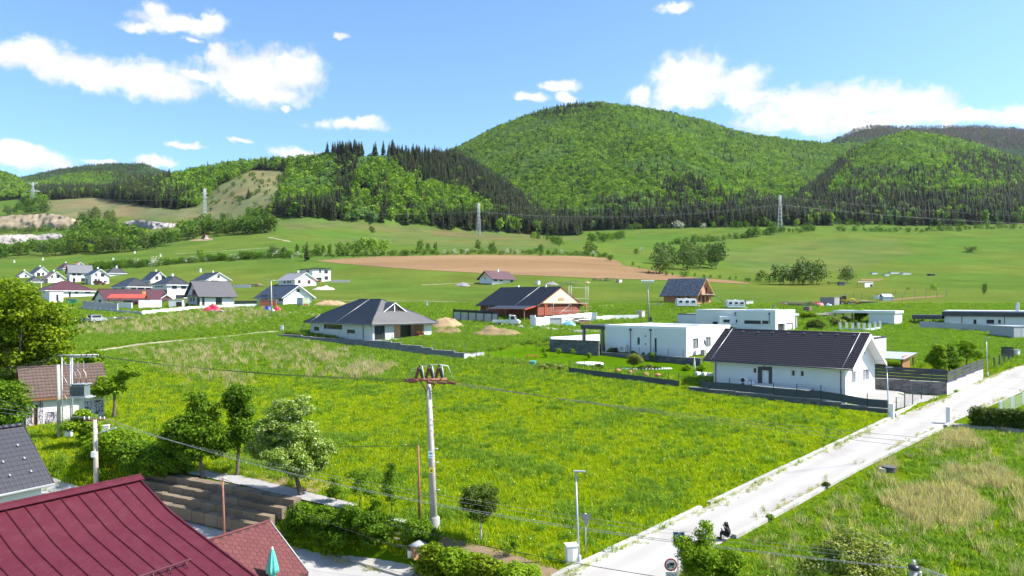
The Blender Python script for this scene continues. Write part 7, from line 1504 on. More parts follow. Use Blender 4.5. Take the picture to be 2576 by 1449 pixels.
# blue sign, lorry ban and plate on one post
Ys = 34.0; px = lambda x, y, d=0.0: W(x, y, Ys + d); b = px(1705, 1560); b.z = hg(b.x, b.y); t = thing('traffic_sign', 'post with blue information sign and round lorry ban behind the young tree', 'traffic sign', b); k = Ys / F
def lp(x, y, d=0.0): return px(x, y, d) - b
MB().tube([(0, 0, -.3), lp(1706, 1336)], .03, 8).build('post', STEEL, t); BLUE = M('sign_blue', (.012, .055, .24), .35, .08, 4); SRED = M('sign_red', (.42, .012, .03), .35, .05, 4); SWH = M('sign_white', (.6, .6, .6), .4, .03, 4); SBK = M('sign_black', (.015, .015, .018), .5, .05, 4)
def plate(name, x0, y0, x1, y1, d, mat, par, th_=.012):
 a, c = lp(x0, y1, d), lp(x1, y0, d); return MB().bx(a.x, c.x, a.y, a.y + th_, a.z, c.z).build(name, mat, par)
s1 = plate('blue_plate', 1693, 1338, 1722, 1370.5, -.06, BLUE, t)
for q in ((1693.6, 1338.6, 1721.4, 1339.5), (1693.6, 1369, 1721.4, 1369.9), (1693.6, 1339.5, 1694.5, 1369), (1720.5, 1339.5, 1721.4, 1369)): plate('border', *q, -.064, SWH, s1, .003)
plate('pictogram', 1699, 1345, 1701.2, 1354, -.064, SWH, s1, .003)
def disc(name, x, y, r, d, mat, par, n=28):
 c = lp(x, y, d); return MB().tube([(c.x, c.y, c.z), (c.x, c.y + .008, c.z)], r * k, n, smooth=False).build(name, mat, par)
s2 = disc('ban_ring', 1687.4, 1421, 16, -.06, SRED, t); disc('ban_face', 1687.4, 1421, 12.4, -.066, SWH, s2)
lo = plate('lorry_symbol', 1683.5, 1415.5, 1696.5, 1423.5, -.07, SBK, s2, .003); plate('lorry_cab', 1678.5, 1418.5, 1682.5, 1425, -.07, SBK, s2, .003); plate('lorry_frame', 1679, 1425.2, 1696.5, 1426.6, -.07, SBK, s2, .003)
for x in (1681, 1692.5): disc('lorry_wheel', x, 1427.3, 2.0, -.072, SBK, s2, 12)
s3 = plate('supplementary_plate', 1674.5, 1439.5, 1706, 1456, -.06, SWH, t)
for q in ((1675, 1440, 1705.5, 1440.7), (1675, 1454.8, 1705.5, 1455.5)): plate('border', *q, -.064, SBK, s3, .003)
cu = bpy.data.curves.new('okrem', 'FONT'); cu.body = 'okrem'; cu.size = 9.5 * k; cu.align_x = 'CENTER'; cu.extrude = .002; to = bpy.data.objects.new('tmp', cu); COL.objects.link(to); me = bpy.data.meshes.new_from_object(to.evaluated_get(bpy.context.evaluated_depsgraph_get())); bpy.data.objects.remove(to); me.materials.clear(); me.materials.append(SBK)
c = lp(1690, 1449, -.068); o = link('lettering', me, s3, c); o.rotation_euler = (R(90), 0, 0)
# concrete well rings in the right-hand meadow
for (x, y, r_, h_, lb, m_) in ((2237, 1186, .46, .32, 'dark-lidded concrete well ring in the right-hand meadow', M('dark_lid', (.07, .075, .08), .8, .2, 3)), (2222, 1186, .3, .18, 'smaller pale concrete ring left of the dark-lidded one', M('pale_lid', (.42, .41, .4), .9, .1, 3))):
 t = thing('well_ring', lb, 'well', G(x, y)); MB().lathe([(r_, -.3), (r_, h_)], 20, smooth=False).build('ring', M('dark_lid') if r_ > .4 else CONCR, t); MB().lathe([(r_ * 1.06, h_ + .002), (r_ * 1.06, h_ + .06), (r_ * .9, h_ + .08)], 20, smooth=False).build('lid', m_, t)
MB().lathe([(.34, 0), (.34, .05), (.3, .06)], 20).build('manhole_cover', M('pale_lid'), None, G(2328, 1084), label='round pale manhole cover in the road', cat='manhole')
# ------------------------------------------------------------------ person seated on the kerb
def person(label, g, yaw, joints, edges, hair, top, skin, legs, ups=1):
 t = thing('person', label, 'person', g, yaw); me = bpy.data.meshes.new('body'); names = list(joints); me.from_pydata([joints[n][:3] for n in names], [(names.index(a), names.index(b_)) for a, b_ in edges], [])
 o = link('body', me, t); me.materials.append(top); o.modifiers.new('skin', 'SKIN');
 for i, n in enumerate(names): me.skin_vertices[0].data[i].radius = joints[n][3:5]; me.skin_vertices[0].data[i].use_root = i == 0
 sd_ = o.modifiers.new('sub', 'SUBSURF'); sd_.levels = sd_.render_levels = 2
 return t, o
J = {'pel': (0, 0, .22, .15, .15), 'abd': (.03, 0, .38, .14, .16), 'che': (.08, 0, .56, .14, .19), 'nek': (.14, 0, .70, .055, .06), 'hed': (.2, 0, .80, .09, .08), 'lsh': (.09, .19, .62, .07, .07), 'lel': (.2, .24, .38, .05, .05), 'lwr': (.36, .16, .5, .035, .035), 'rsh': (.09, -.19, .62, .07, .07), 'rel': (.26, -.2, .42, .05, .05), 'rwr': (.3, -.08, .66, .035, .035),
     'lhi': (.05, .1, .2, .11, .11), 'lkn': (.45, .13, .38, .075, .075), 'lan': (.42, .13, .0, .05, .05), 'lto': (.58, .14, -.05, .04, .05), 'rhi': (.05, -.1, .2, .11, .11), 'rkn': (.46, -.12, .4, .075, .075), 'ran': (.5, -.12, .0, .05, .05), 'rto': (.66, -.13, -.05, .04, .05)}
E = [('pel', 'abd'), ('abd', 'che'), ('che', 'nek'), ('nek', 'hed'), ('che', 'lsh'), ('lsh', 'lel'), ('lel', 'lwr'), ('che', 'rsh'), ('rsh', 'rel'), ('rel', 'rwr'), ('pel', 'lhi'), ('lhi', 'lkn'), ('lkn', 'lan'), ('lan', 'lto'), ('pel', 'rhi'), ('rhi', 'rkn'), ('rkn', 'ran'), ('ran', 'rto')]
BLACKC = M('black_cloth', (.012, .012, .014), .9, .2, 8); SKIN = M('skin', (.42, .22, .15), .6, .08, 8); HAIR = M('dark_hair', (.035, .017, .012), .6, .2, 12)
g = G(1834, 1362); t, bo = person('person in black clothes sitting on the kerb with a hand raised to the face', (g.x, g.y, g.z + .12), R(150), J, E, None, BLACKC, SKIN, None)
mb = MB(); mb.lathe([(.02, -.115), (.06, -.1), (.082, -.03), (.09, .03), (.075, .09), (.03, .115)], 14, (.215, 0, .83)); mb.lathe([(.01, -.02), (.018, 0), (.008, .03)], 6, (.305, 0, .81)); mb.build('face', SKIN, t)
for s_ in (-1, 1): MB().lathe([(.004, -.008), (.012, 0), (.004, .008)], 8, (.295, .035 * s_, .85)).build('eye', HAIR, t)
mb = MB(); mb.lathe([(.06, -.1), (.1, -.05), (.108, .03), (.085, .1), (.03, .13)], 14, (.185, 0, .85)); mb.lathe([(.02, -.04), (.05, 0), (.03, .045)], 10, (.09, 0, .93)); mb.tube([(.1, 0, .9), (.04, 0, .75), (.02, 0, .6)], [.05, .045, .02], 8); mb.build('hair', HAIR, t)
for s_, w_ in ((1, (.36, .16, .5)), (-1, (.3, -.08, .66))):
 mb = MB(); mb.tube([w_, Vector(w_) + Vector((.03, -.03 * s_, .07))], [.03, .035], 8)
 for f_ in range(4): p = Vector(w_) + Vector((.03 + .012 * f_, -.045 * s_ + .012 * f_, .07)); mb.tube([p, p + Vector((.01, -.012 * s_, .04)), p + Vector((-.004, -.022 * s_, .06 + .006 * (f_ == 1)))], [.0095, .009, .006], 6)
 p = Vector(w_) + Vector((.0, -.02 * s_, .03)); mb.tube([p, p + Vector((-.025, -.03 * s_, .03)), p + Vector((-.02, -.045 * s_, .05))], [.011, .01, .007], 6); mb.build('hand', SKIN, t)
MB().bx(.34, .36, -.14, -.07, .7, .83).build('phone', SBK, None, None)['label'] = 'x'
bpy.data.objects.remove(bpy.data.objects['phone'])
for s_, x in ((1, .42), (-1, .5)): MB().box((x + .1, .13 * s_, -.05), (.28, .1, .09)).build('shoe', M('shoe', (.05, .045, .045), .7, .1, 6), t)
# ------------------------------------------------------------------ things round the white bungalow and on the lawn
def on_house(h, f, x, y, d=0.0):
 """local point in front of a facade"""
 s_ = h.along(f, x); z = h.hz(f, x, y); return ((-d, s_, z) if f == 'A' else (s_, -d, z))
def hthing(h, name, label, cat, f, x, y, d):
 lp_ = Vector(on_house(h, f, x, y, d)); M_ = Matrix.Rotation(h.yaw, 3, 'Z'); w_ = M_ @ lp_ + h.C; return thing(name, label, cat, w_, h.yaw)
t = hthing(FH, 'heat_pump', 'white heat pump with round black fan on the bungalow wall', 'heat pump', 'A', c1(695, 0)[0], c1(0, 850)[1], .5)
MB().bx(-.2, .2, -.5, .5, 0, 1.25).build('casing', WHITEP, t)
for z in (.35, .92): MB().tube([(-.215, .12, z), (-.2, .12, z)], .26, 20).build('fan_grille', SBK, t)
t = hthing(FH, 'bird_feeder', 'white lantern-shaped bird feeder behind the green fence', 'bird feeder', 'A', c1(812, 0)[0], c1(0, 840)[1], 1.0)
MB().bx(-.3, .3, -.3, .3, .0, .12).build('base', WHITEP, t); MB().bx(-.2, .2, -.2, .2, .12, .45).build('house', PORW, t); MB().lathe([(.5, .45), (.5, .52), (.2, .72)], 4).build('roof', WHITEP, t); MB().bx(-.06, .06, -.06, .06, -1.2, 0).build('post', WOODD, t)
t = hthing(FH, 'wood_store', 'long low wood store with corrugated roof in front of the bungalow', 'wood store', 'A', c1(1590, 0)[0], c1(0, 865)[1], 1.5); LL = FH.along('A', c1(860, 0)[0]) - FH.along('A', c1(1590, 0)[0])
for i in range(24): MB().slab([(-.75, (i + 1) * LL / 24 - .02, 0.02), (-.75, i * LL / 24, 0.02), (.55, i * LL / 24, .22), (.55, (i + 1) * LL / 24 - .02, .22)], .03 + .02 * (i % 2)).build('roof_sheet', M('fibre_sheet', (.5, .49, .48), .85, .12, 4), t)
for y in (.1, LL / 2, LL - .1): MB().bx(-.65, -.57, y - .04, y + .04, -1.5, 0).build('post', DARKM, t); MB().bx(.4, .48, y - .04, y + .04, -1.5, .15).build('post', DARKM, t)
rgw = np.random.default_rng(2)
for i in range(13):
 for j in range(4): MB().tube([(-.45, .3 + i * .26 + rgw.normal() * .02, -1.15 + j * .24), (.35, .2 + i * .26, -1.15 + j * .24)], .115, 7).build('log', M('cut_log', (.42, .3, .19), .9, .25, 6), t)
MB().tube([(-.62, LL * .8, -.3), (-.55, LL * .72, -.02)], .02, 4).build('brace', DARKM, t)
hl = hthing(FH, 'wall_lamp', 'small black lamp above the bungalow door', 'lamp', 'A', c1(922, 0)[0], c1(0, 575)[1], .12); MB().lathe([(.03, -.05), (.1, 0), (.09, .06), (.02, .1)], 10).build('shade', SBK, hl)
t = hthing(FLAT, 'heat_pump', 'white heat pump beside the flat-roofed house', 'heat pump', 'A', c2(1105, 0)[0], c2(0, 625)[1], .6); MB().bx(-.25, .25, -.6, .6, 0, 1.15).build('casing', PORW, t); MB().tube([(-.26, .1, .55), (-.25, .1, .55)], .35, 20).build('fan_grille', GREYR, t)
t = hthing(FLAT, 'storage_box', 'black storage box leaning by the flat-roofed house', 'box', 'A', c2(1000, 0)[0], c2(0, 632)[1], .7); MB().bx(-.3, .3, -.3, .3, 0, .75).build('body', SBK, t); MB().bx(-.32, .32, .3, .85, 0, .3).build('lower_box', SBK, t)
t = hthing(FLAT, 'satellite_dish', 'black satellite dish on a post before the flat-roofed house', 'satellite dish', 'B', c2(2010, 0)[0], c2(0, 690)[1], 1.0)
MB().bx(-.32, .32, -.32, .32, -1, 1.1).build('pillar', CONCR, t); MB().tube([(0, 0, 1.1), (0, 0, 2.0)], .04, 6).build('mast', STEEL, t); d_ = MB().lathe([(.02, 0), (.3, .05), (.52, .18)], 18).build('dish', SBK, t, (0, -.08, 2.1)); d_.rotation_euler = (R(75), 0, .3)
g = G(*c2(650, 792)); t = thing('round_pool', 'round white covered pool on the lawn', 'pool', g); MB().lathe([(2.0, -.1), (2.02, .3), (1.95, .34), (1.7, .36)], 28).build('rim', WHITEP, t); MB().lathe([(1.94, .3), (1.2, .38)], 28).build('cover', PORW, t)
g = G(*c2(1972, 920)); t = thing('folded_parasol', 'slim folded white parasol in the flower bed', 'parasol', g); MB().tube([(0, 0, 0), (0, 0, 2.4)], .025, 6).build('pole', STEEL, t); MB().lathe([(.04, .7), (.15, 1.0), (.12, 1.7), (.03, 2.3)], 10).build('canopy', PORW, t)
for i, (x, y) in enumerate(((2010, 915), (2095, 922), (2170, 930))): MB().bx(-.4, .4, -.25, .25, -.1, .4).build('planter', PORW, None, G(*c2(x, y)), YAW, label='white box planter beside the bungalow terrace', cat='planter', group='white planters')
t = thing('stone_bed', 'white pebble bed round the dwarf willow', 'flower bed', G(*c2(1370, 840)))
for i in range(46): a_ = 6.28 * i / 46; MB().lathe([(.05, -.05), (.17 * (1 + .4 * rgw.random()), .03), (.05, .13)], 6, (3.4 * math.cos(a_), .95 * math.sin(a_), 0)).build('stone', PORW, t)
t = thing('garden_bench', 'small orange garden bench at the far end of the lawn', 'bench', G(*c4(1085, 1192)), .3); MB().bx(-.85, .85, -.2, .2, .42, .5).build('seat', REDWOOD, t)
for s_ in (-.7, .7): MB().bx(s_ - .05, s_ + .05, -.18, .18, -.1, .42).build('leg', REDWOOD, t)
for i, (x, y) in enumerate(((700, 1228), (830, 1250), (1000, 1262))):
 t = thing('raised_bed', 'brown timber raised bed at the meadow end of the garden', 'raised bed', G(*c4(x, y)), .2, 'raised beds');
 for q in ((-1.3, 1.3, -.6, -.54), (-1.3, 1.3, .54, .6), (-1.3, -1.24, -.54, .54), (1.24, 1.3, -.54, .54)): MB().bx(*q, -.2, .3).build('plank', WOODD, t)
 MB().bx(-1.24, 1.24, -.54, .54, -.2, .22).build('soil', M('dark_soil', (.09, .06, .04), 1, .3, 5), t)
MB().lathe([(.42, 0), (.5, .7), (.52, .75), (.46, .73), (.4, .1)], 18).build('rain_barrel', M('teal_plastic', (.12, .38, .36), .5, .1, 3), None, G(*c4(1100, 1290)), label='teal rain barrel behind the meadow fence', cat='barrel')
for i, (x, y) in enumerate(((1010, 890), (1170, 912), (1360, 938), (1515, 950))): MB().lathe([(.3, 0), (.42, .3), (.34, .45), (.1, .55)], 10).build('flower_tub', M('terracotta', (.42, .17, .1), .9, .2, 5), None, G(*c2(x, y)), label='terracotta flower tub along the garden fence', cat='flower pot', group='flower tubs')
# ------------------------------------------------------------------ vehicles
TYRE = M('tyre', (.02, .02, .02), .9, .1, 5); VW = M('vehicle_white', (.7, .7, .7), .35, .04, 2); SILV = M('silver_paint', (.38, .39, .41), .35, .05, 2, metal=.4)
def wheel(t, x, y, r_, w_=.2):
 wo = MB().tube([(x, y - w_ / 2, r_), (x, y + w_ / 2, r_)], r_, 16).build('wheel', TYRE, t); MB().tube([(x, y - w_ / 2 - .012, r_), (x, y + w_ / 2 + .012, r_)], r_ * .55, 12).build('rim', STEEL, wo)
def rounded(mb, prof, w_):
 """side profile (x,z) extruded across y with slightly narrower roof edges"""
 n = len(prof); zs = [p[1] for p in prof]; zt = max(zs); V = []
 for s_ in (-1, 1):
  for x, z in prof: V.append((x, s_ * w_ / 2 * (1 - .06 * max(0, (z - zt * .55) / (zt * .45))), z))
 mb.add(V, [tuple(range(n))[::-1] if False else tuple(range(n)), tuple(range(2 * n - 1, n - 1, -1))] + [(i, i + n, (i + 1) % n + n, (i + 1) % n) for i in range(n)])
def caravan(label, px, yaw, L, H=2.5, z=0):
 g = G(*px); t = thing('caravan', label, 'caravan', (g.x, g.y, g.z + z), yaw); mb = MB(); rounded(mb, [(-L / 2 + .15, .5), (L / 2 - .1, .5), (L / 2, .9), (L / 2 - .05, 1.7), (L / 2 - .35, H - .1), (L / 2 - .6, H), (-L / 2 + .6, H), (-L / 2 + .25, H - .15), (-L / 2, 1.6), (-L / 2, .8)], 2.2); mb.build('body', VW, t)
 for x0_, x1_ in ((-.40, -.24), (-.08, .08), (.22, .40)): MB().bx(x0_ * L, x1_ * L, -1.135, -1.09, 1.35, 1.95).build('window', GLASS, t)
 MB().bx(L / 2 - .05, L / 2 + .02, -.75, .75, 1.25, 1.9).build('front_window', GLASS, t); MB().bx(-L / 2 + .2, L / 2 - .2, -1.112, -1.098, .95, 1.05).build('trim_stripe', GREYR, t); MB().bx(-.3, .3, -.25, .25, H, H + .12).build('roof_hatch', PORW, t)
 for s_ in (-1, 1): wheel(t, .1, s_ * 1.0, .32)
 MB().tube([(L / 2 - .1, 0, .5), (L / 2 + 1.1, 0, .45)], .05, 6).build('drawbar', STEEL, t); MB().tube([(L / 2 + .9, 0, .45), (L / 2 + .9, 0, .0)], .03, 6).build('jockey_wheel', STEEL, t)
caravan('white caravan parked in front of the orange brick house', c5(580, 488), R(3), 5.6, 2.55); caravan('white caravan standing behind the large flat-roofed house', c5(1195, 508), R(2), 4.9, 2.5); caravan('long sleek white caravan between the flat-roofed houses', c5(1230, 770), R(-6), 7.6, 2.6, .2)
g = G(*c4(790, 776)); t = thing('flatbed_truck', 'white flatbed truck in front of the dark carport', 'truck', g, R(-12)); mb = MB(); rounded(mb, [(.4, .45), (2.45, .45), (2.5, 1.0), (2.0, 1.25), (1.45, 2.15), (.5, 2.2), (.4, 1.0)], 1.95); mb.build('cab', VW, t)
MB().add([(2.02, -.8, 1.3), (2.02, .8, 1.3), (1.52, .75, 2.08), (1.52, -.75, 2.08)], [(0, 1, 2, 3)]).build('windscreen', GLASS, t); MB().bx(.75, 1.55, -.99, -.93, 1.3, 1.95).build('side_window', GLASS, t); MB().bx(-3.3, .3, -1.0, 1.0, .62, .78).build('flatbed', VW, t)
for q in ((-3.3, .3, -1.02, -.97), (-3.3, .3, .97, 1.02), (-3.34, -3.28, -.97, .97)): MB().bx(*q, .79, 1.15).build('side_board', VW, t)
for s_ in (-.7, .7): MB().bx(2.46, 2.53, s_ - .18, s_ + .18, .75, .95).build('headlight', PORW, t)
for x in (1.7, -2.2):
 for s_ in (-1, 1): wheel(t, x, s_ * .85, .36)
MB().bx(.33, .39, -.95, .95, .8, 2.3).build('headboard', STEEL, t); MB().bx(2.5, 2.56, -.3, .3, .5, .62).build('number_plate', PORW, t)
def car(label, px, yaw, paint, group=None):
 g = G(*px); t = thing('parked_car', label, 'car', g, yaw); mb = MB(); rounded(mb, [(-2.2, .4), (2.2, .4), (2.25, .85), (2.0, 1.0), (1.1, 1.1), (.6, 1.72), (-1.9, 1.78), (-2.2, 1.1)], 1.8); mb.build('body', paint, t)
 for s_ in (-1, 1): MB().bx(-1.8, .55, s_ * .86 - .03, s_ * .86 + .03, 1.15, 1.62).build('side_window', GLASS, t)
 MB().bx(-2.17, -2.1, -.7, .7, 1.15, 1.65).build('rear_window', GLASS, t); MB().add([(1.13, -.75, 1.14), (1.13, .75, 1.14), (.66, .7, 1.68), (.66, -.7, 1.68)], [(0, 1, 2, 3)]).build('windscreen', GLASS, t); MB().tube([(-2.32, .1, 1.0), (-2.2, .1, 1.0)], .34, 16).build('spare_wheel', GREYR, t)
 for s_ in (-.8, .8): MB().bx(-2.24, -2.18, s_ - .1, s_ + .1, .95, 1.3).build('tail_light', SRED, t)
 for x in (1.4, -1.35):
  for s_ in (-1, 1): wheel(t, x, s_ * .82, .36)
 MB().tube([(-1.7, -.7, 1.83), (.4, -.7, 1.78)], .025, 5).build('roof_rail', BLACKI, t); MB().tube([(-1.7, .7, 1.83), (.4, .7, 1.78)], .025, 5).build('roof_rail', BLACKI, t)
car('silver off-road car parked by the dry grass right of the big tree', cA(908, 630), R(75), SILV); car('dark red car parked before the white two-storey gabled house', cA(940, 272), R(5), M('car_red', (.16, .03, .03), .35))
# two people beside the silver car
def standing(label, px, top_m, leg_m, H=1.75, yaw=0.0):
 g = G(*px); s_ = H / 1.75; J2 = {'pel': (0, 0, .95, .13, .15), 'che': (0, 0, 1.3, .13, .19), 'nek': (0, 0, 1.5, .05, .05), 'hed': (.02, 0, 1.62, .09, .08), 'lsh': (0, .2, 1.42, .07, .07), 'lel': (.05, .27, 1.15, .05, .05), 'lwr': (.2, .2, .98, .04, .04), 'rsh': (0, -.2, 1.42, .07, .07), 'rel': (.05, -.27, 1.15, .05, .05), 'rwr': (.2, -.2, 1.0, .04, .04), 'lkn': (.05, .11, .5, .08, .08), 'lan': (0, .12, .06, .05, .05), 'rkn': (.02, -.11, .5, .08, .08), 'ran': (-.05, -.12, .06, .05, .05)}
 t, o = person(label, g, yaw, J2, [('pel', 'che'), ('che', 'nek'), ('nek', 'hed'), ('che', 'lsh'), ('lsh', 'lel'), ('lel', 'lwr'), ('che', 'rsh'), ('rsh', 'rel'), ('rel', 'rwr'), ('pel', 'lkn'), ('lkn', 'lan'), ('pel', 'rkn'), ('rkn', 'ran')], None, top_m, None, None)
 t.scale = (s_,) * 3; MB().lathe([(.03, -.12), (.085, -.02), (.085, .05), (.03, .12)], 10, (.02, 0, 1.66)).build('head', SKIN, t); MB().lathe([(.09, 0), (.08, .07), (.03, .1)], 10, (.0, 0, 1.7)).build('hair', HAIR, t); MB().bx(-.12, .12, -.18, .18, .75, 1.0).build('trousers', leg_m, t)
standing('person in orange top beside the silver car', cA(846, 626), M('orange_cloth', (.75, .16, .02), .9, .1, 8), BLACKC)
# ------------------------------------------------------------------ building sites, sheds, heaps
SAND = gravel_mat('yellow_sand', (0.30, 0.205, 0.115), (0.37, 0.26, 0.15), (0.22, 0.15, 0.08), .5); GRAV = gravel_mat('grey_heap', (.19, .185, .18), (.24, .235, .23), (.14, .135, .13), .5); EARTH = gravel_mat('grassy_earth', (0.22, 0.155, 0.085), (0.28, 0.2, 0.11), (0.07, 0.10, 0.015), 1.0)
def heap(name, label, c, base, wpx, hpx, mat, s=.2, seed=0, depth=.8, flat=1.3):
 g = G(*c(*base)); k = g.y / F; rx, H = wpx * s * k / 1.8, hpx * s * k * (.68 if flat < 2 else 1); n, m = 36, 9; V = [(0, 0, H * .96)]; Q = []; o3 = Vector((seed * 3.3, 1.7, 0))
 for j in range(1, m + 1):
  f = j / m
  for i in range(n):
   a = 6.2832 * i / n; d = Vector((math.cos(a), math.sin(a), 0)); rr = 1 + .22 * mnoise.noise(d * 1.3 + o3); z = H * (1 - f ** (1.75 if flat < 2 else flat)) * (.9 + .6 * mnoise.noise(d * f * 2.4 + o3)) + H * .3 * mnoise.noise(d * f * 5 + o3) * (1 - f) - (.25 if j == m else 0); V.append((d.x * rx * rr * f, d.y * rx * depth * rr * f, z))
 F_ = [(0, 1 + i, 1 + (i + 1) % n) for i in range(n)] + [(1 + (j - 1) * n + i, 1 + j * n + i, 1 + j * n + (i + 1) % n, 1 + (j - 1) * n + (i + 1) % n) for j in range(1, m) for i in range(n)]
 return MB().add(V, F_, 0, True).build(name, mat, None, g, label=label, cat='heap')
heap('sand_heap', 'long sand heap behind the blue-roofed house', c3, (610, 205), 430, 98, SAND, seed=1, depth=.5); heap('earth_heap', 'tall sandy earth heap right of the hipped bungalow', c3, (2060, 470), 420, 185, SAND, seed=2, depth=.7); heap('earth_heap', 'grassy green mound beside the tall earth heap', c3, (2080, 560), 420, 125, EARTH, seed=3, depth=.6)
heap('earth_heap', 'broad weedy sand heap in front of the white truck', c4, (640, 905), 640, 170, EARTH, seed=4, depth=.45); heap('gravel_heap', 'pale gravel heap left of the house shell at the field edge', c4, (215, 278), 190, 48, GRAV, seed=5); heap('gravel_heap', 'grey gravel heap beside the canopy of the flat-roofed house', c4, (1680, 865), 180, 48, GRAV, seed=6); heap('gravel_heap', 'pale gravel heap right of the field-edge house', c4, (1330, 262), 170, 44, GRAV, seed=7)
heap('earth_heap', 'long green overgrown mound at the lower edge of the ploughed field', c4, (1590, 258), 300, 66, M('mound_grass', (.07, .11, .018), 1, .35, .8, .5, 2), seed=8, depth=.4); heap('earth_heap', 'small sandy heap at the end of the green mound', c4, (1780, 242), 80, 30, SAND, seed=9); heap('soil_heap', 'small dark soil heap left of the brick house', c5, (225, 462), 170, 40, M('black_soil', (.05, .05, .06), 1, .2, 2), seed=10); heap('rubble_heap', 'pale rubble heap below the unfinished pale-roofed house', r2, (690, 595), 220, 52, M('rubble', (.42, .36, .31), 1, .5, 2, .8, 4), s=.25, seed=11)
heap('sand_heap', 'low straw-coloured heap before the maroon bungalow', cA, (660, 500), 150, 16, SAND, s=.2657, seed=12, depth=.6)
def tarp(label, c, base, wpx, hpx, mat, s, seed): return heap('tarpaulin', label, c, base, wpx, hpx, mat, s=s, seed=seed, depth=.6, flat=2.2)
RTARP = M('red_tarpaulin', (.42, .02, .05), .5, .25, 3, .5, 5); BTARP = M('blue_tarpaulin', (.02, .04, .26), .5, .25, 3, .5, 5); LTARP = M('light_blue_tarpaulin', (.12, .32, .55), .5, .3, 3, .5, 5); WTARP = M('grey_tarpaulin', (.45, .45, .47), .6, .25, 3, .5, 5)
tarp('crimson tarpaulin over a stack in front of the grey-roofed house', cB, (805, 530), 190, 66, RTARP, .2657, 20); tarp('dark blue tarpaulin heap beside the rusty trailer', r2, (118, 812), 90, 50, BTARP, .25, 21); tarp('red tarpaulin heap right of the dark blue one', r2, (212, 815), 90, 52, RTARP, .25, 22); tarp('grey sacks between the blue and red tarpaulins', r2, (160, 820), 60, 34, WTARP, .25, 23)
tarp('light blue tarpaulin over pallets inside the white-walled yard', c4, (1560, 778), 190, 62, LTARP, .2, 24); tarp('crimson tarpaulin on the timber stack right of the flat villa', r4, (508, 762), 110, 44, RTARP, .25, 25); tarp('pale blue tarpaulin left of the grey container', r4, (610, 765), 70, 30, M('pale_blue_tarpaulin', (.3, .4, .5), .5, .2, 3, .5, 5), .25, 26); tarp('red tarpaulin at the left end of the timber stack', r4, (130, 752), 40, 26, RTARP, .25, 27)
rgp = np.random.default_rng(31)
def stack(label, c, base, n, w_, cols, s_, name='timber_stack', piece='plank'):
 t = thing(name, label, 'stack', G(*c(*base)))
 for i in range(n):
  m_ = cols[int(rgp.integers(len(cols)))]; MB().box((rgp.normal() * w_ * .3, rgp.normal() * .5, .1 + .9 * rgp.random() * s_), (w_ * (.3 + .4 * rgp.random()), .35 + .5 * rgp.random(), .12 + .2 * rgp.random()), rz=rgp.normal() * .25, ry=rgp.normal() * .06).build(piece, m_, t)
PW_ = [M('plank_pale', (.38, .3, .2), .9, .2, 3), M('plank_brown', (.16, .09, .06), .9, .25, 3), M('plank_grey', (.26, .23, .21), .9, .2, 3)]
stack('jumbled timber stack left of the crimson tarpaulin on the right-hand site', r4, (300, 765), 26, 7, PW_, 1.3); stack('brown timber and boards right of the yellow digger', r4, (920, 740), 20, 7, PW_, .9); stack('pale pallet stack beside the wooden hut', r4, (540, 870), 14, 4, [PW_[0], M('pallet_white', (.5, .48, .44), .9, .15, 3)], 1.0); stack('pale stacked pallets before the garage canopy', r4, (770, 895), 16, 4, [PW_[0], M('pallet_white')], 1.4)
stack('stack of pallets and bricks on the white-walled yard', c4, (1730, 765), 16, 3.5, [M('pallet_white'), BRICKR, PW_[0]], 1.6); stack('orange bricks on the terrace of the hipped bungalow', c3, (1750, 595), 8, 1.2, [BRICKR], .9, 'brick_stack', 'brick_pack'); stack('pile of sandy blocks at the field edge', c4, (1990, 214), 12, 8, [M('sand_block', (.42, .28, .17), .9, .2, 3)], 1.2, 'block_stack', 'block_pack'); stack('pale boards under the crimson tarpaulin', cB, (840, 535), 8, 5, [M('pallet_white'), PW_[2]], .5); stack('pale timber row beyond the grey-roofed house', cB, (1230, 286), 12, 9, [PW_[0]], .9); stack('boards lying by the low stones in the estate meadow', cA, (1170, 606), 8, 4, [PW_[2], M('pallet_white')], .5); stack('rubble and blocks by the silver car', cA, (740, 622), 12, 6, [M('pallet_white'), PW_[2], M('sand_block')], .5)
def boxthing(name, label, cat, c, base, x1, ytop, mat, yaw=YAW, LA=2.5, parts=()):
 g = G(*c(*base)); k = g.y / F; px0, px1 = c(base[0], 0)[0], c(x1, 0)[0]; h_ = (c(0, base[1])[1] - c(0, ytop)[1]) * k; u = (px1 - CX) / F; b_ = Vector((math.cos(yaw), math.sin(yaw))); Lb = (u * g.y - g.x) / (b_.x - u * b_.y)
 t = thing(name, label, cat, g, yaw); MB().bx(0, Lb, 0, LA, -.4, h_).build('body', mat, t); MB().bx(-.08, Lb + .08, -.08, LA + .08, h_, h_ + .08).build('roof', STEEL, t)
 for q in parts: MB().bx(*[(v * Lb if i < 2 else v * h_ if i > 3 else v) for i, v in enumerate(q[1])]).build(q[0], q[2], t)
 return t
boxthing('site_container', 'green site container right of the striped garage', 'container', cA, (628, 457), 720, 410, M('container_green', (.01, .16, .09), .6, .12, 3), R(20), 2.4, [('door', (.55, .95, -.03, -.003, .05, .93), M('container_dark_green', (.008, .11, .065), .6, .1, 3))])
boxthing('rusty_trailer', 'rust-red site trailer left of the blue-roofed house', 'trailer', r2, (40, 775), 200, 702, M('trailer_rust', (.24, .07, .045), .8, .2, 3), R(12), 2.4, [('wheel', (.12, .2, -.25, -.05, -.2, .15), TYRE), ('door', (.6, .72, -.03, -.003, .1, .85), RUST)])
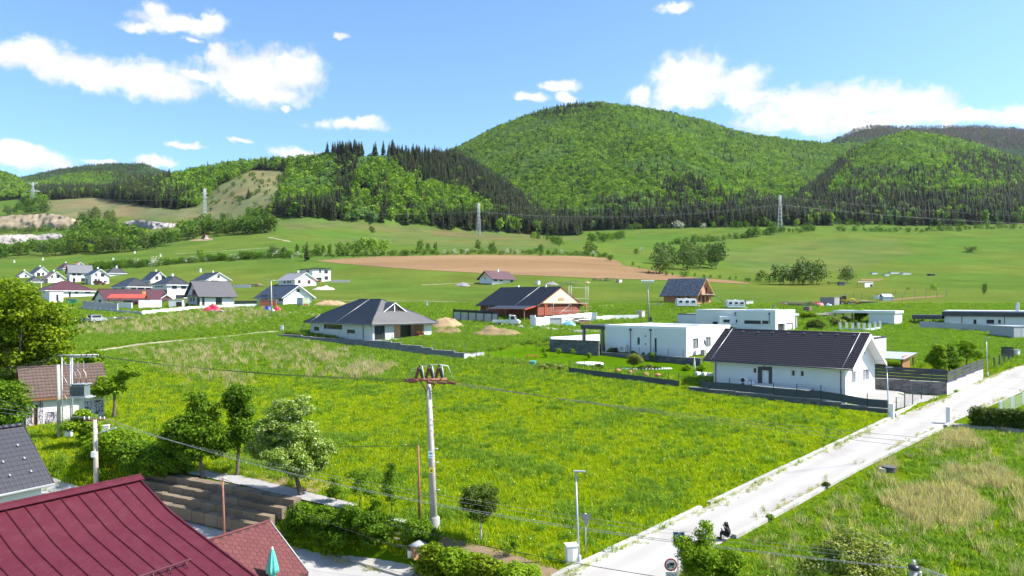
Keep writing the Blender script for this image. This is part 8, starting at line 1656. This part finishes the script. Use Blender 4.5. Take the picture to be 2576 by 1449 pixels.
boxthing('site_cabin', 'pale site cabin with glazed panel in front of the blue-roofed house', 'cabin', r2, (470, 768), 536, 678, M('cabin_grey', (.5, .52, .52), .7, .12, 2), R(35), 5.0, [('window', (.1, .9, -.03, -.003, .35, .95), M('greenish_pane', (.42, .46, .3), .3, .1, 2)), ('lower_panel', (.1, .9, -.03, -.003, .02, .33), BRICKD)])
boxthing('grey_container', 'grey container with dark end beside the yellow digger', 'container', r4, (668, 762), 750, 674, M('container_grey', (.25, .245, .25), .8, .25, 2), YAW, 4.0, [('seam', (.45, .5, -.02, -.003, 0, 1), GREYR)])
boxthing('glass_shelter', 'translucent shelter panel inside the white-walled yard', 'shelter', c4, (1258, 778), 1462, 682, M('pale_panel', (.48, .5, .46), .4, .15, 2), R(8), 2.0, [('frame', (0, .02, -.05, -.003, 0, 1), STEEL), ('frame', (.98, 1, -.05, -.003, 0, 1), STEEL)])
boxthing('white_water_tank', 'white cubic water tank left of the greenhouse', 'tank', r4, (1112, 688), 1136, 652, PORW, YAW, 1.5, [('cap', (.3, .6, .4, .7, 1.08, 1.2), BLACKI)])
boxthing('blue_hut', 'small hut with blue end and pale side near the second caravan', 'hut', c5, (1335, 450), 1425, 405, PORW, R(25), 3.0, [('blue_end', (-.06, -.004, 0, 3.0, 0, 1), M('hut_blue', (.05, .07, .22), .8, .1, 3))])
boxthing('wooden_hut', 'narrow brown wooden hut with little roof beside the green mound', 'hut', c5, (2130, 545), 2160, 480, M('hut_brown', (.2, .15, .13), .9, .2, 3), YAW, 1.6, [('door', (.2, .8, -.03, -.003, .05, .85), WOODD)])
boxthing('brick_pillar_box', 'pale pillar-like meter house at the end of the long white wall', 'meter house', c4, (2470, 690), 2508, 595, M('pink_render', (.52, .42, .37), .9, .08, 2), R(50), 1.4, [('door', (.3, .8, -.02, -.003, .1, .7), GREYR)])
boxthing('pump_house', 'small pink pump house at the edge of the ploughed field', 'hut', c4, (2185, 240), 2222, 198, M('pink_render'), YAW, 1.6, [('door', (.3, .7, -.02, -.003, .1, .8), GREYR)]); boxthing('white_booth', 'narrow white booth beside the gravel at the field edge', 'booth', c4, (1165, 265), 1192, 215, PORW, YAW, 1.5, [('door', (.2, .8, -.02, -.003, .05, .85), GREYR)])
boxthing('grey_concrete_box', 'grey concrete box-shaped garage at the right edge', 'garage', c6, (2448, 668), 2700, 502, M('garage_grey', (.36, .37, .39), .9, .1, 1), R(14), 5.0, [('door', (.4, .75, -.03, -.003, .02, .8), GREYR)])
for i, (x, y) in enumerate(((2437, 885), (2510, 888))): boxthing('meter_cabinet', ('left', 'right')[i] + ' one of two white meter cabinets beside the dark gate', 'cabinet', c6, (x - 14, y), x + 16, y - 88, PORW, R(20), .5, [('door', (.1, .9, -.02, -.003, .1, .9), WHITEP)])
# walls of the neighbouring plots
def plain_wall(label, pts, h_, mat, w_=.25, name='boundary_wall', px_h=None):
 P = [G(*p) for p in pts]; t = thing(name, label, 'wall', P[0])
 for a, b_ in zip(P[:-1], P[1:]):
  d = b_ - a; n = max(1, int(Vector((d.x, d.y)).length / 2.5))
  for i in range(n):
   p, q = a + d * (i / n) - P[0], a + d * ((i + 1) / n) - P[0]; m = (p + q) / 2; L_ = Vector((q.x - p.x, q.y - p.y)).length; o = link('wall_panel', cube_mesh(mat), t, (m.x, m.y, max(p.z, q.z) + h_ / 2 - .4)); o.scale = (L_ - .02, w_, h_ + .8); o.rotation_euler.z = math.atan2(d.y, d.x)
 return t
plain_wall('long grey rendered wall in front of the dark-trimmed flat house', [c6(1258, 520), c6(1860, 555), c6(2465, 598)], 1.35, M('wall_grey', (.38, .39, .41), .9, .08, 1)); plain_wall('white sunlit yard wall in front of the timber-gabled house', [c4(1135, 795), c4(1840, 720), c4(1905, 722)], 1.9, WHITE); plain_wall('low white wall running from the yard to the meter house', [c4(1850, 720), c4(2100, 700), c4(2430, 692)], .9, WHITE); plain_wall('white panel wall left of the garage opening', [c4(1068, 790), c4(1132, 795)], 2.4, WHITE)
t = thing('panel_fence', 'grey concrete panel fence with black posts and dark top before the timber-gabled house', 'fence', G(*c4(100, 715))); p0 = t.location.copy(); P = [G(*c4(x, y)) for x, y in ((100, 716), (192, 722), (288, 728), (385, 732), (484, 736), (585, 740), (660, 744))]
for i, p in enumerate(P): q = p - p0; MB().box((q.x, q.y, q.z + 1.25), (.22, .22, 2.9)).build('post', SBK, t)
for a, b_ in zip(P[:-1], P[1:]):
 m = (a + b_) / 2 - p0; d = b_ - a; o = link('panel', cube_mesh(M('panel_grey', (.40, .38, .37), .9, .1, 3)), t, (m.x, m.y, m.z + .95)); o.scale = (Vector((d.x, d.y)).length - .24, .1, 1.9); o.rotation_euler.z = math.atan2(d.y, d.x); o = link('top_panel', cube_mesh(SBK), t, (m.x, m.y, m.z + 2.3)); o.scale = (Vector((d.x, d.y)).length - .24, .06, .55); o.rotation_euler.z = math.atan2(d.y, d.x)
plain_wall('concrete base wall of the maroon house plot', [cA(752, 505), cA(1110, 540), cA(1338, 558)], .75, M('wall_grey')); plain_wall('sunlit low white wall before the grey-roofed house', [cB(132, 560), cB(560, 515), cB(1000, 490), cB(1230, 484)], .9, WHITE); plain_wall('grey concrete panel fence above the base wall of the maroon house', [cA(785, 498), cA(1115, 528)], 2.1, M('panel_grey')); plain_wall('white inner wall behind the red-roofed playhouse', [cA(1120, 500), cA(1250, 505)], 1.7, WHITE); plain_wall('white garden wall right of the red-roofed playhouse', [cB(100, 500), cB(320, 492)], 2.2, WHITE); plain_wall('dark fence panels right of the grey-roofed house', [cB(1010, 464), cB(1220, 462)], 1.2, DARKM); plain_wall('low white wall and dark cars beyond the grey-roofed house', [cB(1000, 300), cB(1158, 300)], 1.2, GREYR); plain_wall('pale terrace wall right of the tall flat house', [r2(755, 525), r2(945, 522)], 1.1, M('panel_grey'))
t = boxthing('garden_pavilion', 'pale grey garden pavilion between the maroon and grey-roofed houses', 'pavilion', cB, (385, 490), 515, 415, M('pavilion_grey', (.6, .6, .6), .9, .06, 2), R(10), 3.0, [('opening', (.55, .95, -.03, -.003, .1, .75), DARKHOLE)])
t = boxthing('playhouse', 'wooden playhouse with bright red roof behind the panel fence', 'playhouse', cA, (1255, 470), 1315, 428, M('hut_red', (.3, .08, .06), .8, .15, 3), R(15), 3.0, [('window', (.4, .7, -.03, -.003, .35, .75), DARKHOLE)]); h_ = 2.2
MB().slab([(-6.5, -.6, 2.2), (3.2, -.6, 2.2), (3.2, 1.6, 3.3), (-6.0, 1.6, 3.3)], .12).slab([(-6.0, 1.6, 3.3), (3.2, 1.6, 3.3), (3.2, 3.6, 2.2), (-6.5, 3.6, 2.2)], .12).build('red_roof', RRED, t)
for x in (-6.2, -3.2): MB().bx(x, x + .15, -.4, -.25, -.4, 2.2).build('post', REDWOOD, t)
MB().bx(2.2, 2.9, 1.5, 2.2, 2.5, 4.2).build('chimney', M('orange_plaster', (.6, .32, .1), .9), t)
# scaffold at the timber gable
t = thing('scaffold', 'metal scaffold in front of the raw timber gable', 'scaffold', TGH.C, TGH.yaw); X0, X1 = TGH.LB * .12, TGH.LB * .95
for x in (X0, (X0 + X1) / 2, X1):
 for y in (-3.2, -2.5): MB().tube([(x, y, -.8), (x, y, TGH.hr + .3 if x > X0 else TGH.hw + 1)], .035, 5).build('upright', STEEL, t)
for z in (TGH.hw * .5, TGH.hw + .15, TGH.hw + 1.2, TGH.hr - .2): MB().tube([(X0 if z < TGH.hw + 1 else (X0 + X1) / 2, -3.2, z), (X1, -3.2, z)], .03, 5).build('rail', STEEL, t)
MB().bx(X0, X1, -3.2, -2.5, TGH.hw + .0, TGH.hw + .05).build('deck', PW_[0], t); MB().tube([(X0, -3.2, 0), ((X0 + X1) / 2, -3.2, TGH.hw)], .03, 5).build('diagonal', STEEL, t)
h_ = [o for o in COL.objects if o.get('label', '').startswith('unfinished white house with pale')][0]; t = thing('scaffold', 'orange scaffold at the gable of the pale-roofed house', 'scaffold', h_.location, h_.rotation_euler.z)
for x in (2, 5, 8, 11):
 MB().tube([(x, -1.6, -.5), (x, -1.6, 3.2)], .07, 5).build('upright', M('scaffold_orange', (.6, .17, .05), .6, .1, 3), t)
MB().tube([(2, -1.6, 3.1), (11, -1.6, 3.1)], .07, 5).build('rail', M('scaffold_orange'), t); MB().tube([(2, -1.6, .2), (5, -1.6, 3.0)], .06, 5).build('diagonal', M('scaffold_orange'), t)
# yellow digger
YEL = M('digger_yellow', (.62, .38, .01), .5, .1, 3); g = G(*r4(790, 752)); t = thing('digger', 'yellow digger with lowered arm beside the grey container', 'digger', g, R(-8)); MB().bx(-1.9, .6, -.9, .9, .7, 1.5).build('chassis', YEL, t); MB().bx(-1.5, -.2, -.75, .75, 1.5, 2.75).build('cab', YEL, t); MB().bx(-1.4, -.3, -.78, -.752, 1.75, 2.6).build('cab_window', GLASS, t); MB().bx(-1.6, -.1, -.85, .85, 2.752, 2.88).build('cab_roof', PORW, t)
MB().tube([(.4, -.3, 1.4), (1.7, -.3, 1.9), (2.9, -.3, .7)], [.2, .18, .14], 6).build('loader_arm', YEL, t); MB().prism([(2.7, -1.0), (3.5, -1.0), (3.5, .6), (2.7, .6)], .1, .6).build('bucket', RUST, t)
for x, r_ in ((-1.4, .62), (.4, .5)):
 for s_ in (-.85, .85): wheel(t, x, s_, r_, .35)
MB().tube([(-1.9, 0, 1.2), (-2.9, 0, 2.3), (-3.3, 0, 1.0)], [.15, .13, .1], 6).build('rear_arm', YEL, t)
# greenhouse
g = G(*r4(1162, 706)); t = thing('greenhouse', 'silvery greenhouse with gabled roof in the fenced plot', 'greenhouse', g, R(6)); gl = M('polycarbonate', (.42, .48, .52), .25, .1, 2); Lg, Wg, Hg = 3.3, 2.4, 1.2
MB().bx(0, Lg, 0, Wg, -.3, Hg).build('wall_panel', gl, t); MB().slab([(-.05, -.1, Hg), (Lg + .05, -.1, Hg), (Lg + .05, Wg / 2, Hg + .9), (-.05, Wg / 2, Hg + .9)], .06).slab([(-.05, Wg / 2, Hg + .9), (Lg + .05, Wg / 2, Hg + .9), (Lg + .05, Wg + .1, Hg), (-.05, Wg + .1, Hg)], .06).build('roof_panel', gl, t)
for i in range(6): MB().bx(i * Lg / 5 - .04, i * Lg / 5 + .04, -.03, 0, -.3, Hg).build('rib', STEEL, t)
fence('plot_fence', 'thin wire fence enclosing the tilled plot behind the greenhouse', [tuple(G(*r4(x, y))) for x, y in ((780, 690), (860, 684), (940, 690), (1020, 735), (1140, 722), (1250, 715), (1350, 705), (1470, 692), (1590, 682), (1700, 672), (1798, 668), (1798, 640), (1700, 632), (1590, 630), (1480, 640), (1380, 650), (1280, 660))], 2.0, FGREY, wires=4, verts=False, r=.05)
strip('tilled_plot', gp(r4(1250, 708), r4(1500, 686), r4(1780, 664)), gp(r4(1260, 692), r4(1500, 672), r4(1760, 655)), 20, 5, .06, field_mat())
t = thing('low_fence', 'low white pillared fence behind the white bungalow', 'fence', G(*c6(260, 548)))
PP = [G(*c6(x, y)) for x, y in ((262, 552), (345, 552), (422, 555), (495, 556), (565, 560), (635, 555), (702, 545), (765, 535))]; o0 = t.location.copy()
for p in PP: q = p - o0; MB().box((q.x, q.y, q.z + .75), (.38, .38, 1.6)).box((q.x, q.y, q.z + 1.58), (.46, .46, .08)).build('pillar', WHITE, t)
for a, b_ in zip(PP[:-1], PP[1:]):
 m = (a + b_) / 2 - o0; d = b_ - a; o = link('base_panel', cube_mesh(WHITE), t, (m.x, m.y, m.z + .1)); o.scale = (Vector((d.x, d.y)).length - .38, .22, .8); o.rotation_euler.z = math.atan2(d.y, d.x)
# gate and mesh fence at the upper right corner
fence('corner_fence', 'dark mesh fence on a white base by the side road at the right', [tuple(G(*c6(x, y))) for x, y in ((2200, 1035), (2268, 1005), (2327, 975), (2385, 950), (2440, 918))], 1.6, DARKM, r=.06, wires=6)
board_fence('dark_gate', 'dark solid gate beside the two white meter cabinets', Vector(G(*c6(2292, 905))[:2]), Vector(G(*c6(2440, 915))[:2]), G(*c6(2292, 905)).z, G(*c6(2440, 915)).z, 5, DARKM, .34, .36, 3)
# white panel gate at the right edge by the hedge
fence('white_gate', 'white slatted gate at the right edge above the hedge', [tuple(G(x, y)) for x, y in ((2517, 1042), (2548, 1030), (2576, 1018), (2610, 1005))], 1.3, WHITEP, wires=9, r=.1)
# ------------------------------------------------------------------ masts and pylons
b = G(1633, 813); tv = W(1629, 722, b.y) - b; t = thing('floodlight_mast', 'concrete mast with a cluster of floodlights behind the flat-roofed house', 'mast', b); MB().tube([(0, 0, -.5), tv * .8, tv], [.22, .16, .13], 10).build('mast', CONP, t); MB().tube([tv + Vector((-1.2, 0, .9)), tv + Vector((1.2, 0, .9))], .06, 5).build('crossbar', STEEL, t)
for s_ in (-1, 1): MB().tube([tv + Vector((0, 0, -.5)), tv + Vector((s_ * .9, 0, .9))], .05, 5).build('bracket', STEEL, t)
for x in (-1.2, -.6, 0, .6, 1.2): MB().box(tv + Vector((x, -.15, 1.25)), (.42, .3, .5), rx=.3).build('floodlight', PORW, t)
MB().box((.25, -.2, .8), (.5, .4, 1.0)).build('switch_box', BLACKI, t)
for (bx_, tx_, lb) in (((684, 796), (682, 707), 'thin mast with small crossarm left of the hipped bungalow'), (cA(391, 366), cA(391, 245), 'pale mast with crossarm in front of the maroon bungalow')):
 b = G(*bx_); tv = W(tx_[0], tx_[1], b.y) - b; t = thing('light_mast', lb, 'mast', b); MB().tube([(0, 0, -.5), tv], [.17, .12], 8).build('mast', CONP, t); MB().tube([tv + Vector((-1.3, 0, .1)), tv + Vector((1.0, 0, .2))], .05, 5).build('crossarm', STEEL, t); MB().box(tv + Vector((-1.0, 0, .3)), (.5, .2, .2)).build('lamp_head', STEEL, t)
PYM = M('pylon_steel', (.46, .48, .5), .6, .1, 1); PTOP = []
def pylon(label, px, base, top, kind=0, ang=.35):
 b = G(px, base); H = (base - top) / F * b.y; t = thing('pylon', label, 'pylon', b, ang); w0_ = H * (.06 if kind == 0 else .11); w1_ = H * .025
 def wd(f): return w0_ + (w1_ - w0_) * min(1, f / .78)
 for sx in (-1, 1):
  for sy in (-1, 1): MB().tube([(sx * wd(0), sy * wd(0), -1), (sx * wd(.78), sy * wd(.78), H * .78), (sx * wd(1), sy * wd(1), H)], H * .0058, 4).build('leg', PYM, t)
 N_ = 9
 for i in range(N_):
  f0_, f1_ = i / N_, (i + 1) / N_; mb = MB()
  for (ax_, sg) in ((0, -1), (0, 1), (1, -1), (1, 1)):
   for s_ in (-1, 1):
    p = [s_ * wd(f0_), sg * wd(f0_)]; q = [-s_ * wd(f1_), sg * wd(f1_)]; p, q = (p, q) if ax_ == 0 else (p[::-1], q[::-1]); mb.tube([(p[0], p[1], f0_ * H), (q[0], q[1], f1_ * H)], H * .0036, 3, cap=False)
  mb.build('lattice', PYM, t)
 wa = H * (.1 if kind == 0 else .17)
 if kind == 0:
  for f_ in (.74, .86, .985): mb = MB(); l_ = wa * (1.0 if f_ < .9 else .6); mb.tube([(-l_, 0, f_ * H), (l_, 0, f_ * H)], H * .006, 4); mb.tube([(-l_, 0, f_ * H), (0, 0, (f_ + .035) * H), (l_, 0, f_ * H)], H * .004, 4); mb.build('crossarm', PYM, t)
 else:
  mb = MB(); l_ = wa * 1.7; mb.tube([(-l_, 0, .62 * H), (l_, 0, .62 * H)], H * .012, 4); mb.tube([(-l_, 0, .62 * H), (0, 0, .67 * H), (l_, 0, .62 * H)], H * .007, 4); mb.build('crossarm', PYM, t)
  for s_ in (-1, 1): MB().tube([(0, 0, .86 * H), (s_ * wa * 1.1, 0, 1.0 * H)], H * .014, 4).build('peak_arm', PYM, t)
 M_ = Matrix.Rotation(ang, 3, 'Z'); PTOP.append([b + M_ @ Vector((s_ * wa * .95, 0, H * f_)) for s_, f_ in ((-1, .735), (1, .735), (0, .98))])
pylon('lattice pylon with forked top on the far left plateau', 83, 517, 459, 1, .1); pylon('lattice pylon standing before the cleared slope', 515, 556, 475, 0, .9); pylon('lattice pylon in front of the dark spruce spur', 1204, 592, 511, 0, 1.0); pylon('lattice pylon at the head of the diagonal hedge', 1962, 578, 492, 0, 1.0)
for a, b_, lb in ((0, 1, 'far left'), (1, 2, 'left'), (2, 3, 'middle')):
 for i in range(3): cable('thin transmission line between the %s pair of pylons' % lb, PTOP[a][i], PTOP[b_][i], 9, .05, CABL, 'transmission_line', 'transmission lines of the %s span' % lb, 16)
for i in range(3): cable('thin transmission line leaving the rightmost pylon', PTOP[3][i], Vector((860, 900, PTOP[3][i].z - 4)), 9, .05, CABL, 'transmission_line', 'transmission lines right of the last pylon', 16)
# white survey markers in the fields
for i, (x, y) in enumerate(((36, 661), (108, 655), (285, 656), (339, 638), (404, 646), (503, 634), (505, 685))): MB().box((0, 0, .9), (.9, .5, 2.0)).box((0, 0, 1.95), (1.0, .6, .12)).build('marker_post', PORW, None, G(x, y), .3, label='white meter post standing in the sloping meadow above the estate', cat='post', group='white meter posts in the meadow')
for i, (x, y, w_) in enumerate(((1265, 435, 5), (1385, 443, 5), (1062, 440, 3), (1185, 455, 2.5), (1640, 455, 3))):
 t = thing('cold_frame', ('long pale cold frame in the far allotment', 'white covered cold frame in the far allotment', 'small pale frame left of the allotment beds', 'little white crate in the far allotment', 'dark compost box right of the allotment')[i], 'cold frame', G(*r4(x, y)), .2); MB().bx(-w_ / 2, w_ / 2, -1, 1, -.2, .8).build('body', SBK if i == 4 else PORW, t); MB().bx(-w_ / 2 - .1, w_ / 2 + .1, -1.1, 1.1, .8, .95).build('lid', PW_[2], t)
strip('tilled_plot', gp(r4(940, 490), r4(1180, 495)), gp(r4(930, 506), r4(1120, 508)), 8, 4, .1, field_mat())
# pale meter pillars in the near meadow
for (x, y), lb in ((c3(5, 530), 'white meter pillar left of the hipped bungalow'), (c3(1830, 220), 'small white survey stake behind the hipped bungalow')): t = thing('meter_pillar', lb, 'pillar', G(x, y)); MB().box((0, 0, .55), (.5, .3, 1.3)).build('body', PORW, t); MB().box((0, 0, 1.22), (.56, .36, .06)).build('lid', WHITEP, t)
# ------------------------------------------------------------------ meadow grass
def tuft(seed, n, h0, h1, w_, r_, mat, heads=0, hm=None, lean=.35):
 rg = np.random.default_rng(seed); V = []; Fc = []; mi = []
 for i in range(n):
  a = rg.random() * 6.28; d = rg.random() ** .6 * r_; b = np.array([math.cos(a) * d, math.sin(a) * d, -.03]); h = h0 + (h1 - h0) * rg.random(); ln = np.array([rg.normal(), rg.normal(), 0]) * lean * h; s = np.array([math.cos(a + 1.57 + rg.normal() * .6), math.sin(a + 1.57), 0]) * w_ * .5
  k = len(V); V += [b - s, b + s, b + ln * .35 + s * .8 + [0, 0, h * .6], b + ln + [0, 0, h], b + ln * .35 - s * .8 + [0, 0, h * .6]]; Fc += [(k, k + 1, k + 2, k + 4), (k + 4, k + 2, k + 3)]; mi += [0, 0]
  if i < heads:
   k = len(V); p = b + ln + [0, 0, h]; q = .035; V += [p + [q, 0, 0], p + [0, q, .02], p + [-q, 0, .03], p + [0, -q, .01]]; Fc.append((k, k + 1, k + 2, k + 3)); mi.append(1)
 me = bpy.data.meshes.new('tuft'); me.from_pydata([tuple(v) for v in V], [], Fc); me.materials.append(mat); me.materials.append(hm or mat); me.polygons.foreach_set('material_index', mi); me.update(); return me
GR1 = leaf_mat('meadow_grass', (.20, .26, .003), (.40, .46, .008), .47, .2); GR2 = leaf_mat('lush_grass', (.09, .165, .012), (.2, .31, .03), .42, .2); GR3 = leaf_mat('straw', (.34, .275, .15), (.58, .49, .30), .35, .15); GR4 = leaf_mat('yellow_grass', (.21, .26, .008), (.38, .44, .02), .45, .2)
FLW = leaf_mat('meadow_flowers', (.50, .50, .10), (.6, .6, .28), .2, .1)
def build_grass():
 rg = np.random.default_rng(9); ms = [tuft(1, 20, .10, .26, .035, .3, GR1), tuft(2, 20, .10, .25, .035, .3, GR4), tuft(3, 18, .2, .5, .06, .32, GR2, lean=.5), tuft(4, 16, .14, .36, .035, .28, GR4, 1, FLW), tuft(5, 26, .35, .85, .028, .3, GR3, lean=.22), tuft(6, 16, .14, .34, .03, .25, GR1)]
 pts = []
 for y0, y1, den in ((26, 45, 17), (45, 65, 15), (65, 90, 10), (90, 140, 5), (140, 215, 1.6)):
  n = int(.76 * (y1 * y1 - y0 * y0) * den); Y = np.sqrt(y0 * y0 + (y1 * y1 - y0 * y0) * rg.random(n)); pts.append(np.stack([(rg.random(n) * 2 - 1) * .76 * Y, Y], -1))
 X, Y = np.concatenate(pts).T; Z = hgt(X, Y); px = CX + F * X / Y; py = YH - F * (Z - CAMZ) / Y
 road = [tuple(p[:2]) for p in ROAD_L] + [tuple(p[:2]) for p in ROAD_R][::-1]; old = [tuple(p[:2]) for p in OLD_F] + [tuple(p[:2]) for p in OLD_N][::-1]
 ok = ~inpoly(X, Y, road) & ~inpoly(X, Y, old)
 for i, (poly, up) in enumerate(PLOTS):
  if i: ok &= ~inpoly(X, Y, poly)
 h_ = HIP; cx, cy = X - h_.C.x, Y - h_.C.y; lx = cx * h_.b.x + cy * h_.b.y; ly = cx * h_.a.x + cy * h_.a.y; ok &= ~((lx > -.6) & (lx < h_.LB + .3) & (ly > -.3) & (ly < h_.LA + .3))
 for poly in ([(380, 1180), (600, 1196), (905, 1268), (880, 1290), (740, 1320), (380, 1320)], [(1080, 1352), (1180, 1368), (1320, 1406), (1412, 1440), (1370, 1465), (1250, 1420), (1100, 1382)], [(828, 1398), (950, 1372), (1062, 1425), (960, 1470)], [(1200, 895), (1260, 878), (1400, 868), (1560, 885), (1800, 915), (1800, 955), (1430, 918)], [(2100, 960), (2200, 940), (2500, 900), (2500, 950), (2240, 1045), (2120, 1010)], [(2380, 1068), (2600, 1085), (2600, 980), (2400, 1040)], [(200, 893), (225, 880), (450, 853), (700, 830), (700, 837), (450, 862), (225, 892)]): ok &= ~inpoly(px, py, poly)
 dR = seg_dist(X, Y, [tuple(p[:2]) for p in ROAD_R[2:9]])[0]; ok &= dR > .45
 nearw = np.minimum.reduce([seg_dist(X, Y, [tuple(a), tuple(b)])[0] for a, b in ((e0, e1), (f0, f1), (w0, w1), (g1, g2))])
 for q in ((2237, 1186), (2222, 1186)): gq = G(*q); ok &= np.hypot(X - gq.x, (Y - gq.y + 1.0) * .6) > 1.0
 nz = np.sin(X * .35 + 1.7 * np.sin(Y * .21)) * np.sin(Y * .41 + 1.3 * np.sin(X * .27)); n2 = np.sin(X * 1.1 + Y * .7) * np.sin(Y * 1.3 - X * .5)
 r = rg.random(len(X)); var = np.where(r < .5, 0, np.where(r < .75, 1, np.where(r < .82, 3, 5)))
 n3 = nz + .55 * np.sin(X * .93 + 2.1 * np.sin(Y * .63 + X * .31)) * np.sin(Y * .87 - 1.9 * np.sin(X * .44)) + .35 * rg.normal(size=len(X)); lush = (n3 > .78) & (rg.random(len(X)) < .6) | (rg.random(len(X)) < .05); var = np.where(lush, 2, var)
 right = (px - 1840) * .5145 + (py - 1350) > 0; var = np.where(right & (rg.random(len(X)) < .3), 2, var)
 var = np.where((rg.random(len(X)) < sst(75, 130, Y) * .75) & (var != 4), 2, var)
 dry = np.zeros(len(X))
 for p, poly in ((.24, [(190, 815), (330, 803), (480, 792), (640, 778), (700, 795), (640, 814), (480, 826), (330, 842), (210, 842)]), (.09, [(280, 890), (520, 865), (700, 865), (900, 890), (980, 940), (820, 955), (640, 930), (470, 925)]), (.75, [(775, 896), (830, 892), (855, 905), (800, 910)]), (.6, [(845, 935), (900, 926), (965, 923), (965, 945), (880, 952)]), (.2, [(350, 922), (480, 932), (640, 950), (600, 968), (440, 952)]), (.6, [(2240, 1255), (2330, 1225), (2420, 1230), (2480, 1285), (2420, 1335), (2330, 1345), (2260, 1310)]), (.55, [(2380, 1180), (2520, 1185), (2530, 1240), (2400, 1225)]), (.6, [(2355, 1085), (2440, 1080), (2445, 1130), (2365, 1130)]), (.5, [(2540, 1230), (2600, 1210), (2600, 1330), (2550, 1310)]), (.5, [(1500 + 700, 1165), (2250, 1150), (2240, 1215), (2195, 1220)])): dry = np.maximum(dry, p * inpoly(px + 26 * nz + 9 * rg.normal(size=len(X)), py + 9 * n2 + 4 * rg.normal(size=len(X)), poly))
 dry = np.maximum(dry, right * .07 * (n2 > 0)); var = np.where(rg.random(len(X)) < dry * np.where(n2 > -.2, 1.15, .45), 4, var)
 s = (.75 + .6 * rg.random(len(X))) * np.where(Y > 90, 1.25, 1.0); s = np.where(right & (var != 4), s * .95, s) * np.clip(.3 + nearw * .5, .3, 1) * np.clip(.25 + dR * .35, .25, 1)
 X, Y, Z, s, var = X[ok], Y[ok], Z[ok], s[ok], var[ok]
 # weeds creeping in along both kerbs
 for line, sg in ((ROAD_L, -1), (ROAD_R, 1), (OLD_F, -1)):
  P = resample(line, 900); d = np.gradient(P, axis=0); d /= np.linalg.norm(d, axis=1, keepdims=True); nn = np.stack([-d[:, 1], d[:, 0]], -1) * sg; o = np.abs(rg.normal(size=(900, 1))) * .28 + .1; Q = P + nn * o; keep = np.sin(np.arange(900) * .11) + np.sin(np.arange(900) * .037 + 2) + rg.normal(size=900) * .5 > .1; Q = Q[keep]
  X = np.concatenate([X, Q[:, 0]]); Y = np.concatenate([Y, Q[:, 1]]); Z = np.concatenate([Z, hgt(Q[:, 0], Q[:, 1]) + .03]); s = np.concatenate([s, .3 + .3 * rg.random(len(Q))]); var = np.concatenate([var, rg.choice([1, 5, 4, 1], len(Q))])
 print('grass', len(X)); scatter('meadow_grass', ms, np.stack([X, Y, Z], -1), np.stack([s, s, s], -1), rg.random(len(X)) * 6.28, var, 'tall meadow grass with flowers and dry straw patches around the houses', cat='grass')
build_grass()
# ------------------------------------------------------------------ a little valley haze
def haze():
 m = bpy.data.materials.new('haze_air'); m.use_nodes = True; t = NT(m.node_tree); v = t.n('VolumePrincipled', Color=(0.80, 0.88, 1.0, 1), Density=0.000022, Anisotropy=0.2); o = t.n('OutputMaterial'); m.node_tree.links.new(v.outputs[0], o.inputs['Volume'])
 MB().bx(-6200, 6200, -120, 4760, -12, 760).build('haze', m, kind='stuff', label='thin pale haze hanging in the valley air', cat='haze')
haze()
